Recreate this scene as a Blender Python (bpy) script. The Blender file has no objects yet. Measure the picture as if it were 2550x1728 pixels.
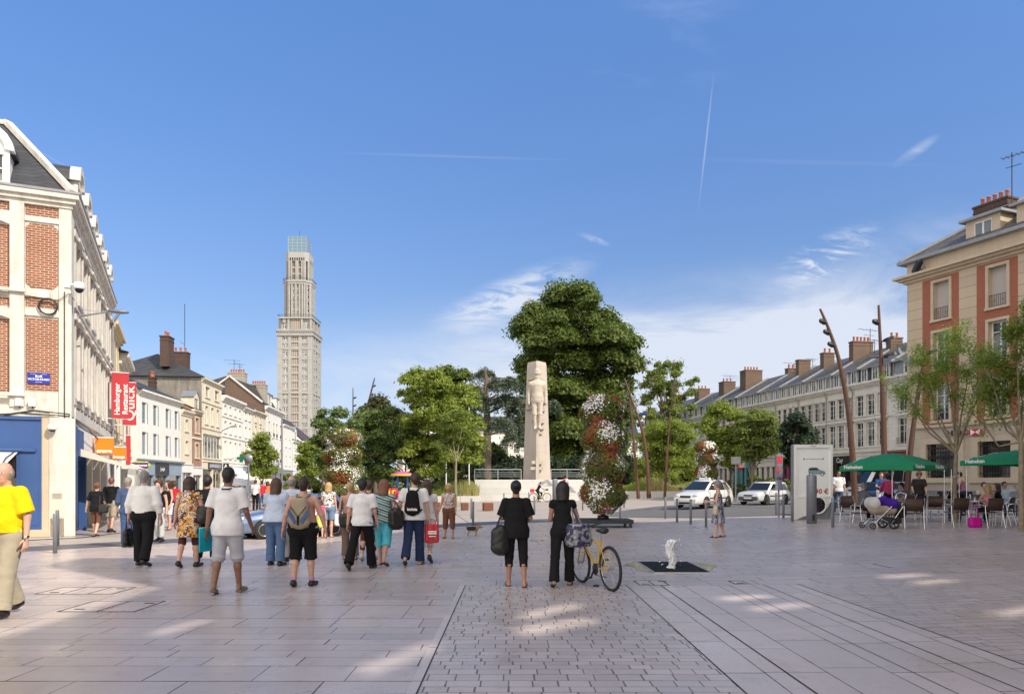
import bpy,bmesh,math,random
import numpy as np
from mathutils import Vector,Matrix
R=math.radians
sc=bpy.context.scene
COL=sc.collection
FPX,CX,HY,CZ=1850.0,1275.0,1200.0,1.65
cam=bpy.data.cameras.new("camera")
cam.sensor_width=36.0
cam.lens=FPX/2550*36.0
cam.shift_y=(HY-864)/2550
cam.clip_start,cam.clip_end=0.1,6000
camo=bpy.data.objects.new("camera",cam)
COL.objects.link(camo)
camo.location=(0,0,CZ)
camo.rotation_euler=(R(90),0,0)
sc.camera=camo
SUN_DIR=Vector((0.865,-0.707,0.92)).normalized()
SUN_EL=math.asin(SUN_DIR.z)
SUN_ROT=math.atan2(SUN_DIR.x,SUN_DIR.y)
sl=bpy.data.lights.new("sun",'SUN')
sl.energy=3.6
sl.angle=R(0.53)
sl.color=(1.0,0.91,0.78)
so=bpy.data.objects.new("sun",sl)
so.rotation_euler=SUN_DIR.to_track_quat('Z','Y').to_euler()
so.location=(40,-40,60)
COL.objects.link(so)
world=bpy.data.worlds.new("World")
sc.world=world
world.use_nodes=True
wt=world.node_tree
for n in list(wt.nodes):
 wt.nodes.remove(n)
def wn(kind,**kw):
 n=wt.nodes.new(kind)
 for k,v in kw.items():
  setattr(n,k,v)
 return n
w_out=wn('ShaderNodeOutputWorld')
w_bg=wn('ShaderNodeBackground')
w_bg.inputs[1].default_value=0.15
sky=wn('ShaderNodeTexSky',sky_type='NISHITA')
sky.sun_disc=False
sky.sun_elevation=SUN_EL
sky.sun_rotation=SUN_ROT
sky.altitude=50
sky.air_density=1.0
sky.dust_density=0.6
sky.ozone_density=1.6
wc=wn('ShaderNodeTexCoord')
wsep=wn('ShaderNodeSeparateXYZ')
wt.links.new(wc.outputs['Generated'],wsep.inputs[0])
def wmath(op,a,b=None,c=None,clamp=False):
 n=wn('ShaderNodeMath',operation=op)
 n.use_clamp=clamp
 for i,v in enumerate((a,b,c)):
  if v is None:
   continue
  if isinstance(v,(int,float)):
   n.inputs[i].default_value=v
  else:
   wt.links.new(v,n.inputs[i])
 return n.outputs[0]
def wramp(x,a,b,lo=0.0,hi=1.0):
 n=wn('ShaderNodeMapRange',interpolation_type='SMOOTHSTEP')
 wt.links.new(x,n.inputs[0])
 n.inputs[1].default_value,n.inputs[2].default_value=a,b
 n.inputs[3].default_value,n.inputs[4].default_value=lo,hi
 return n.outputs[0]
w_az=wmath('DIVIDE',wsep.outputs[0],wmath('MAXIMUM',wsep.outputs[1],0.05))
w_el=wmath('DIVIDE',wsep.outputs[2],wmath('MAXIMUM',wsep.outputs[1],0.05))
w_front=wramp(wsep.outputs[1],0.1,0.3)
def wnoise(sx,sy,ang,scale,detail,rough,seed,dist=0.0):
 cb=wn('ShaderNodeCombineXYZ')
 wt.links.new(w_az,cb.inputs[0])
 wt.links.new(w_el,cb.inputs[1])
 cb.inputs[2].default_value=seed
 mp=wn('ShaderNodeMapping')
 mp.inputs['Rotation'].default_value=(0,0,ang)
 mp.inputs['Scale'].default_value=(sx,sy,1)
 wt.links.new(cb.outputs[0],mp.inputs[0])
 no=wn('ShaderNodeTexNoise')
 no.inputs['Scale'].default_value=scale
 no.inputs['Detail'].default_value=detail
 no.inputs['Roughness'].default_value=rough
 no.inputs['Distortion'].default_value=dist
 wt.links.new(mp.outputs[0],no.inputs[0])
 return no.outputs[0]
def wblob(cx,cy,rx,ry,ang=0.0,soft=1.0):
 """soft elliptical mask on the sky centred on bearing cx, slope cy"""
 ca,sa=math.cos(ang),math.sin(ang)
 dx=wmath('SUBTRACT',w_az,cx)
 dy=wmath('SUBTRACT',w_el,cy)
 u=wmath('DIVIDE',wmath('ADD',wmath('MULTIPLY',dx,ca),wmath('MULTIPLY',dy,sa)),rx)
 v=wmath('DIVIDE',wmath('SUBTRACT',wmath('MULTIPLY',dy,ca),wmath('MULTIPLY',dx,sa)),ry)
 r=wmath('SQRT',wmath('ADD',wmath('MULTIPLY',u,u),wmath('MULTIPLY',v,v)))
 return wramp(r,1.0,1.0-soft,0.0,1.0)
def sk(px,py):
 return((px-CX)/FPX,(HY-py)/FPX)
def wcontrail(p,q,width,strength):
 (x0,y0),(x1,y1)=sk(*p),sk(*q)
 cx,cy=(x0+x1)/2,(y0+y1)/2
 L=math.hypot(x1-x0,y1-y0)/2
 a=math.atan2(y1-y0,x1-x0)
 return wmath('MULTIPLY',wblob(cx,cy,L,width,a,0.95),strength)
n1=wnoise(1.0,3.2,0.28,3.0,9,0.62,3.1,0.6)
n2=wnoise(1.0,2.2,-0.12,7.0,8,0.6,8.7,0.9)
n3=wnoise(1.0,4.5,0.45,12.0,6,0.65,1.7,1.2)
lowbank=wblob(0.30,0.15,0.66,0.17,0.12,0.95)
c1=wmath('MULTIPLY',wramp(n1,0.38,0.72),wmath('MULTIPLY',lowbank,1.1))
bank2=wblob(0.0,0.02,1.7,0.24,0.0,1.0)
c2=wmath('MULTIPLY',wramp(n2,0.42,0.75),wmath('MULTIPLY',bank2,0.55))
wisp=wmath('MULTIPLY',wramp(n3,0.44,0.72),wblob(sk(2060,620)[0],sk(2060,640)[1],0.10,0.035,0.5,0.9))
wisp2=wmath('MULTIPLY',wramp(n2,0.30,0.62),wcontrail((2205,428),(2350,330),0.010,0.55))
veil=wmath('MULTIPLY',wramp(n1,0.20,0.62,0.25,1.0),wmath('MULTIPLY',wblob(0.22,0.12,0.85,0.18,0.06,1.0),0.95))
wisp3=wmath('MULTIPLY',wramp(n1,0.40,0.8),wmath('MULTIPLY',wblob(sk(1620,150)[0],sk(1620,150)[1],0.20,0.11,0.8,1.0),0.35))
wisp4=wmath('MULTIPLY',wramp(n3,0.30,0.60),wblob(sk(1275,740)[0],sk(1275,740)[1],0.14,0.036,0.40,0.9))
wisp5=wmath('MULTIPLY',wramp(n3,0.40,0.66),wblob(sk(1480,596)[0],sk(1480,596)[1],0.03,0.006,-0.35,0.9))
wisp5=wmath('MULTIPLY',wisp5,0.5)
wisp6=wmath('MULTIPLY',wramp(n1,0.34,0.7),wmath('MULTIPLY',wblob(0.56,0.25,0.28,0.14,0.55,1.0),0.55))
t1=wcontrail((1783,138),(1735,560),0.0018,0.34)
t2=wcontrail((760,378),(1500,402),0.0026,0.10)
t3=wcontrail((25,335),(260,470),0.0018,0.13)
t4=wcontrail((1620,395),(2450,415),0.0050,0.05)
cl=c1
for t in(veil,c2,wisp,wisp2,wisp3,wisp4,wisp5,wisp6,t1,t2,t3,t4):
 cl=wmath('ADD',cl,t)
cl=wmath('MULTIPLY',wmath('MINIMUM',cl,0.92),w_front)
w_mix=wn('ShaderNodeMixRGB')
wt.links.new(cl,w_mix.inputs[0])
wsat=wn('ShaderNodeHueSaturation')
wsat.inputs['Saturation'].default_value=1.0
wt.links.new(sky.outputs[0],wsat.inputs['Color'])
w_h=wmath('SQRT',wmath('ADD',wmath('MULTIPLY',wsep.outputs[0],wsep.outputs[0]),wmath('MULTIPLY',wsep.outputs[1],wsep.outputs[1])))
w_s=wmath('DIVIDE',wsep.outputs[2],wmath('MAXIMUM',w_h,0.05))
w_cr=wn('ShaderNodeValToRGB')
_st=[(0.0,(0.56,0.70,1.15)),(0.03,(0.50,0.61,0.93)),(0.108,(0.58,0.60,0.72)),(0.216,(0.60,0.65,0.78)),(0.32,(0.61,0.72,0.90)),(0.43,(0.62,0.78,1.02)),(0.64,(0.68,0.92,1.23)),(1.0,(0.8,0.95,1.1))]
while len(w_cr.color_ramp.elements)<len(_st):
 w_cr.color_ramp.elements.new(0.5)
for _i,(_p,_c)in enumerate(_st):
 w_cr.color_ramp.elements[_i].position=_p
 w_cr.color_ramp.elements[_i].color=_c+(1,)
wt.links.new(w_s,w_cr.inputs[0])
w_cor=wn('ShaderNodeMixRGB',blend_type='MULTIPLY')
w_cor.inputs[0].default_value=1.0
wt.links.new(wsat.outputs[0],w_cor.inputs[1])
wt.links.new(w_cr.outputs[0],w_cor.inputs[2])
wt.links.new(w_cor.outputs[0],w_mix.inputs[1])
w_mix.inputs[2].default_value=(4.0,4.3,4.9,1)
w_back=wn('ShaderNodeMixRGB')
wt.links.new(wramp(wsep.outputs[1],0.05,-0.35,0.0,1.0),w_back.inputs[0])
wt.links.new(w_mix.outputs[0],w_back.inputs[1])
w_back.inputs[2].default_value=(9.4,8.7,7.9,1)  # warm white veil added to the unseen sky behind the camera, brightens the shade
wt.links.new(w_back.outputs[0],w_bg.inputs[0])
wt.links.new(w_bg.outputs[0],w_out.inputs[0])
sc.view_settings.view_transform='Standard'
sc.view_settings.look='None'
sc.view_settings.exposure=0.35
sc.view_settings.gamma=1.0
sc.cycles.max_bounces=8
sc.cycles.transparent_max_bounces=12
def gz(x,y=0.0):
 """height of the ground: the square rises gently towards the right"""
 t=min(max((x-3.0)/10.0,0.0),1.0)
 return 0.32*t*t*(3-2*t)
def G(px,py):
 """ground point seen at a pixel of the photograph"""
 z=0.0
 for _ in range(12):
  y=FPX*(CZ-z)/(py-HY)
  x=(px-CX)*y/FPX
  z=0.5*z+0.5*gz(x)
 return Vector((x,y,gz(x)))
def W(px,py,y):
 return Vector(((px-CX)*y/FPX,y,CZ+(HY-py)*y/FPX))
def GX(px,y):
 x=(px-CX)*y/FPX
 return Vector((x,y,gz(x)))
def link(o):
 COL.objects.link(o)
 return o
def tag(o,label=None,cat=None,group=None,kind=None):
 if label:o['label']=label
 if cat:o['category']=cat
 if group:o['group']=group
 if kind:o['kind']=kind
 return o
def thing(name,label,cat,loc=(0,0,0),rz=0.0,group=None,s=1.0):
 o=bpy.data.objects.new(name,None)
 o.empty_display_size=0.2
 o.location=loc
 o.rotation_euler=(0,0,rz)
 o.scale=(s,s,s)
 link(o)
 return tag(o,label,cat,group)
def copy_tree(o,parent=None):
 c=o.copy()
 COL.objects.link(c)
 if parent is not None:
  c.parent=parent
 for ch in list(o.children):
  copy_tree(ch,c)
 return c
class MB:
 """collects shapes; build() links them as one mesh object"""
 def __init__(s):
  s.v,s.f,s.m,s.sm=[],[],[],[]
 def add(s,vs,fs,mi=0,smooth=False):
  b=len(s.v)
  s.v+=[tuple(p)for p in vs]
  s.f+=[tuple(i+b for i in f)for f in fs]
  s.m+=[mi]*len(fs)
  s.sm+=[smooth]*len(fs)
  return s
 def quad(s,a,b,c,d,mi=0):
  return s.add([a,b,c,d],[(0,1,2,3)],mi)
 def box(s,x0,x1,y0,y1,z0,z1,mi=0):
  vs=[(x0,y0,z0),(x1,y0,z0),(x1,y1,z0),(x0,y1,z0),(x0,y0,z1),(x1,y0,z1),(x1,y1,z1),(x0,y1,z1)]
  return s.add(vs,[(0,3,2,1),(4,5,6,7),(0,1,5,4),(1,2,6,5),(2,3,7,6),(3,0,4,7)],mi)
 def bbox(s,x0,x1,y0,y1,z0,z1,b=0.01,mi=0):
  """box with chamfered vertical and top edges"""
  ring=lambda d,z:[(x0+d,y0,z),(x1-d,y0,z),(x1,y0+d,z),(x1,y1-d,z),(x1-d,y1,z),(x0+d,y1,z),(x0,y1-d,z),(x0,y0+d,z)]
  ins=lambda z:[(x0+2*b,y0+b,z),(x1-2*b,y0+b,z),(x1-b,y0+2*b,z),(x1-b,y1-2*b,z),(x1-2*b,y1-b,z),(x0+2*b,y1-b,z),(x0+b,y1-2*b,z),(x0+b,y0+2*b,z)]
  vs=ring(b,z0)+ring(b,z1-b)+ins(z1)
  fs=[tuple(range(7,-1,-1)),tuple(range(16,24))]
  for k in range(8):
   j=(k+1)%8
   fs+=[(k,j,8+j,8+k),(8+k,8+j,16+j,16+k)]
  return s.add(vs,fs,mi)
 def beam(s,a,b,w,h,mi=0):
  """rectangular bar from a to b"""
  a,b=Vector(a),Vector(b)
  d=(b-a).normalized()
  up=Vector((0,0,1))if abs(d.z)<0.95 else Vector((0,1,0))
  sx=d.cross(up).normalized()*w/2
  sy=sx.cross(d).normalized()*h/2
  vs=[a-sx-sy,a+sx-sy,a+sx+sy,a-sx+sy,b-sx-sy,b+sx-sy,b+sx+sy,b-sx+sy]
  return s.add(vs,[(0,1,2,3),(4,7,6,5),(0,4,5,1),(1,5,6,2),(2,6,7,3),(3,7,4,0)],mi)
 def tube(s,pts,r,n=8,mi=0,cap=True,closed=False):
  pts=[Vector(p)for p in pts]
  if not isinstance(r,(list,tuple)):
   r=[r]*len(pts)
  vs,fs=[],[]
  prev=None
  N=len(pts)
  for i,p in enumerate(pts):
   if closed:
    d=pts[(i+1)%N]-pts[i-1]
   else:
    d=pts[min(i+1,N-1)]-pts[max(i-1,0)]
   d.normalize()
   if prev is None:
    u=d.orthogonal().normalized()
   else:
    u=(prev-d*prev.dot(d))
    u=u.normalized()if u.length>1e-6 else d.orthogonal().normalized()
   prev=u
   w=d.cross(u)
   for k in range(n):
    a=2*math.pi*k/n
    vs.append(p+(u*math.cos(a)+w*math.sin(a))*r[i])
  rng=range(N)if closed else range(N-1)
  for i in rng:
   for k in range(n):
    j=(k+1)%n
    b=(i+1)%N
    fs.append((i*n+k,i*n+j,b*n+j,b*n+k))
  s.add(vs,fs,mi,True)
  if cap and not closed:
   s.add([vs[k]for k in range(n)],[tuple(range(n-1,-1,-1))],mi)
   s.add([vs[(N-1)*n+k]for k in range(n)],[tuple(range(n))],mi)
  return s
 def lathe(s,prof,n=16,mi=0,c=(0,0,0),smooth=True,sx=1.0,sy=1.0):
  vs,fs=[],[]
  for r,z in prof:
   for k in range(n):
    a=2*math.pi*k/n
    vs.append((c[0]+r*sx*math.cos(a),c[1]+r*sy*math.sin(a),c[2]+z))
  for i in range(len(prof)-1):
   for k in range(n):
    j=(k+1)%n
    fs.append((i*n+k,i*n+j,(i+1)*n+j,(i+1)*n+k))
  fs.append(tuple(range(n-1,-1,-1)))
  b=(len(prof)-1)*n
  fs.append(tuple(b+k for k in range(n)))
  return s.add(vs,fs,mi,smooth)
 def extrude(s,poly,y0,y1,mi=0,plane='xz'):
  """polygon of (x,z) pushed from y0 to y1 (or (x,y) from z0 to z1 with plane='xy'; (y,z) with 'yz')"""
  mk={'xz':lambda p,t:(p[0],t,p[1]),'xy':lambda p,t:(p[0],p[1],t),'yz':lambda p,t:(t,p[0],p[1])}[plane]
  n=len(poly)
  vs=[mk(p,y0)for p in poly]+[mk(p,y1)for p in poly]
  fs=[tuple(range(n)),tuple(range(2*n-1,n-1,-1))]
  for k in range(n):
   j=(k+1)%n
   fs.append((k,n+k,n+j,j))
  return s.add(vs,fs,mi)
 def ball(s,c,r,n=10,mi=0,sc_=(1,1,1)):
  prof=[]
  m=max(4,n//2)
  vs,fs=[],[]
  for i in range(m+1):
   th=math.pi*i/m
   for k in range(n):
    a=2*math.pi*k/n
    vs.append((c[0]+r*sc_[0]*math.sin(th)*math.cos(a),c[1]+r*sc_[1]*math.sin(th)*math.sin(a),c[2]-r*sc_[2]*math.cos(th)))
  for i in range(m):
   for k in range(n):
    j=(k+1)%n
    fs.append((i*n+k,i*n+j,(i+1)*n+j,(i+1)*n+k))
  return s.add(vs,fs,mi,True)
 def loft(s,rings,mi=0,smooth=True,caps=True):
  n=len(rings[0])
  vs=[p for r in rings for p in r]
  fs=[]
  for i in range(len(rings)-1):
   for k in range(n):
    j=(k+1)%n
    fs.append((i*n+k,i*n+j,(i+1)*n+j,(i+1)*n+k))
  s.add(vs,fs,mi,smooth)
  if caps:
   s.add(rings[0],[tuple(range(n-1,-1,-1))],mi)
   s.add(rings[-1],[tuple(range(n))],mi)
  return s
 def text(s,body,size,at,ax=(1,0,0),up=(0,0,1),depth=0.004,mi=0,align='CENTER',sx=1.0,bold=0.0):
  """lettering laid on the plane spanned by ax (reading direction) and up"""
  me=text_mesh(body,size,depth,align,bold)
  ax,up=Vector(ax).normalized(),Vector(up).normalized()
  nn=ax.cross(up)
  at=Vector(at)
  b=[at+ax*v.co.x*sx+up*v.co.y+nn*v.co.z for v in me.vertices]
  s.add(b,[tuple(p.vertices)for p in me.polygons],mi)
  bpy.data.meshes.remove(me)
  return s
 def move(s,M,start=0):
  s.v[start:]=[tuple(M@Vector(p))for p in s.v[start:]]
  return s
 def build(s,name,mats,parent=None,label=None,cat=None,group=None,kind=None,recalc=True,loc=None,rz=None):
  me=bpy.data.meshes.new(name)
  me.from_pydata(s.v,[],s.f)
  if not isinstance(mats,(list,tuple)):
   mats=[mats]
  for m in mats:
   me.materials.append(m)
  me.polygons.foreach_set('material_index',s.m)
  me.polygons.foreach_set('use_smooth',s.sm)
  if recalc:
   bm=bmesh.new()
   bm.from_mesh(me)
   bmesh.ops.recalc_face_normals(bm,faces=bm.faces)
   bm.to_mesh(me)
   bm.free()
  me.update()
  o=bpy.data.objects.new(name,me)
  link(o)
  if parent is not None:
   o.parent=parent
  if loc is not None:
   o.location=loc
  if rz is not None:
   o.rotation_euler=(0,0,rz)
  return tag(o,label,cat,group,kind)
def text_mesh(body,size,depth,align='CENTER',bold=0.0):
 cu=bpy.data.curves.new('lettering','FONT')
 cu.body=body
 cu.size=size
 cu.extrude=depth
 cu.offset=bold
 cu.resolution_u=2
 cu.align_x=align
 cu.align_y='CENTER'
 ob=bpy.data.objects.new('lettering',cu)
 COL.objects.link(ob)
 dg=bpy.context.evaluated_depsgraph_get()
 dg.update()
 me=bpy.data.meshes.new_from_object(ob.evaluated_get(dg))
 bpy.data.objects.remove(ob)
 bpy.data.curves.remove(cu)
 return me
def np_object(name,V,F,mats,parent=None,smooth=False,mi=None):
 """mesh object from numpy arrays: V (n,3), F (m,k)"""
 me=bpy.data.meshes.new(name)
 n,(m,k)=len(V),F.shape
 me.vertices.add(n)
 me.vertices.foreach_set('co',np.ascontiguousarray(V,dtype=np.float32).ravel())
 me.loops.add(m*k)
 me.loops.foreach_set('vertex_index',np.ascontiguousarray(F,dtype=np.int32).ravel())
 me.polygons.add(m)
 me.polygons.foreach_set('loop_start',np.arange(0,m*k,k,dtype=np.int32))
 if not isinstance(mats,(list,tuple)):
  mats=[mats]
 for t in mats:
  me.materials.append(t)
 if mi is not None:
  me.polygons.foreach_set('material_index',np.ascontiguousarray(mi,dtype=np.int32))
 if smooth:
  me.polygons.foreach_set('use_smooth',np.ones(m,dtype=bool))
 me.update(calc_edges=True)
 me.validate()
 o=bpy.data.objects.new(name,me)
 link(o)
 if parent is not None:
  o.parent=parent
 return o
class NT:
 def __init__(s,name):
  s.m=bpy.data.materials.new(name)
  s.m.use_nodes=True
  s.t=s.m.node_tree
  for n in list(s.t.nodes):
   s.t.nodes.remove(n)
  s.out=s.n('ShaderNodeOutputMaterial')
  s.b=s.n('ShaderNodeBsdfPrincipled')
  s.t.links.new(s.b.outputs[0],s.out.inputs[0])
  s.tc=s.n('ShaderNodeTexCoord')
 def n(s,kind,**kw):
  n=s.t.nodes.new(kind)
  for k,v in kw.items():
   setattr(n,k,v)
  return n
 def l(s,a,b):
  s.t.links.new(a,b)
 def set(s,node,key,v):
  if isinstance(v,(int,float,tuple)):
   if isinstance(v,tuple)and len(v)==3 and node.inputs[key].type=='RGBA':
    v=v+(1,)
   node.inputs[key].default_value=v
  else:
   s.l(v,node.inputs[key])
 def math(s,op,a,b=None,clamp=False):
  n=s.n('ShaderNodeMath',operation=op)
  n.use_clamp=clamp
  s.set(n,0,a)
  if b is not None:
   s.set(n,1,b)
  return n.outputs[0]
 def mix(s,f,a,b,blend='MIX'):
  n=s.n('ShaderNodeMixRGB',blend_type=blend)
  s.set(n,0,f)
  s.set(n,1,a)
  s.set(n,2,b)
  return n.outputs[0]
 def ramp(s,x,a,b,lo=0.0,hi=1.0):
  n=s.n('ShaderNodeMapRange')
  s.set(n,0,x)
  for i,v in enumerate((a,b,lo,hi)):
   n.inputs[i+1].default_value=v
  return n.outputs[0]
 def coords(s,scale=(1,1,1),rot=(0,0,0),loc=(0,0,0),src='Object'):
  mp=s.n('ShaderNodeMapping')
  mp.inputs['Scale'].default_value=scale
  mp.inputs['Rotation'].default_value=rot
  mp.inputs['Location'].default_value=loc
  s.l(s.tc.outputs[src],mp.inputs[0])
  return mp.outputs[0]
 def noise(s,scale,detail=4,rough=0.55,vec=None,dist=0.0):
  n=s.n('ShaderNodeTexNoise')
  n.inputs['Scale'].default_value=scale
  n.inputs['Detail'].default_value=detail
  n.inputs['Roughness'].default_value=rough
  n.inputs['Distortion'].default_value=dist
  s.l(vec if vec is not None else s.tc.outputs['Object'],n.inputs[0])
  return n.outputs[0]
 def bump(s,h,strength=0.3,dist=0.01):
  n=s.n('ShaderNodeBump')
  n.inputs['Strength'].default_value=strength
  n.inputs['Distance'].default_value=dist
  s.l(h,n.inputs['Height'])
  s.l(n.outputs[0],s.b.inputs['Normal'])
def dim(c,k):
 return tuple(min(1.0,x*k)for x in c[:3])
_mc={}
def mat(name,col,rough=0.7,var=0.12,scale=5.0,bump=0.0,metal=0.0,spec=0.5,streak=0.0,coat=0.0):
 """plain surface with uneven tone, fine grain and optional rain streaks"""
 key=(name,col)
 if key in _mc:
  return _mc[key]
 t=NT(name)
 a=t.noise(scale,5,0.6)
 c=t.mix(t.ramp(a,0.3,0.7),dim(col,1-var),dim(col,1+var))
 if streak:
  s2=t.noise(2.2,6,0.65,t.coords((1.6,1.6,0.18)))
  c=t.mix(t.math('MULTIPLY',t.ramp(s2,0.48,0.75),streak,True),c,dim(col,0.45))
 t.set(t.b,'Base Color',c)
 t.set(t.b,'Roughness',rough)
 t.set(t.b,'Metallic',metal)
 t.set(t.b,'Specular IOR Level',spec)
 if coat:
  t.set(t.b,'Coat Weight',coat)
  t.set(t.b,'Coat Roughness',0.08)
 if bump:
  t.bump(t.noise(scale*9,3,0.6),bump,0.004)
 _mc[key]=t.m
 return t.m
def brick_mat(name,c1,c2,mortar,w=0.22,h=0.065,m=0.012,dark=0.25,rough=0.85):
 t=NT(name)
 sp=t.n('ShaderNodeSeparateXYZ')
 t.l(t.tc.outputs['Object'],sp.inputs[0])
 cb=t.n('ShaderNodeCombineXYZ')
 t.l(t.math('ADD',sp.outputs[0],sp.outputs[1]),cb.inputs[0])
 t.l(sp.outputs[2],cb.inputs[1])
 b=t.n('ShaderNodeTexBrick')
 b.inputs['Scale'].default_value=1.0
 b.inputs['Brick Width'].default_value=w
 b.inputs['Row Height'].default_value=h
 b.inputs['Mortar Size'].default_value=m
 b.inputs['Mortar Smooth'].default_value=0.1
 b.inputs['Bias'].default_value=-0.1
 b.inputs['Color1'].default_value=c1+(1,)
 b.inputs['Color2'].default_value=c2+(1,)
 b.inputs['Mortar'].default_value=mortar+(1,)
 t.l(cb.outputs[0],b.inputs['Vector'])
 nz=t.noise(1.3,5,0.6)
 n2=t.noise(14,2,0.6,t.coords((1,1,3)))
 c=t.mix(t.ramp(n2,0.35,0.75,0,0.45),b.outputs['Color'],dim(c1,0.45))
 c=t.mix(b.outputs['Fac'],c,mortar)
 c=t.mix(t.ramp(nz,0.35,0.8,0,dark),c,dim(c1,0.5))
 t.set(t.b,'Base Color',c)
 t.set(t.b,'Roughness',rough)
 t.bump(t.math('SUBTRACT',1.0,b.outputs['Fac']),0.4,0.01)
 return t.m
def slate_mat(name,col,w=0.25,h=0.14):
 t=NT(name)
 sp=t.n('ShaderNodeSeparateXYZ')
 t.l(t.tc.outputs['Object'],sp.inputs[0])
 cb=t.n('ShaderNodeCombineXYZ')
 t.l(t.math('ADD',sp.outputs[0],t.math('MULTIPLY',sp.outputs[1],0.35)),cb.inputs[0])
 t.l(sp.outputs[2],cb.inputs[1])
 b=t.n('ShaderNodeTexBrick')
 b.inputs['Scale'].default_value=1.0
 b.inputs['Brick Width'].default_value=w
 b.inputs['Row Height'].default_value=h
 b.inputs['Mortar Size'].default_value=0.008
 b.inputs['Color1'].default_value=dim(col,1.25)+(1,)
 b.inputs['Color2'].default_value=dim(col,0.8)+(1,)
 b.inputs['Mortar'].default_value=dim(col,0.4)+(1,)
 t.l(cb.outputs[0],b.inputs['Vector'])
 nz=t.noise(0.9,5,0.65)
 c=t.mix(t.ramp(nz,0.5,0.8,0,0.5),b.outputs['Color'],(col[0]*1.9,col[1]*1.8,col[2]*1.5))
 t.set(t.b,'Base Color',c)
 t.set(t.b,'Roughness',0.55)
 t.bump(t.math('SUBTRACT',1.0,b.outputs['Fac']),0.3,0.01)
 return t.m
def stone_mat(name,col,bw=1.2,bh=0.4,joint=0.55,rough=0.8,var=0.1,streak=0.25,js=0.008):
 """ashlar: courses with fine joints"""
 t=NT(name)
 sp=t.n('ShaderNodeSeparateXYZ')
 t.l(t.tc.outputs['Object'],sp.inputs[0])
 cb=t.n('ShaderNodeCombineXYZ')
 t.l(t.math('ADD',sp.outputs[0],sp.outputs[1]),cb.inputs[0])
 t.l(sp.outputs[2],cb.inputs[1])
 b=t.n('ShaderNodeTexBrick')
 b.inputs['Scale'].default_value=1.0
 b.inputs['Brick Width'].default_value=bw
 b.inputs['Row Height'].default_value=bh
 b.inputs['Mortar Size'].default_value=js
 b.inputs['Color1'].default_value=dim(col,1+var*0.6)+(1,)
 b.inputs['Color2'].default_value=dim(col,1-var*0.6)+(1,)
 b.inputs['Mortar'].default_value=dim(col,joint)+(1,)
 t.l(cb.outputs[0],b.inputs['Vector'])
 s2=t.noise(1.6,6,0.65,t.coords((1.3,1.3,0.22)))
 c=t.mix(t.math('MULTIPLY',t.ramp(s2,0.45,0.8),streak,True),b.outputs['Color'],dim(col,0.5))
 t.set(t.b,'Base Color',c)
 t.set(t.b,'Roughness',rough)
 t.bump(t.noise(30,3),0.15,0.004)
 return t.m
def glass_mat(name,col=(0.02,0.025,0.03),rough=0.05,curtain=None):
 t=NT(name)
 c=col
 if curtain:
  v=t.noise(0.55,1,0.4)
  c=t.mix(t.ramp(v,0.52,0.54),col,curtain)
 t.set(t.b,'Base Color',c)
 t.set(t.b,'Roughness',rough)
 t.set(t.b,'Specular IOR Level',0.9)
 t.bump(t.noise(1.2,2),0.12,0.02)
 return t.m
def leaf_mat(name,c_dark,c_light,trans=0.35):
 t=NT(name)
 g=t.n('ShaderNodeNewGeometry')
 nz=t.noise(0.35,3,0.6)
 r=t.math('ADD',t.math('MULTIPLY',g.outputs['Random Per Island'],0.6),t.math('MULTIPLY',t.ramp(nz,0.3,0.7),0.4))
 c=t.mix(r,c_dark,c_light)
 t.set(t.b,'Base Color',c)
 t.set(t.b,'Roughness',0.5)
 t.set(t.b,'Specular IOR Level',0.35)
 tr=t.n('ShaderNodeBsdfTranslucent')
 t.l(t.mix(1.0,c,(1.0,1.25,0.45),'MULTIPLY'),tr.inputs[0])
 mx=t.n('ShaderNodeMixShader')
 mx.inputs[0].default_value=trans
 t.l(t.b.outputs[0],mx.inputs[1])
 t.l(tr.outputs[0],mx.inputs[2])
 t.l(mx.outputs[0],t.out.inputs[0])
 return t.m
def patch_mat(name,cols,scale=14.0,rough=0.85,stretch=(1,1,1),dist=0.0):
 """printed cloth: irregular patches of the given colours"""
 t=NT(name)
 v=t.n('ShaderNodeTexVoronoi')
 v.inputs['Scale'].default_value=scale
 n=t.noise(scale*0.7,2,0.5)
 vec=t.n('ShaderNodeVectorMath',operation='ADD')
 t.l(t.coords(stretch),vec.inputs[0])
 cb=t.n('ShaderNodeCombineXYZ')
 t.l(t.math('MULTIPLY',n,dist),cb.inputs[0])
 t.l(t.math('MULTIPLY',n,dist*0.7),cb.inputs[2])
 t.l(cb.outputs[0],vec.inputs[1])
 t.l(vec.outputs[0],v.inputs[0])
 sp=t.n('ShaderNodeSeparateColor')
 t.l(v.outputs['Color'],sp.inputs[0])
 cr=t.n('ShaderNodeValToRGB')
 cr.color_ramp.interpolation='CONSTANT'
 while len(cr.color_ramp.elements)<len(cols):
  cr.color_ramp.elements.new(0.5)
 for i,c in enumerate(cols):
  cr.color_ramp.elements[i].position=i/len(cols)
  cr.color_ramp.elements[i].color=tuple(c)+(1,)
 t.l(sp.outputs[0],cr.inputs[0])
 t.set(t.b,'Base Color',cr.outputs[0])
 t.set(t.b,'Roughness',rough)
 return t.m
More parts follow.
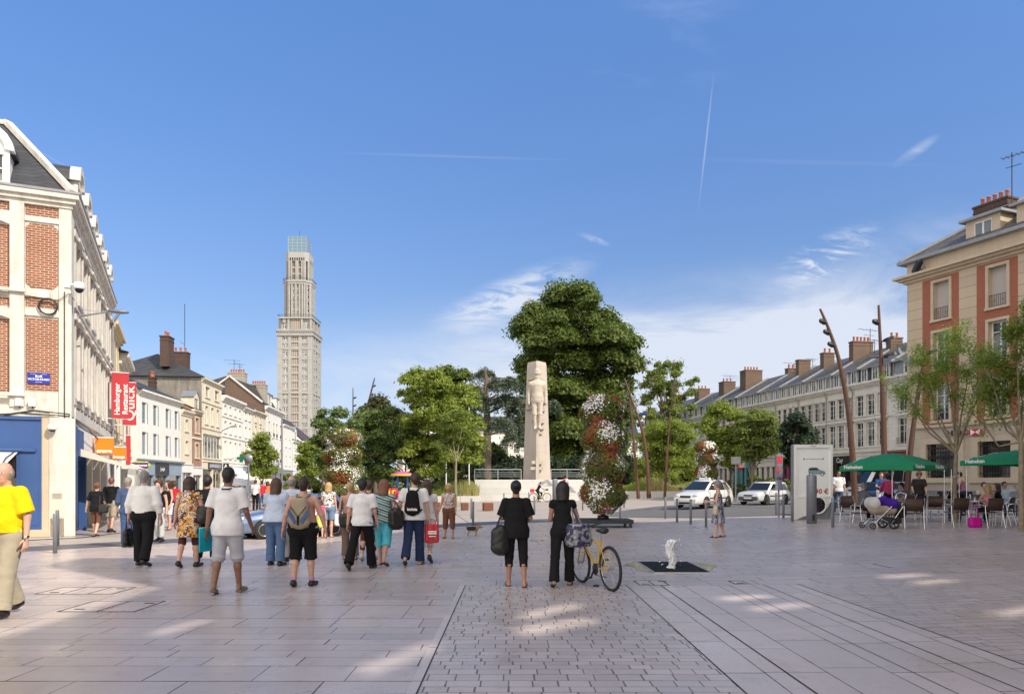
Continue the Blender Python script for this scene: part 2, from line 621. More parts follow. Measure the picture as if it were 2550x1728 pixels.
def stripe_mat(name,cols,freq=20.0,axis=(0,0,1),rough=0.85):
 t=NT(name)
 dp=t.n('ShaderNodeVectorMath',operation='DOT_PRODUCT')
 t.l(t.tc.outputs['Object'],dp.inputs[0])
 dp.inputs[1].default_value=axis
 fr=t.math('FRACT',t.math('MULTIPLY',dp.outputs['Value'],freq))
 cr=t.n('ShaderNodeValToRGB')
 cr.color_ramp.interpolation='CONSTANT'
 while len(cr.color_ramp.elements)<len(cols):
  cr.color_ramp.elements.new(0.5)
 for i,c in enumerate(cols):
  cr.color_ramp.elements[i].position=i/len(cols)
  cr.color_ramp.elements[i].color=tuple(c)+(1,)
 t.l(fr,cr.inputs[0])
 t.set(t.b,'Base Color',cr.outputs[0])
 t.set(t.b,'Roughness',rough)
 return t.m
M={}
M['glass']=glass_mat('window_glass',(0.03,0.035,0.045),0.06,(0.20,0.20,0.19))
M['shopglass']=glass_mat('shop_glass',(0.015,0.015,0.018),0.05,(0.09,0.07,0.05))
M['carglass']=glass_mat('car_glass',(0.012,0.016,0.018),0.03)
M['white_frame']=mat('white_window_paint',(0.72,0.72,0.70),0.5,0.06)
M['iron']=mat('black_ironwork',(0.02,0.02,0.022),0.5,0.2)
M['dark']=mat('dark_interior',(0.012,0.012,0.014),0.8,0.3,2)
M['zinc']=mat('zinc_sheet',(0.30,0.33,0.37),0.45,0.15,2,metal=0.4)
M['steel']=mat('brushed_steel',(0.55,0.56,0.58),0.3,0.1,8,metal=0.9)
M['grey_paint']=mat('grey_metal_paint',(0.22,0.235,0.27),0.45,0.1,6,metal=0.3)
M['rust']=mat('rust_brown_pole_paint',(0.095,0.042,0.026),0.55,0.2,7)
M['slate']=slate_mat('slate_roof',(0.045,0.047,0.055))
M['slate_pale']=slate_mat('weathered_slate_roof',(0.10,0.095,0.088),0.28,0.16)
M['tile']=slate_mat('brown_tile_roof',(0.075,0.045,0.035),0.22,0.18)
M['terracotta']=mat('terracotta_pot',(0.42,0.15,0.08),0.8,0.2,9)
M['rubber']=mat('tyre_rubber',(0.02,0.02,0.021),0.8,0.2,20)
M['trunk']=mat('tree_bark',(0.115,0.090,0.065),0.9,0.35,9,0.6)
M['trunk_pale']=mat('pale_tree_bark',(0.24,0.20,0.14),0.9,0.3,9,0.5)
def paving_mat(name,col,w,h,joint,jw=0.006,rot=False,warp=0.10,tone=0.10,rough=0.30,jx=None,shift=1.0):
 t=NT(name)
 sp=t.n('ShaderNodeSeparateXYZ')
 t.l(t.tc.outputs['Object'],sp.inputs[0])
 X,Y=(sp.outputs[1],sp.outputs[0])if rot else(sp.outputs[0],sp.outputs[1])
 wob=t.math('MULTIPLY',t.math('SINE',t.math('MULTIPLY',Y,2.1/max(h*3,0.3))),warp*h)
 Y2=t.math('ADD',Y,wob)
 row=t.math('FLOOR',t.math('DIVIDE',Y2,h))
 wn_=t.n('ShaderNodeTexWhiteNoise',noise_dimensions='1D')
 t.l(row,wn_.inputs['W'])
 X2=t.math('ADD',X,t.math('MULTIPLY',wn_.outputs[0],w*shift))
 X2=t.math('ADD',X2,t.math('MULTIPLY',t.math('SINE',t.math('ADD',t.math('MULTIPLY',X,1.3/w),t.math('MULTIPLY',row,2.4))),w*0.16))
 fx=t.math('FRACT',t.math('DIVIDE',X2,w))
 fy=t.math('FRACT',t.math('DIVIDE',Y2,h))
 jx=jw if jx is None else jx
 ex=t.math('MINIMUM',fx,t.math('SUBTRACT',1.0,fx))
 ey=t.math('MINIMUM',fy,t.math('SUBTRACT',1.0,fy))
 jn=t.noise(2.3,4,0.7,t.coords((1,1,1)))
 jr=t.ramp(jn,0.35,0.7,0.6,1.35)
 ix=t.math('LESS_THAN',t.math('MULTIPLY',ex,w),t.math('MULTIPLY',jr,jx))
 iy=t.math('LESS_THAN',t.math('MULTIPLY',ey,h),t.math('MULTIPLY',jr,jw))
 jm=t.math('MAXIMUM',ix,iy)
 cellv=t.n('ShaderNodeCombineXYZ')
 t.l(t.math('FLOOR',t.math('DIVIDE',X2,w)),cellv.inputs[0])
 t.l(row,cellv.inputs[1])
 wc_=t.n('ShaderNodeTexWhiteNoise',noise_dimensions='3D')
 t.l(cellv.outputs[0],wc_.inputs['Vector'])
 big=t.noise(0.35,4,0.6)
 fine=t.noise(55,3,0.75)
 pits=t.noise(16,5,0.75)
 c=t.mix(wc_.outputs[0],dim(col,1-tone),dim(col,1+tone))
 sepc=t.n('ShaderNodeSeparateColor')
 t.l(wc_.outputs['Color'],sepc.inputs[0])
 c=t.mix(t.math('MULTIPLY',sepc.outputs[1],0.35),c,(col[0]*1.10,col[1]*0.98,col[2]*0.92))
 c=t.mix(t.ramp(big,0.35,0.75,0,0.5),c,dim(col,0.70))
 st2=t.noise(4.5,6,0.7,t.coords((1,1,1),loc=(3,9,0)))
 c=t.mix(t.ramp(st2,0.52,0.70,0,0.5),c,dim(col,0.58))
 st3=t.noise(0.9,6,0.75,t.coords((1,0.5,1),loc=(11,2,0)))
 c=t.mix(t.ramp(st3,0.50,0.68,0,0.35),c,(col[0]*1.12,col[1]*1.12,col[2]*1.16))
 c=t.mix(t.ramp(fine,0.45,0.75,0,0.45),c,dim(col,0.62))
 c=t.mix(t.ramp(pits,0.60,0.72,0,0.65),c,dim(col,0.45))
 c=t.mix(jm,c,joint)
 spots=t.noise(1.9,2,0.5,t.coords((1,1,1),loc=(7,3,0)))
 c=t.mix(t.ramp(spots,0.78,0.80,0,0.6),c,dim(col,0.3))
 t.set(t.b,'Base Color',c)
 rr=t.ramp(t.noise(0.8,4,0.6),0.3,0.7,rough-0.07,rough+0.12)
 t.set(t.b,'Roughness',t.math('ADD',rr,t.math('MULTIPLY',jm,0.4)))
 t.set(t.b,'Specular IOR Level',0.5)
 hh=t.math('SUBTRACT',t.math('MULTIPLY',fine,0.25),jm)
 hh=t.math('ADD',hh,t.math('MULTIPLY',wc_.outputs[0],0.2))
 t.bump(hh,0.22,0.006)
 return t.m
STONE=(0.54,0.465,0.43)
M['pave_large']=paving_mat('large_stone_slabs',STONE,0.92,0.42,(0.075,0.062,0.058),0.0055,warp=0.9,tone=0.15)
M['pave_far']=paving_mat('long_stone_slabs',dim(STONE,0.97),0.85,0.30,(0.085,0.072,0.068),0.006,warp=0.7,tone=0.15)
M['pave_cobble']=paving_mat('stone_setts',dim(STONE,1.04),0.235,0.155,(0.17,0.145,0.13),0.0045,jx=0.0072,warp=0.35,tone=0.18)
M['pave_strip']=paving_mat('smooth_stone_strips',dim(STONE,1.12),1.05,0.5475,(0.08,0.065,0.06),0.006,rot=True,warp=0.0,tone=0.10,rough=0.3)
M['pave_small']=paving_mat('narrow_stone_setts',dim(STONE,1.0),0.42,0.17,(0.07,0.058,0.054),0.0045,warp=0.3,tone=0.12)
M['road_pale']=paving_mat('pale_concrete_road',(0.43,0.385,0.34),1.6,1.3,(0.25,0.22,0.20),0.006,tone=0.05,rough=0.6)
M['band']=mat('dark_granite_kerb_band',(0.105,0.105,0.115),0.5,0.15,12)
_t=NT('asphalt')
_a=_t.noise(120,3,0.8)
_b=_t.noise(0.6,5,0.6)
_c=_t.mix(_t.ramp(_a,0.3,0.75),(0.075,0.075,0.080),(0.17,0.165,0.16))
_c=_t.mix(_t.ramp(_b,0.4,0.7,0,0.5),_c,(0.16,0.15,0.14))
_t.set(_t.b,'Base Color',_c)
_t.set(_t.b,'Roughness',0.8)
_t.bump(_a,0.3,0.004)
M['asphalt']=_t.m
M['ground']=mat('distant_ground',(0.30,0.275,0.245),0.8,0.15,0.3)
def interp(pts):
 def f(x):
  if x<=pts[0][0]:return pts[0][1]
  for(a,b),(c,d)in zip(pts,pts[1:]):
   if x<=c:
    return b+(d-b)*(x-a)/(c-a)
  return pts[-1][1]
 return f
def ysheet(name,x0,x1,lo,hi,dz,m,step=0.5,kind='structure',label=None,cat=None):
 """sheet of ground between two curves lo(x) and hi(x), following the rise of the square"""
 xs=[x0]
 x=x0
 while x<x1-1e-6:
  st=step if-32<x<42 else 40
  x=min(x1,x+st)
  xs.append(x)
 lo=lo if callable(lo)else(lambda x,v=lo:v)
 hi=hi if callable(hi)else(lambda x,v=hi:v)
 vs,fs=[],[]
 for x in xs:
  z=gz(x)+dz
  vs+=[(x,lo(x),z),(x,hi(x),z)]
 for i in range(len(xs)-1):
  fs.append((2*i,2*i+2,2*i+3,2*i+1))
 mb=MB().add(vs,fs)
 return mb.build(name,m,kind=kind,recalc=False,label=label,cat=cat)
band_lo=interp([(-40,-12),(-25,3),(-11,17.0),(-9.1,19.1),(-5.5,22.9),(-4.1,24.9),(-2.2,27.4),(-0.4,29.2),(1.5,30.6),(4.0,31.2),(6,30.4),(8,29.4),(13,28.6),(25,28.2),(60,28)])
band_w=interp([(-40,2.3),(-9,2.3),(-5,3.0),(-1,3.4),(2.5,2.8),(4.0,0.4),(5,0.0),(60,0.0)])
ysheet('ground',-2500,2500,-60,4500,-0.045,M['ground'])
ysheet('carriageway',-30,60,lambda x:band_lo(x),75,-0.030,M['road_pale'])
ysheet('kerb_band',-39,5.0,band_lo,lambda x:band_lo(x)+band_w(x),-0.012,M['band'])
asp_lo=interp([(4.2,37),(5.2,34.5),(8,31.3),(13,30.6),(60,30.5)])
asp_hi=interp([(4.2,37.1),(6.5,42),(9,45.2),(13,47),(60,50)])
ysheet('asphalt_road',4.2,60,asp_lo,asp_hi,-0.016,M['asphalt'])
XB,XC,YB=-0.745,1.83,11.9
XE=4.5675
cut=lambda x:min(band_lo(x),YB)
ysheet('slab_paving',-40,XB-0.085,-8,band_lo,0.0,M['pave_large'])
ysheet('border_strip',XB-0.085,XB,-8,YB,0.0,M['pave_strip'])
ysheet('sett_paving',XB,XC,-8,YB,0.0,M['pave_cobble'])
ysheet('stone_strip_paving',XC,XE,-8,YB,0.0,M['pave_strip'])
ysheet('narrow_sett_paving',XE,60,-8,YB,0.0,M['pave_small'])
ysheet('long_slab_paving',XB-0.085,60,YB,band_lo,0.0,M['pave_far'])
for xx,wd in((1.83,0.012),(2.3775,0.016),(3.4725,0.008),(4.0200,0.012),(4.5675,0.014),(-0.745,0.012)):
 ysheet('drain_slot',xx-wd/2,xx+wd/2,-8,YB,0.004,M['dark'],label='thin dark joint line running along the stone strips')
pav_lo=interp([(-60,22.0),(-20.5,22.0),(-16,19.5),(-13.7,20.6),(-13.2,21.8),(-12.9,22.3)])
ysheet('corner_pavement',-45,-12.9,lambda x:band_lo(x)+2.4 if x<-14 else pav_lo(x),40,-0.008,M['pave_far'])
def manhole(px0,py0,px1,py1,label,skew=0.0,bars=1):
 a=G(px0,py1)
 b=G(px1,py1)
 y1=G((px0+px1)/2,py0).y
 w,d=b.x-a.x,y1-a.y
 t=thing('manhole_cover',label,'manhole cover',(a.x,a.y,gz(a.x)),0,'manhole covers let into the paving')
 mb=MB()
 e=0.022
 for(x0,x1,ya,yb)in((0,w,0,e),(0,w,d-e,d),(0,e,e,d-e),(w-e,w,e,d-e)):
  mb.box(x0,x1,ya,yb,-0.005,0.004)
 for k in range(bars):
  x=w*(k+1)/(bars+1)
  mb.box(x-e/2,x+e/2,e,d-e,-0.005,0.0035)
 mb.build('frame',M['iron'],t)
 mb=MB()
 mb.box(e,w-e,e,d-e,-0.004,0.0015)
 mb.build('plate',M['pave_strip'],t)
 hl=MB()
 for(x,y)in((w*0.12,d*0.2),(w*0.8,d*0.75)):
  hl.box(x,x+0.13,y,y+0.05,0,0.0055)
 hl.build('handle',M['iron'],t)
manhole(84,1462,280,1479,'stone manhole cover near the yellow shirt man, farther one of two at left',bars=2)
manhole(140,1496,335,1523,'stone manhole cover at the edge of the sunlit patch, nearer one of two at left')
manhole(1592,1445,1668,1457,'stone manhole cover in front of the fountain grate at its left')
manhole(1830,1445,1905,1454,'stone manhole cover in front of the fountain grate at its right')
manhole(2215,1397,2400,1413,'wide stone manhole cover far right in front of the terrace',bars=2)
manhole(1738,1311,1776,1315,'small dark drain plate beside the woman in the patterned dress',bars=0)
manhole(1905,1313,1945,1318,'small dark drain plate before the grey pillar',bars=0)
manhole(1323,1344,1352,1347,'small dark drain plate right of the woman in black capris',bars=0)
a,b=G(1632,1426.5),G(1771,1426.5)
fx0,fx1,fy0=a.x,b.x,a.y
fy1=G(1655,1399.5).y
fz=gz((fx0+fx1)/2)
t=thing('fountain_grate','dark steel slatted grate in the paving around the water jet','grate',((fx0+fx1)/2,(fy0+fy1)/2,fz))
w,d=(fx1-fx0)/2,(fy1-fy0)/2
mb=MB()
mb.box(-w,w,-d,d,-0.03,0.004)
mb.build('pit',M['dark'],t)
mb=MB()
for k in range(40):
 x=-w+2*w*(k+0.5)/40
 mb.box(x-0.005,x+0.005,-d,d,0.005,0.016)
mb.build('slats',M['dark'],t)
mb=MB()
for(x0,x1,ya,yb)in((-w-0.03,w+0.03,-d-0.03,-d),(-w-0.03,w+0.03,d,d+0.03),(-w-0.03,-w,-d,d),(w,w+0.03,-d,d)):
 mb.box(x0,x1,ya,yb,0.0,0.018)
mb.build('frame',M['steel'],t)
tw=NT('wet_algae_stone')
n_=tw.noise(2.2,4,0.6)
tw.set(tw.b,'Base Color',tw.mix(tw.ramp(n_,0.45,0.62),(0.42,0.37,0.33),(0.34,0.33,0.15)))
tw.set(tw.b,'Roughness',0.12)
tw.bump(tw.noise(14,3),0.12,0.01)
rng=random.Random(5)
vs=[(0,0,0)]
for k in range(48):
 an=2*math.pi*k/48
 rr=1+0.10*math.sin(3*an+1)+0.06*math.sin(7*an)+rng.uniform(-.03,.03)
 vs.append((rr*0.85*math.cos(an),rr*1.05*math.sin(an),0.0))
cxx,cyy=(fx0+fx1)/2-0.03,(fy0+fy1)/2+0.1
vs=[(cxx+v[0],cyy+v[1],gz(cxx+v[0])+0.004)for v in vs]
MB().add(vs,[(0,1+k,1+(k+1)%48)for k in range(48)]).build('wet_patch',tw.m,kind='structure',recalc=False)
def water_jet():
 t=NT('foaming_water')
 t.set(t.b,'Base Color',(0.93,0.95,0.97))
 t.set(t.b,'Roughness',0.25)
 t.set(t.b,'IOR',1.33)
 nz=t.noise(18,4,0.7,t.coords((1,1,0.35)))
 t.set(t.b,'Transmission Weight',t.ramp(nz,0.34,0.52,0.6,0.0))
 t.bump(t.noise(30,4,0.7,t.coords((1,1,0.4))),0.6,0.02)
 rng=np.random.default_rng(4)
 rows,n=34,22
 H=0.56
 rings=[]
 for i in range(rows):
  u=i/(rows-1)
  r=0.058+0.02*math.sin(u*3.2)+(0.035*max(0,u-0.6)/0.4)
  if u>0.9:
   r*=math.sqrt(max(0.02,1-((u-0.9)/0.105)**2))
  if u<0.08:
   r*=1.5-u*5
  ring=[]
  for k in range(n):
   an=2*math.pi*k/n
   q=r*(1+0.13*math.sin(3*an+u*9)+0.10*math.sin(5*an-u*17+1)+rng.uniform(-.05,.05))
   ring.append((q*math.cos(an)+0.02*math.sin(u*7),q*math.sin(an),u*H))
  rings.append(ring)
 mb=MB().loft(rings)
 for _ in range(60):
  u=rng.uniform(0,1)
  an=rng.uniform(0,6.28)
  rr=0.10+abs(rng.normal(0,0.05))+(0.16*(1-u)**3)
  mb.ball((rr*math.cos(an),rr*math.sin(an),u*H*0.95+0.02),rng.uniform(0.004,0.012),6,0,(1,1,1.4))
 p=G(1671,1415)
 o=mb.build('water_jet',t.m,loc=p,label='white foaming jet of water rising from the steel grate',cat='fountain jet')
water_jet()
def frame_thing(name,label,cat,A,B,group=None):
 """an Empty at A whose x axis runs along the facade to B; the street is on its -y side"""
 A,B=Vector(A[:2]),Vector(B[:2])
 d=B-A
 t=thing(name,label,cat,(A.x,A.y,0.0),math.atan2(d.y,d.x),group)
 return t,d.length
def wall_holes(mb,x0,x1,z0,z1,holes,recess=0.22,mi=0,mr=None,y=0.0):
 """wall sheet in the xz plane with real openings and reveals; holes = (x0,x1,z0,z1)"""
 mr=mi if mr is None else mr
 xs=sorted({x0,x1}|{round(v,4)for h in holes for v in h[:2]if x0<v<x1})
 zs=sorted({z0,z1}|{round(v,4)for h in holes for v in h[2:4]if z0<v<z1})
 ins=lambda a,b:any(h[0]-1e-3<=a<=h[1]+1e-3 and h[2]-1e-3<=b<=h[3]+1e-3 for h in holes)
 for i in range(len(xs)-1):
  for k in range(len(zs)-1):
   if not ins((xs[i]+xs[i+1])/2,(zs[k]+zs[k+1])/2):
    mb.quad((xs[i],y,zs[k]),(xs[i+1],y,zs[k]),(xs[i+1],y,zs[k+1]),(xs[i],y,zs[k+1]),mi)
 for(a,b,c,d)in[h[:4]for h in holes]:
  q=y+recess
  mb.quad((a,y,c),(a,q,c),(a,q,d),(a,y,d),mr)
  mb.quad((b,q,c),(b,y,c),(b,y,d),(b,q,d),mr)
  mb.quad((a,y,d),(a,q,d),(b,q,d),(b,y,d),mr)
  mb.quad((a,q,c),(a,y,c),(b,y,c),(b,q,c),mr)
def window(t,a,b,c,d,y=0.22,fm=None,gm=None,style='casement',X=None,fw=0.055):
 """glazed window filling an opening: part window > pane"""
 fm,gm=fm or M['white_frame'],gm or M['glass']
 mb=MB()
 f0,f1=y-0.07,y-0.005
 mb.box(a,a+fw,f0,f1,c,d)
 mb.box(b-fw,b,f0,f1,c,d)
 mb.box(a+fw,b-fw,f0,f1,c,c+fw)
 mb.box(a+fw,b-fw,f0,f1,d-fw,d)
 w,h=b-a,d-c
 if style in('casement','french'):
  m=(a+b)/2
  mb.box(m-fw*0.6,m+fw*0.6,f0+0.005,f1,c+fw,d-fw)
  if h>1.7:
   zz=d-h*0.27
   mb.box(a+fw,m-fw*0.6,f0+0.006,f1,zz-0.025,zz+0.025)
   mb.box(m+fw*0.6,b-fw,f0+0.006,f1,zz-0.025,zz+0.025)
   for k in(1,2):
    z2=c+(zz-c)*k/3
    for(p,q)in((a+fw,m-fw*0.6),(m+fw*0.6,b-fw)):
     mb.box(p,q,f0+0.02,f1,z2-0.012,z2+0.012)
 elif style=='grid':
  for k in range(1,4):
   x=a+w*k/4
   mb.box(x-0.014,x+0.014,f0+0.01,f1,c+fw,d-fw)
  for k in range(1,5):
   z=c+h*k/5
   mb.box(a+fw,b-fw,f0+0.02,f1-0.002,z-0.013,z+0.013)
 elif style=='wide':
  n=max(1,int(w/0.9))
  for k in range(1,n):
   x=a+w*k/n
   mb.box(x-0.025,x+0.025,f0+0.005,f1,c+fw,d-fw)
 p=MB().quad((a+fw*.5,y-0.03,c+fw*.5),(b-fw*.5,y-0.03,c+fw*.5),(b-fw*.5,y-0.03,d-fw*.5),(a+fw*.5,y-0.03,d-fw*.5))
 if X is not None:
  mb.move(X)
  p.move(X)
 o=mb.build('window',fm,t)
 p.build('pane',gm,o,recalc=False)
 return o
def surround(mb,a,b,c,d,w=0.14,p=0.05,sill=0.1,mi=1):
 """stone moulding round an opening, standing proud of the wall"""
 mb.box(a-w,a,-p,0.02,c,d,mi)
 mb.box(b,b+w,-p,0.02,c,d,mi)
 mb.box(a-w,b+w,-p-0.003,0.02,d,d+w,mi)
 if sill:
  mb.box(a-w-0.04,b+w+0.04,-p-0.07,0.02,c-sill,c,mi)
def cornice(mb,x0,x1,z,h=0.45,p=0.4,mi=1,y0=0.0,dent=False,x_in=0.0):
 """stepped cornice whose top is at z"""
 steps=[(0.0,0.34,0.30),(0.34,0.62,0.62),(0.62,1.0,1.0)]
 for a,b,q in steps:
  mb.box(x0-x_in*0,x1,y0-p*q,y0+0.05,z-h+h*a,z-h+h*b,mi)
 if dent:
  n=int((x1-x0)/0.32)
  for k in range(n):
   x=x0+(k+0.25)*(x1-x0)/n
   mb.box(x,x+0.14,y0-p*0.58,y0-p*0.30+0.003,z-h+h*0.12,z-h+h*0.34-0.002,mi)
def railing(t,a,b,z,h=0.45,y=-0.16,name='balcony_rail',X=None,n=None):
 mb=MB()
 mb.box(a,b,y-0.012,y+0.012,z+h-0.03,z+h)
 mb.box(a,b,y-0.012,y+0.012,z+0.03,z+0.055)
 n=n or max(3,int((b-a)/0.11))
 for k in range(n+1):
  x=a+(b-a-0.016)*k/n
  mb.box(x,x+0.016,y-0.008,y+0.008,z+0.05,z+h-0.03)
 for k in range(max(1,n//3)):
  x=a+(b-a)*(k+0.5)/max(1,n//3)
  mb.lathe([(0.045,0),(0.05,0.008),(0.045,0.016)],8,0,(x,y,z+h*0.5),False)
 if X is not None:
  mb.move(X)
 return mb.build(name,M['iron'],t)
def chimney(t,x,y,z0,w,d,h,pots=4,m=None,name='chimney',along='x'):
 mb=MB()
 mb.box(x-w/2,x+w/2,y-d/2,y+d/2,z0,z0+h,0)
 mb.box(x-w/2-0.06,x+w/2+0.06,y-d/2-0.06,y+d/2+0.06,z0+h,z0+h+0.12,0)
 mb.box(x-w/2-0.03,x+w/2+0.03,y-d/2-0.03,y+d/2+0.03,z0+h-0.35,z0+h-0.27,0)
 o=mb.build(name,m or M['brick_dark'],t)
 for k in range(pots):
  u=(k+0.5)/pots-0.5
  px,py=(x+u*w*0.9,y)if along=='x' else(x,y+u*d*0.9)
  q=MB().lathe([(0.13,0),(0.12,0.1),(0.10,0.42),(0.13,0.44),(0.13,0.5),(0.09,0.5)],8,0,(px,py,z0+h+0.12))
  q.build('chimney_pot',M['terracotta'],o)
 return o
def roof(t,w,d,z,kind,h,m,over=0.35,wallm=None,inset=1.5,h2=1.2,y0=0.0):
 mb=MB()
 if kind=='gable':
  mb.quad((0,y0-over,z),(w,y0-over,z),(w,d/2,z+h),(0,d/2,z+h))
  mb.quad((0,d/2,z+h),(w,d/2,z+h),(w,d+over,z),(0,d+over,z))
  mb.quad((0,y0-over,z-0.08),(0,y0-over,z),(w,y0-over,z),(w,y0-over,z-0.08))
  mb.build('roof',m,t)
  g=MB()
  g.add([(0.01,y0,z-0.1),(0.01,d,z-0.1),(0.01,d,z+0.02),(0.01,d/2,z+h-0.03),(0.01,y0,z+0.02)],[(0,1,2,3,4)])
  g.build('gable',wallm,t)
  g=MB()
  g.add([(w-0.01,y0,z-0.1),(w-0.01,d,z-0.1),(w-0.01,d,z+0.02),(w-0.01,d/2,z+h-0.03),(w-0.01,y0,z+0.02)],[(0,4,3,2,1)])
  g.build('gable',wallm,t)
  r=MB().box(-0.02,w+0.02,d/2-0.12,d/2+0.12,z+h-0.03,z+h+0.06)
  r.build('ridge',M['zinc'],t)
 elif kind=='mansard':
  i=inset
  a=[(0,y0-0.05,z),(w,y0-0.05,z),(w,d,z),(0,d,z)]
  b=[(0,y0+i,z+h),(w,y0+i,z+h),(w,d-i,z+h),(0,d-i,z+h)]
  mb.add(a+b,[(0,1,5,4),(1,2,6,5),(2,3,7,6),(3,0,4,7)])
  mb.build('roof',m,t)
  e=MB()
  e.quad(b[0],b[1],(w,d/2,z+h+h2),(0,d/2,z+h+h2))
  e.quad(b[3],b[2],(w,d/2,z+h+h2),(0,d/2,z+h+h2))
  e.add([b[0],b[3],(0,d/2,z+h+h2)],[(0,1,2)])
  e.add([b[1],b[2],(w,d/2,z+h+h2)],[(0,2,1)])
  e.box(0,w,y0+i-0.12,y0+i+0.06,z+h-0.06,z+h+0.06)
  e.build('upper_roof',m,t)
 elif kind=='hip':
  i=min(w,d)*0.42
  mb.add([(-over,y0-over,z),(w+over,y0-over,z),(w+over,d+over,z),(-over,d+over,z),(i,d/2,z+h),(w-i,d/2,z+h)],[(0,1,5,4),(1,2,5),(2,3,4,5),(3,0,4)])
  mb.build('roof',m,t)
 elif kind=='flat':
  mb.box(0,w,y0,d,z,z+0.15)
  mb.build('roof',m,t)
def dormer(t,cx,z,w,h,y,kind='gable',m=None,rm=None,X=None,depth=1.2,gm=None):
 """dormer standing on the eaves: dormer > window > pane; dormer > dormer_roof"""
 m,rm=m or M['cream'],rm or M['zinc']
 mb=MB()
 a,b=cx-w/2,cx+w/2
 fw=0.14
 mb.box(a,a+fw,y,y+0.12,z,z+h)
 mb.box(b-fw,b,y,y+0.12,z,z+h)
 mb.box(a+fw,b-fw,y,y+0.12,z,z+0.12)
 mb.box(a+fw,b-fw,y,y+0.12,z+h-0.14,z+h)
 mb.box(a+0.02,a+0.1,y+0.12,y+depth,z,z+h)
 mb.box(b-0.1,b-0.02,y+0.12,y+depth,z,z+h)
 r=MB()
 if kind=='round':
  n=10
  pts=[(cx+(w/2+0.12)*math.cos(math.pi*k/n),z+h-0.02+(w/2+0.05)*math.sin(math.pi*k/n))for k in range(n+1)]
  pin=[(cx+(w/2-0.1)*math.cos(math.pi*k/n),z+h+0.0+(w/2-0.2)*math.sin(math.pi*k/n))for k in range(n+1)]
  mb.extrude(pin[::1],y+0.02,y+0.1)
  ring=pts+pin[::-1]
  for k in range(n):
   q=[pts[k],pts[k+1],pin[k+1],pin[k]]
   mb.extrude(q,y-0.08,y+0.22)
  r.extrude([(p[0],p[1]-0.02)for p in pts],y+0.22,y+depth)
 elif kind=='gable':
  mb.extrude([(a-0.02,z+h),(b+0.02,z+h),(cx,z+h+w*0.33)],y,y+0.1)
  r.extrude([(a-0.12,z+h),(cx,z+h+w*0.38),(b+0.12,z+h),(b+0.12,z+h+0.06),(cx,z+h+w*0.38+0.07),(a-0.12,z+h+0.06)],y-0.08,y+depth)
 else:
  r.box(a-0.1,b+0.1,y-0.12,y+depth,z+h,z+h+0.09)
 if X is not None:
  mb.move(X)
  r.move(X)
 o=mb.build('dormer',m,t)
 r.build('dormer_roof',rm,o)
 f=MB()
 x0,x1,z0,z1=a+fw,b-fw,z+0.12,z+h-0.14
 f.box(x0,x0+0.05,y+0.05,y+0.1,z0,z1)
 f.box(x1-0.05,x1,y+0.05,y+0.1,z0,z1)
 f.box(cx-0.025,cx+0.025,y+0.052,y+0.098,z0,z1)
 f.box(x0,x1,y+0.054,y+0.096,(z0+z1)/2-0.02,(z0+z1)/2+0.02)
 p=MB().quad((x0,y+0.085,z0),(x1,y+0.085,z0),(x1,y+0.085,z1),(x0,y+0.085,z1))
 k0=len(f.f)
 f.v_off=len(f.v)
 f.add(p.v,p.f,1)
 if X is not None:
  f.move(X)
 f.build('window',[M['white_frame'],gm or M['glass']],o)
 return o
M['cream']=mat('cream_render',(0.70,0.63,0.50),0.85,0.06,1.5,0.1,streak=0.25)
M['cream_y']=mat('yellow_cream_render',(0.66,0.55,0.36),0.85,0.06,1.5,0.1,streak=0.3)
M['white_r']=mat('white_render',(0.78,0.76,0.70),0.85,0.05,1.5,0.1,streak=0.18)
M['stone_w']=mat('pale_limestone',(0.64,0.61,0.55),0.85,0.12,2.5,0.25,streak=0.6)
M['stone_r']=stone_mat('grey_limestone_ashlar',(0.70,0.665,0.60),1.0,0.36,0.78,streak=0.4)
M['stone_h']=stone_mat('beige_ashlar',(0.50,0.405,0.285),30.0,0.62,0.35,streak=0.18,js=0.012)
M['stone_hp']=mat('beige_dressed_stone',(0.52,0.43,0.31),0.8,0.08,2.0,0.15,streak=0.2)
M['stone_b']=stone_mat('beige_ground_floor_ashlar',(0.47,0.40,0.315),1.25,0.62,0.55,streak=0.15,js=0.007)
M['brick_o']=brick_mat('weathered_orange_brick',(0.34,0.095,0.038),(0.20,0.060,0.030),(0.50,0.42,0.33),0.215,0.070,0.011,0.35)
M['brick_r']=brick_mat('fine_red_brick',(0.40,0.125,0.068),(0.33,0.10,0.058),(0.30,0.15,0.10),0.22,0.062,0.006,0.12)
M['brick_dark']=brick_mat('sooty_brown_brick',(0.085,0.040,0.030),(0.055,0.030,0.024),(0.12,0.09,0.075),0.22,0.07,0.010,0.5)
M['brick_old']=brick_mat('old_brown_brick',(0.14,0.075,0.05),(0.09,0.052,0.036),(0.20,0.165,0.13),0.22,0.07,0.010,0.4)
M['blue_paint']=mat('blue_shopfront_paint',(0.030,0.085,0.25),0.5,0.06,2)
M['bluegrey']=mat('blue_grey_paint',(0.27,0.34,0.42),0.55,0.06,2)
M['awning']=mat('cream_awning_cloth',(0.66,0.62,0.53),0.9,0.06,2)
M['white_p']=mat('white_panel',(0.78,0.78,0.77),0.5,0.04,2)
M['orange']=mat('orange_sign_panel',(0.85,0.22,0.01),0.4,0.03,2)
M['red']=mat('red_banner_cloth',(0.50,0.035,0.045),0.7,0.06,2)
M['black_p']=mat('black_panel',(0.02,0.02,0.022),0.4,0.2,3)
M['navy']=mat('dark_navy_panel',(0.03,0.045,0.08),0.4,0.1,3)
M['brown_door']=mat('brown_shutters',(0.22,0.085,0.04),0.6,0.15,4)
M['lead']=mat('lead_flashing',(0.26,0.27,0.29),0.5,0.15,3)
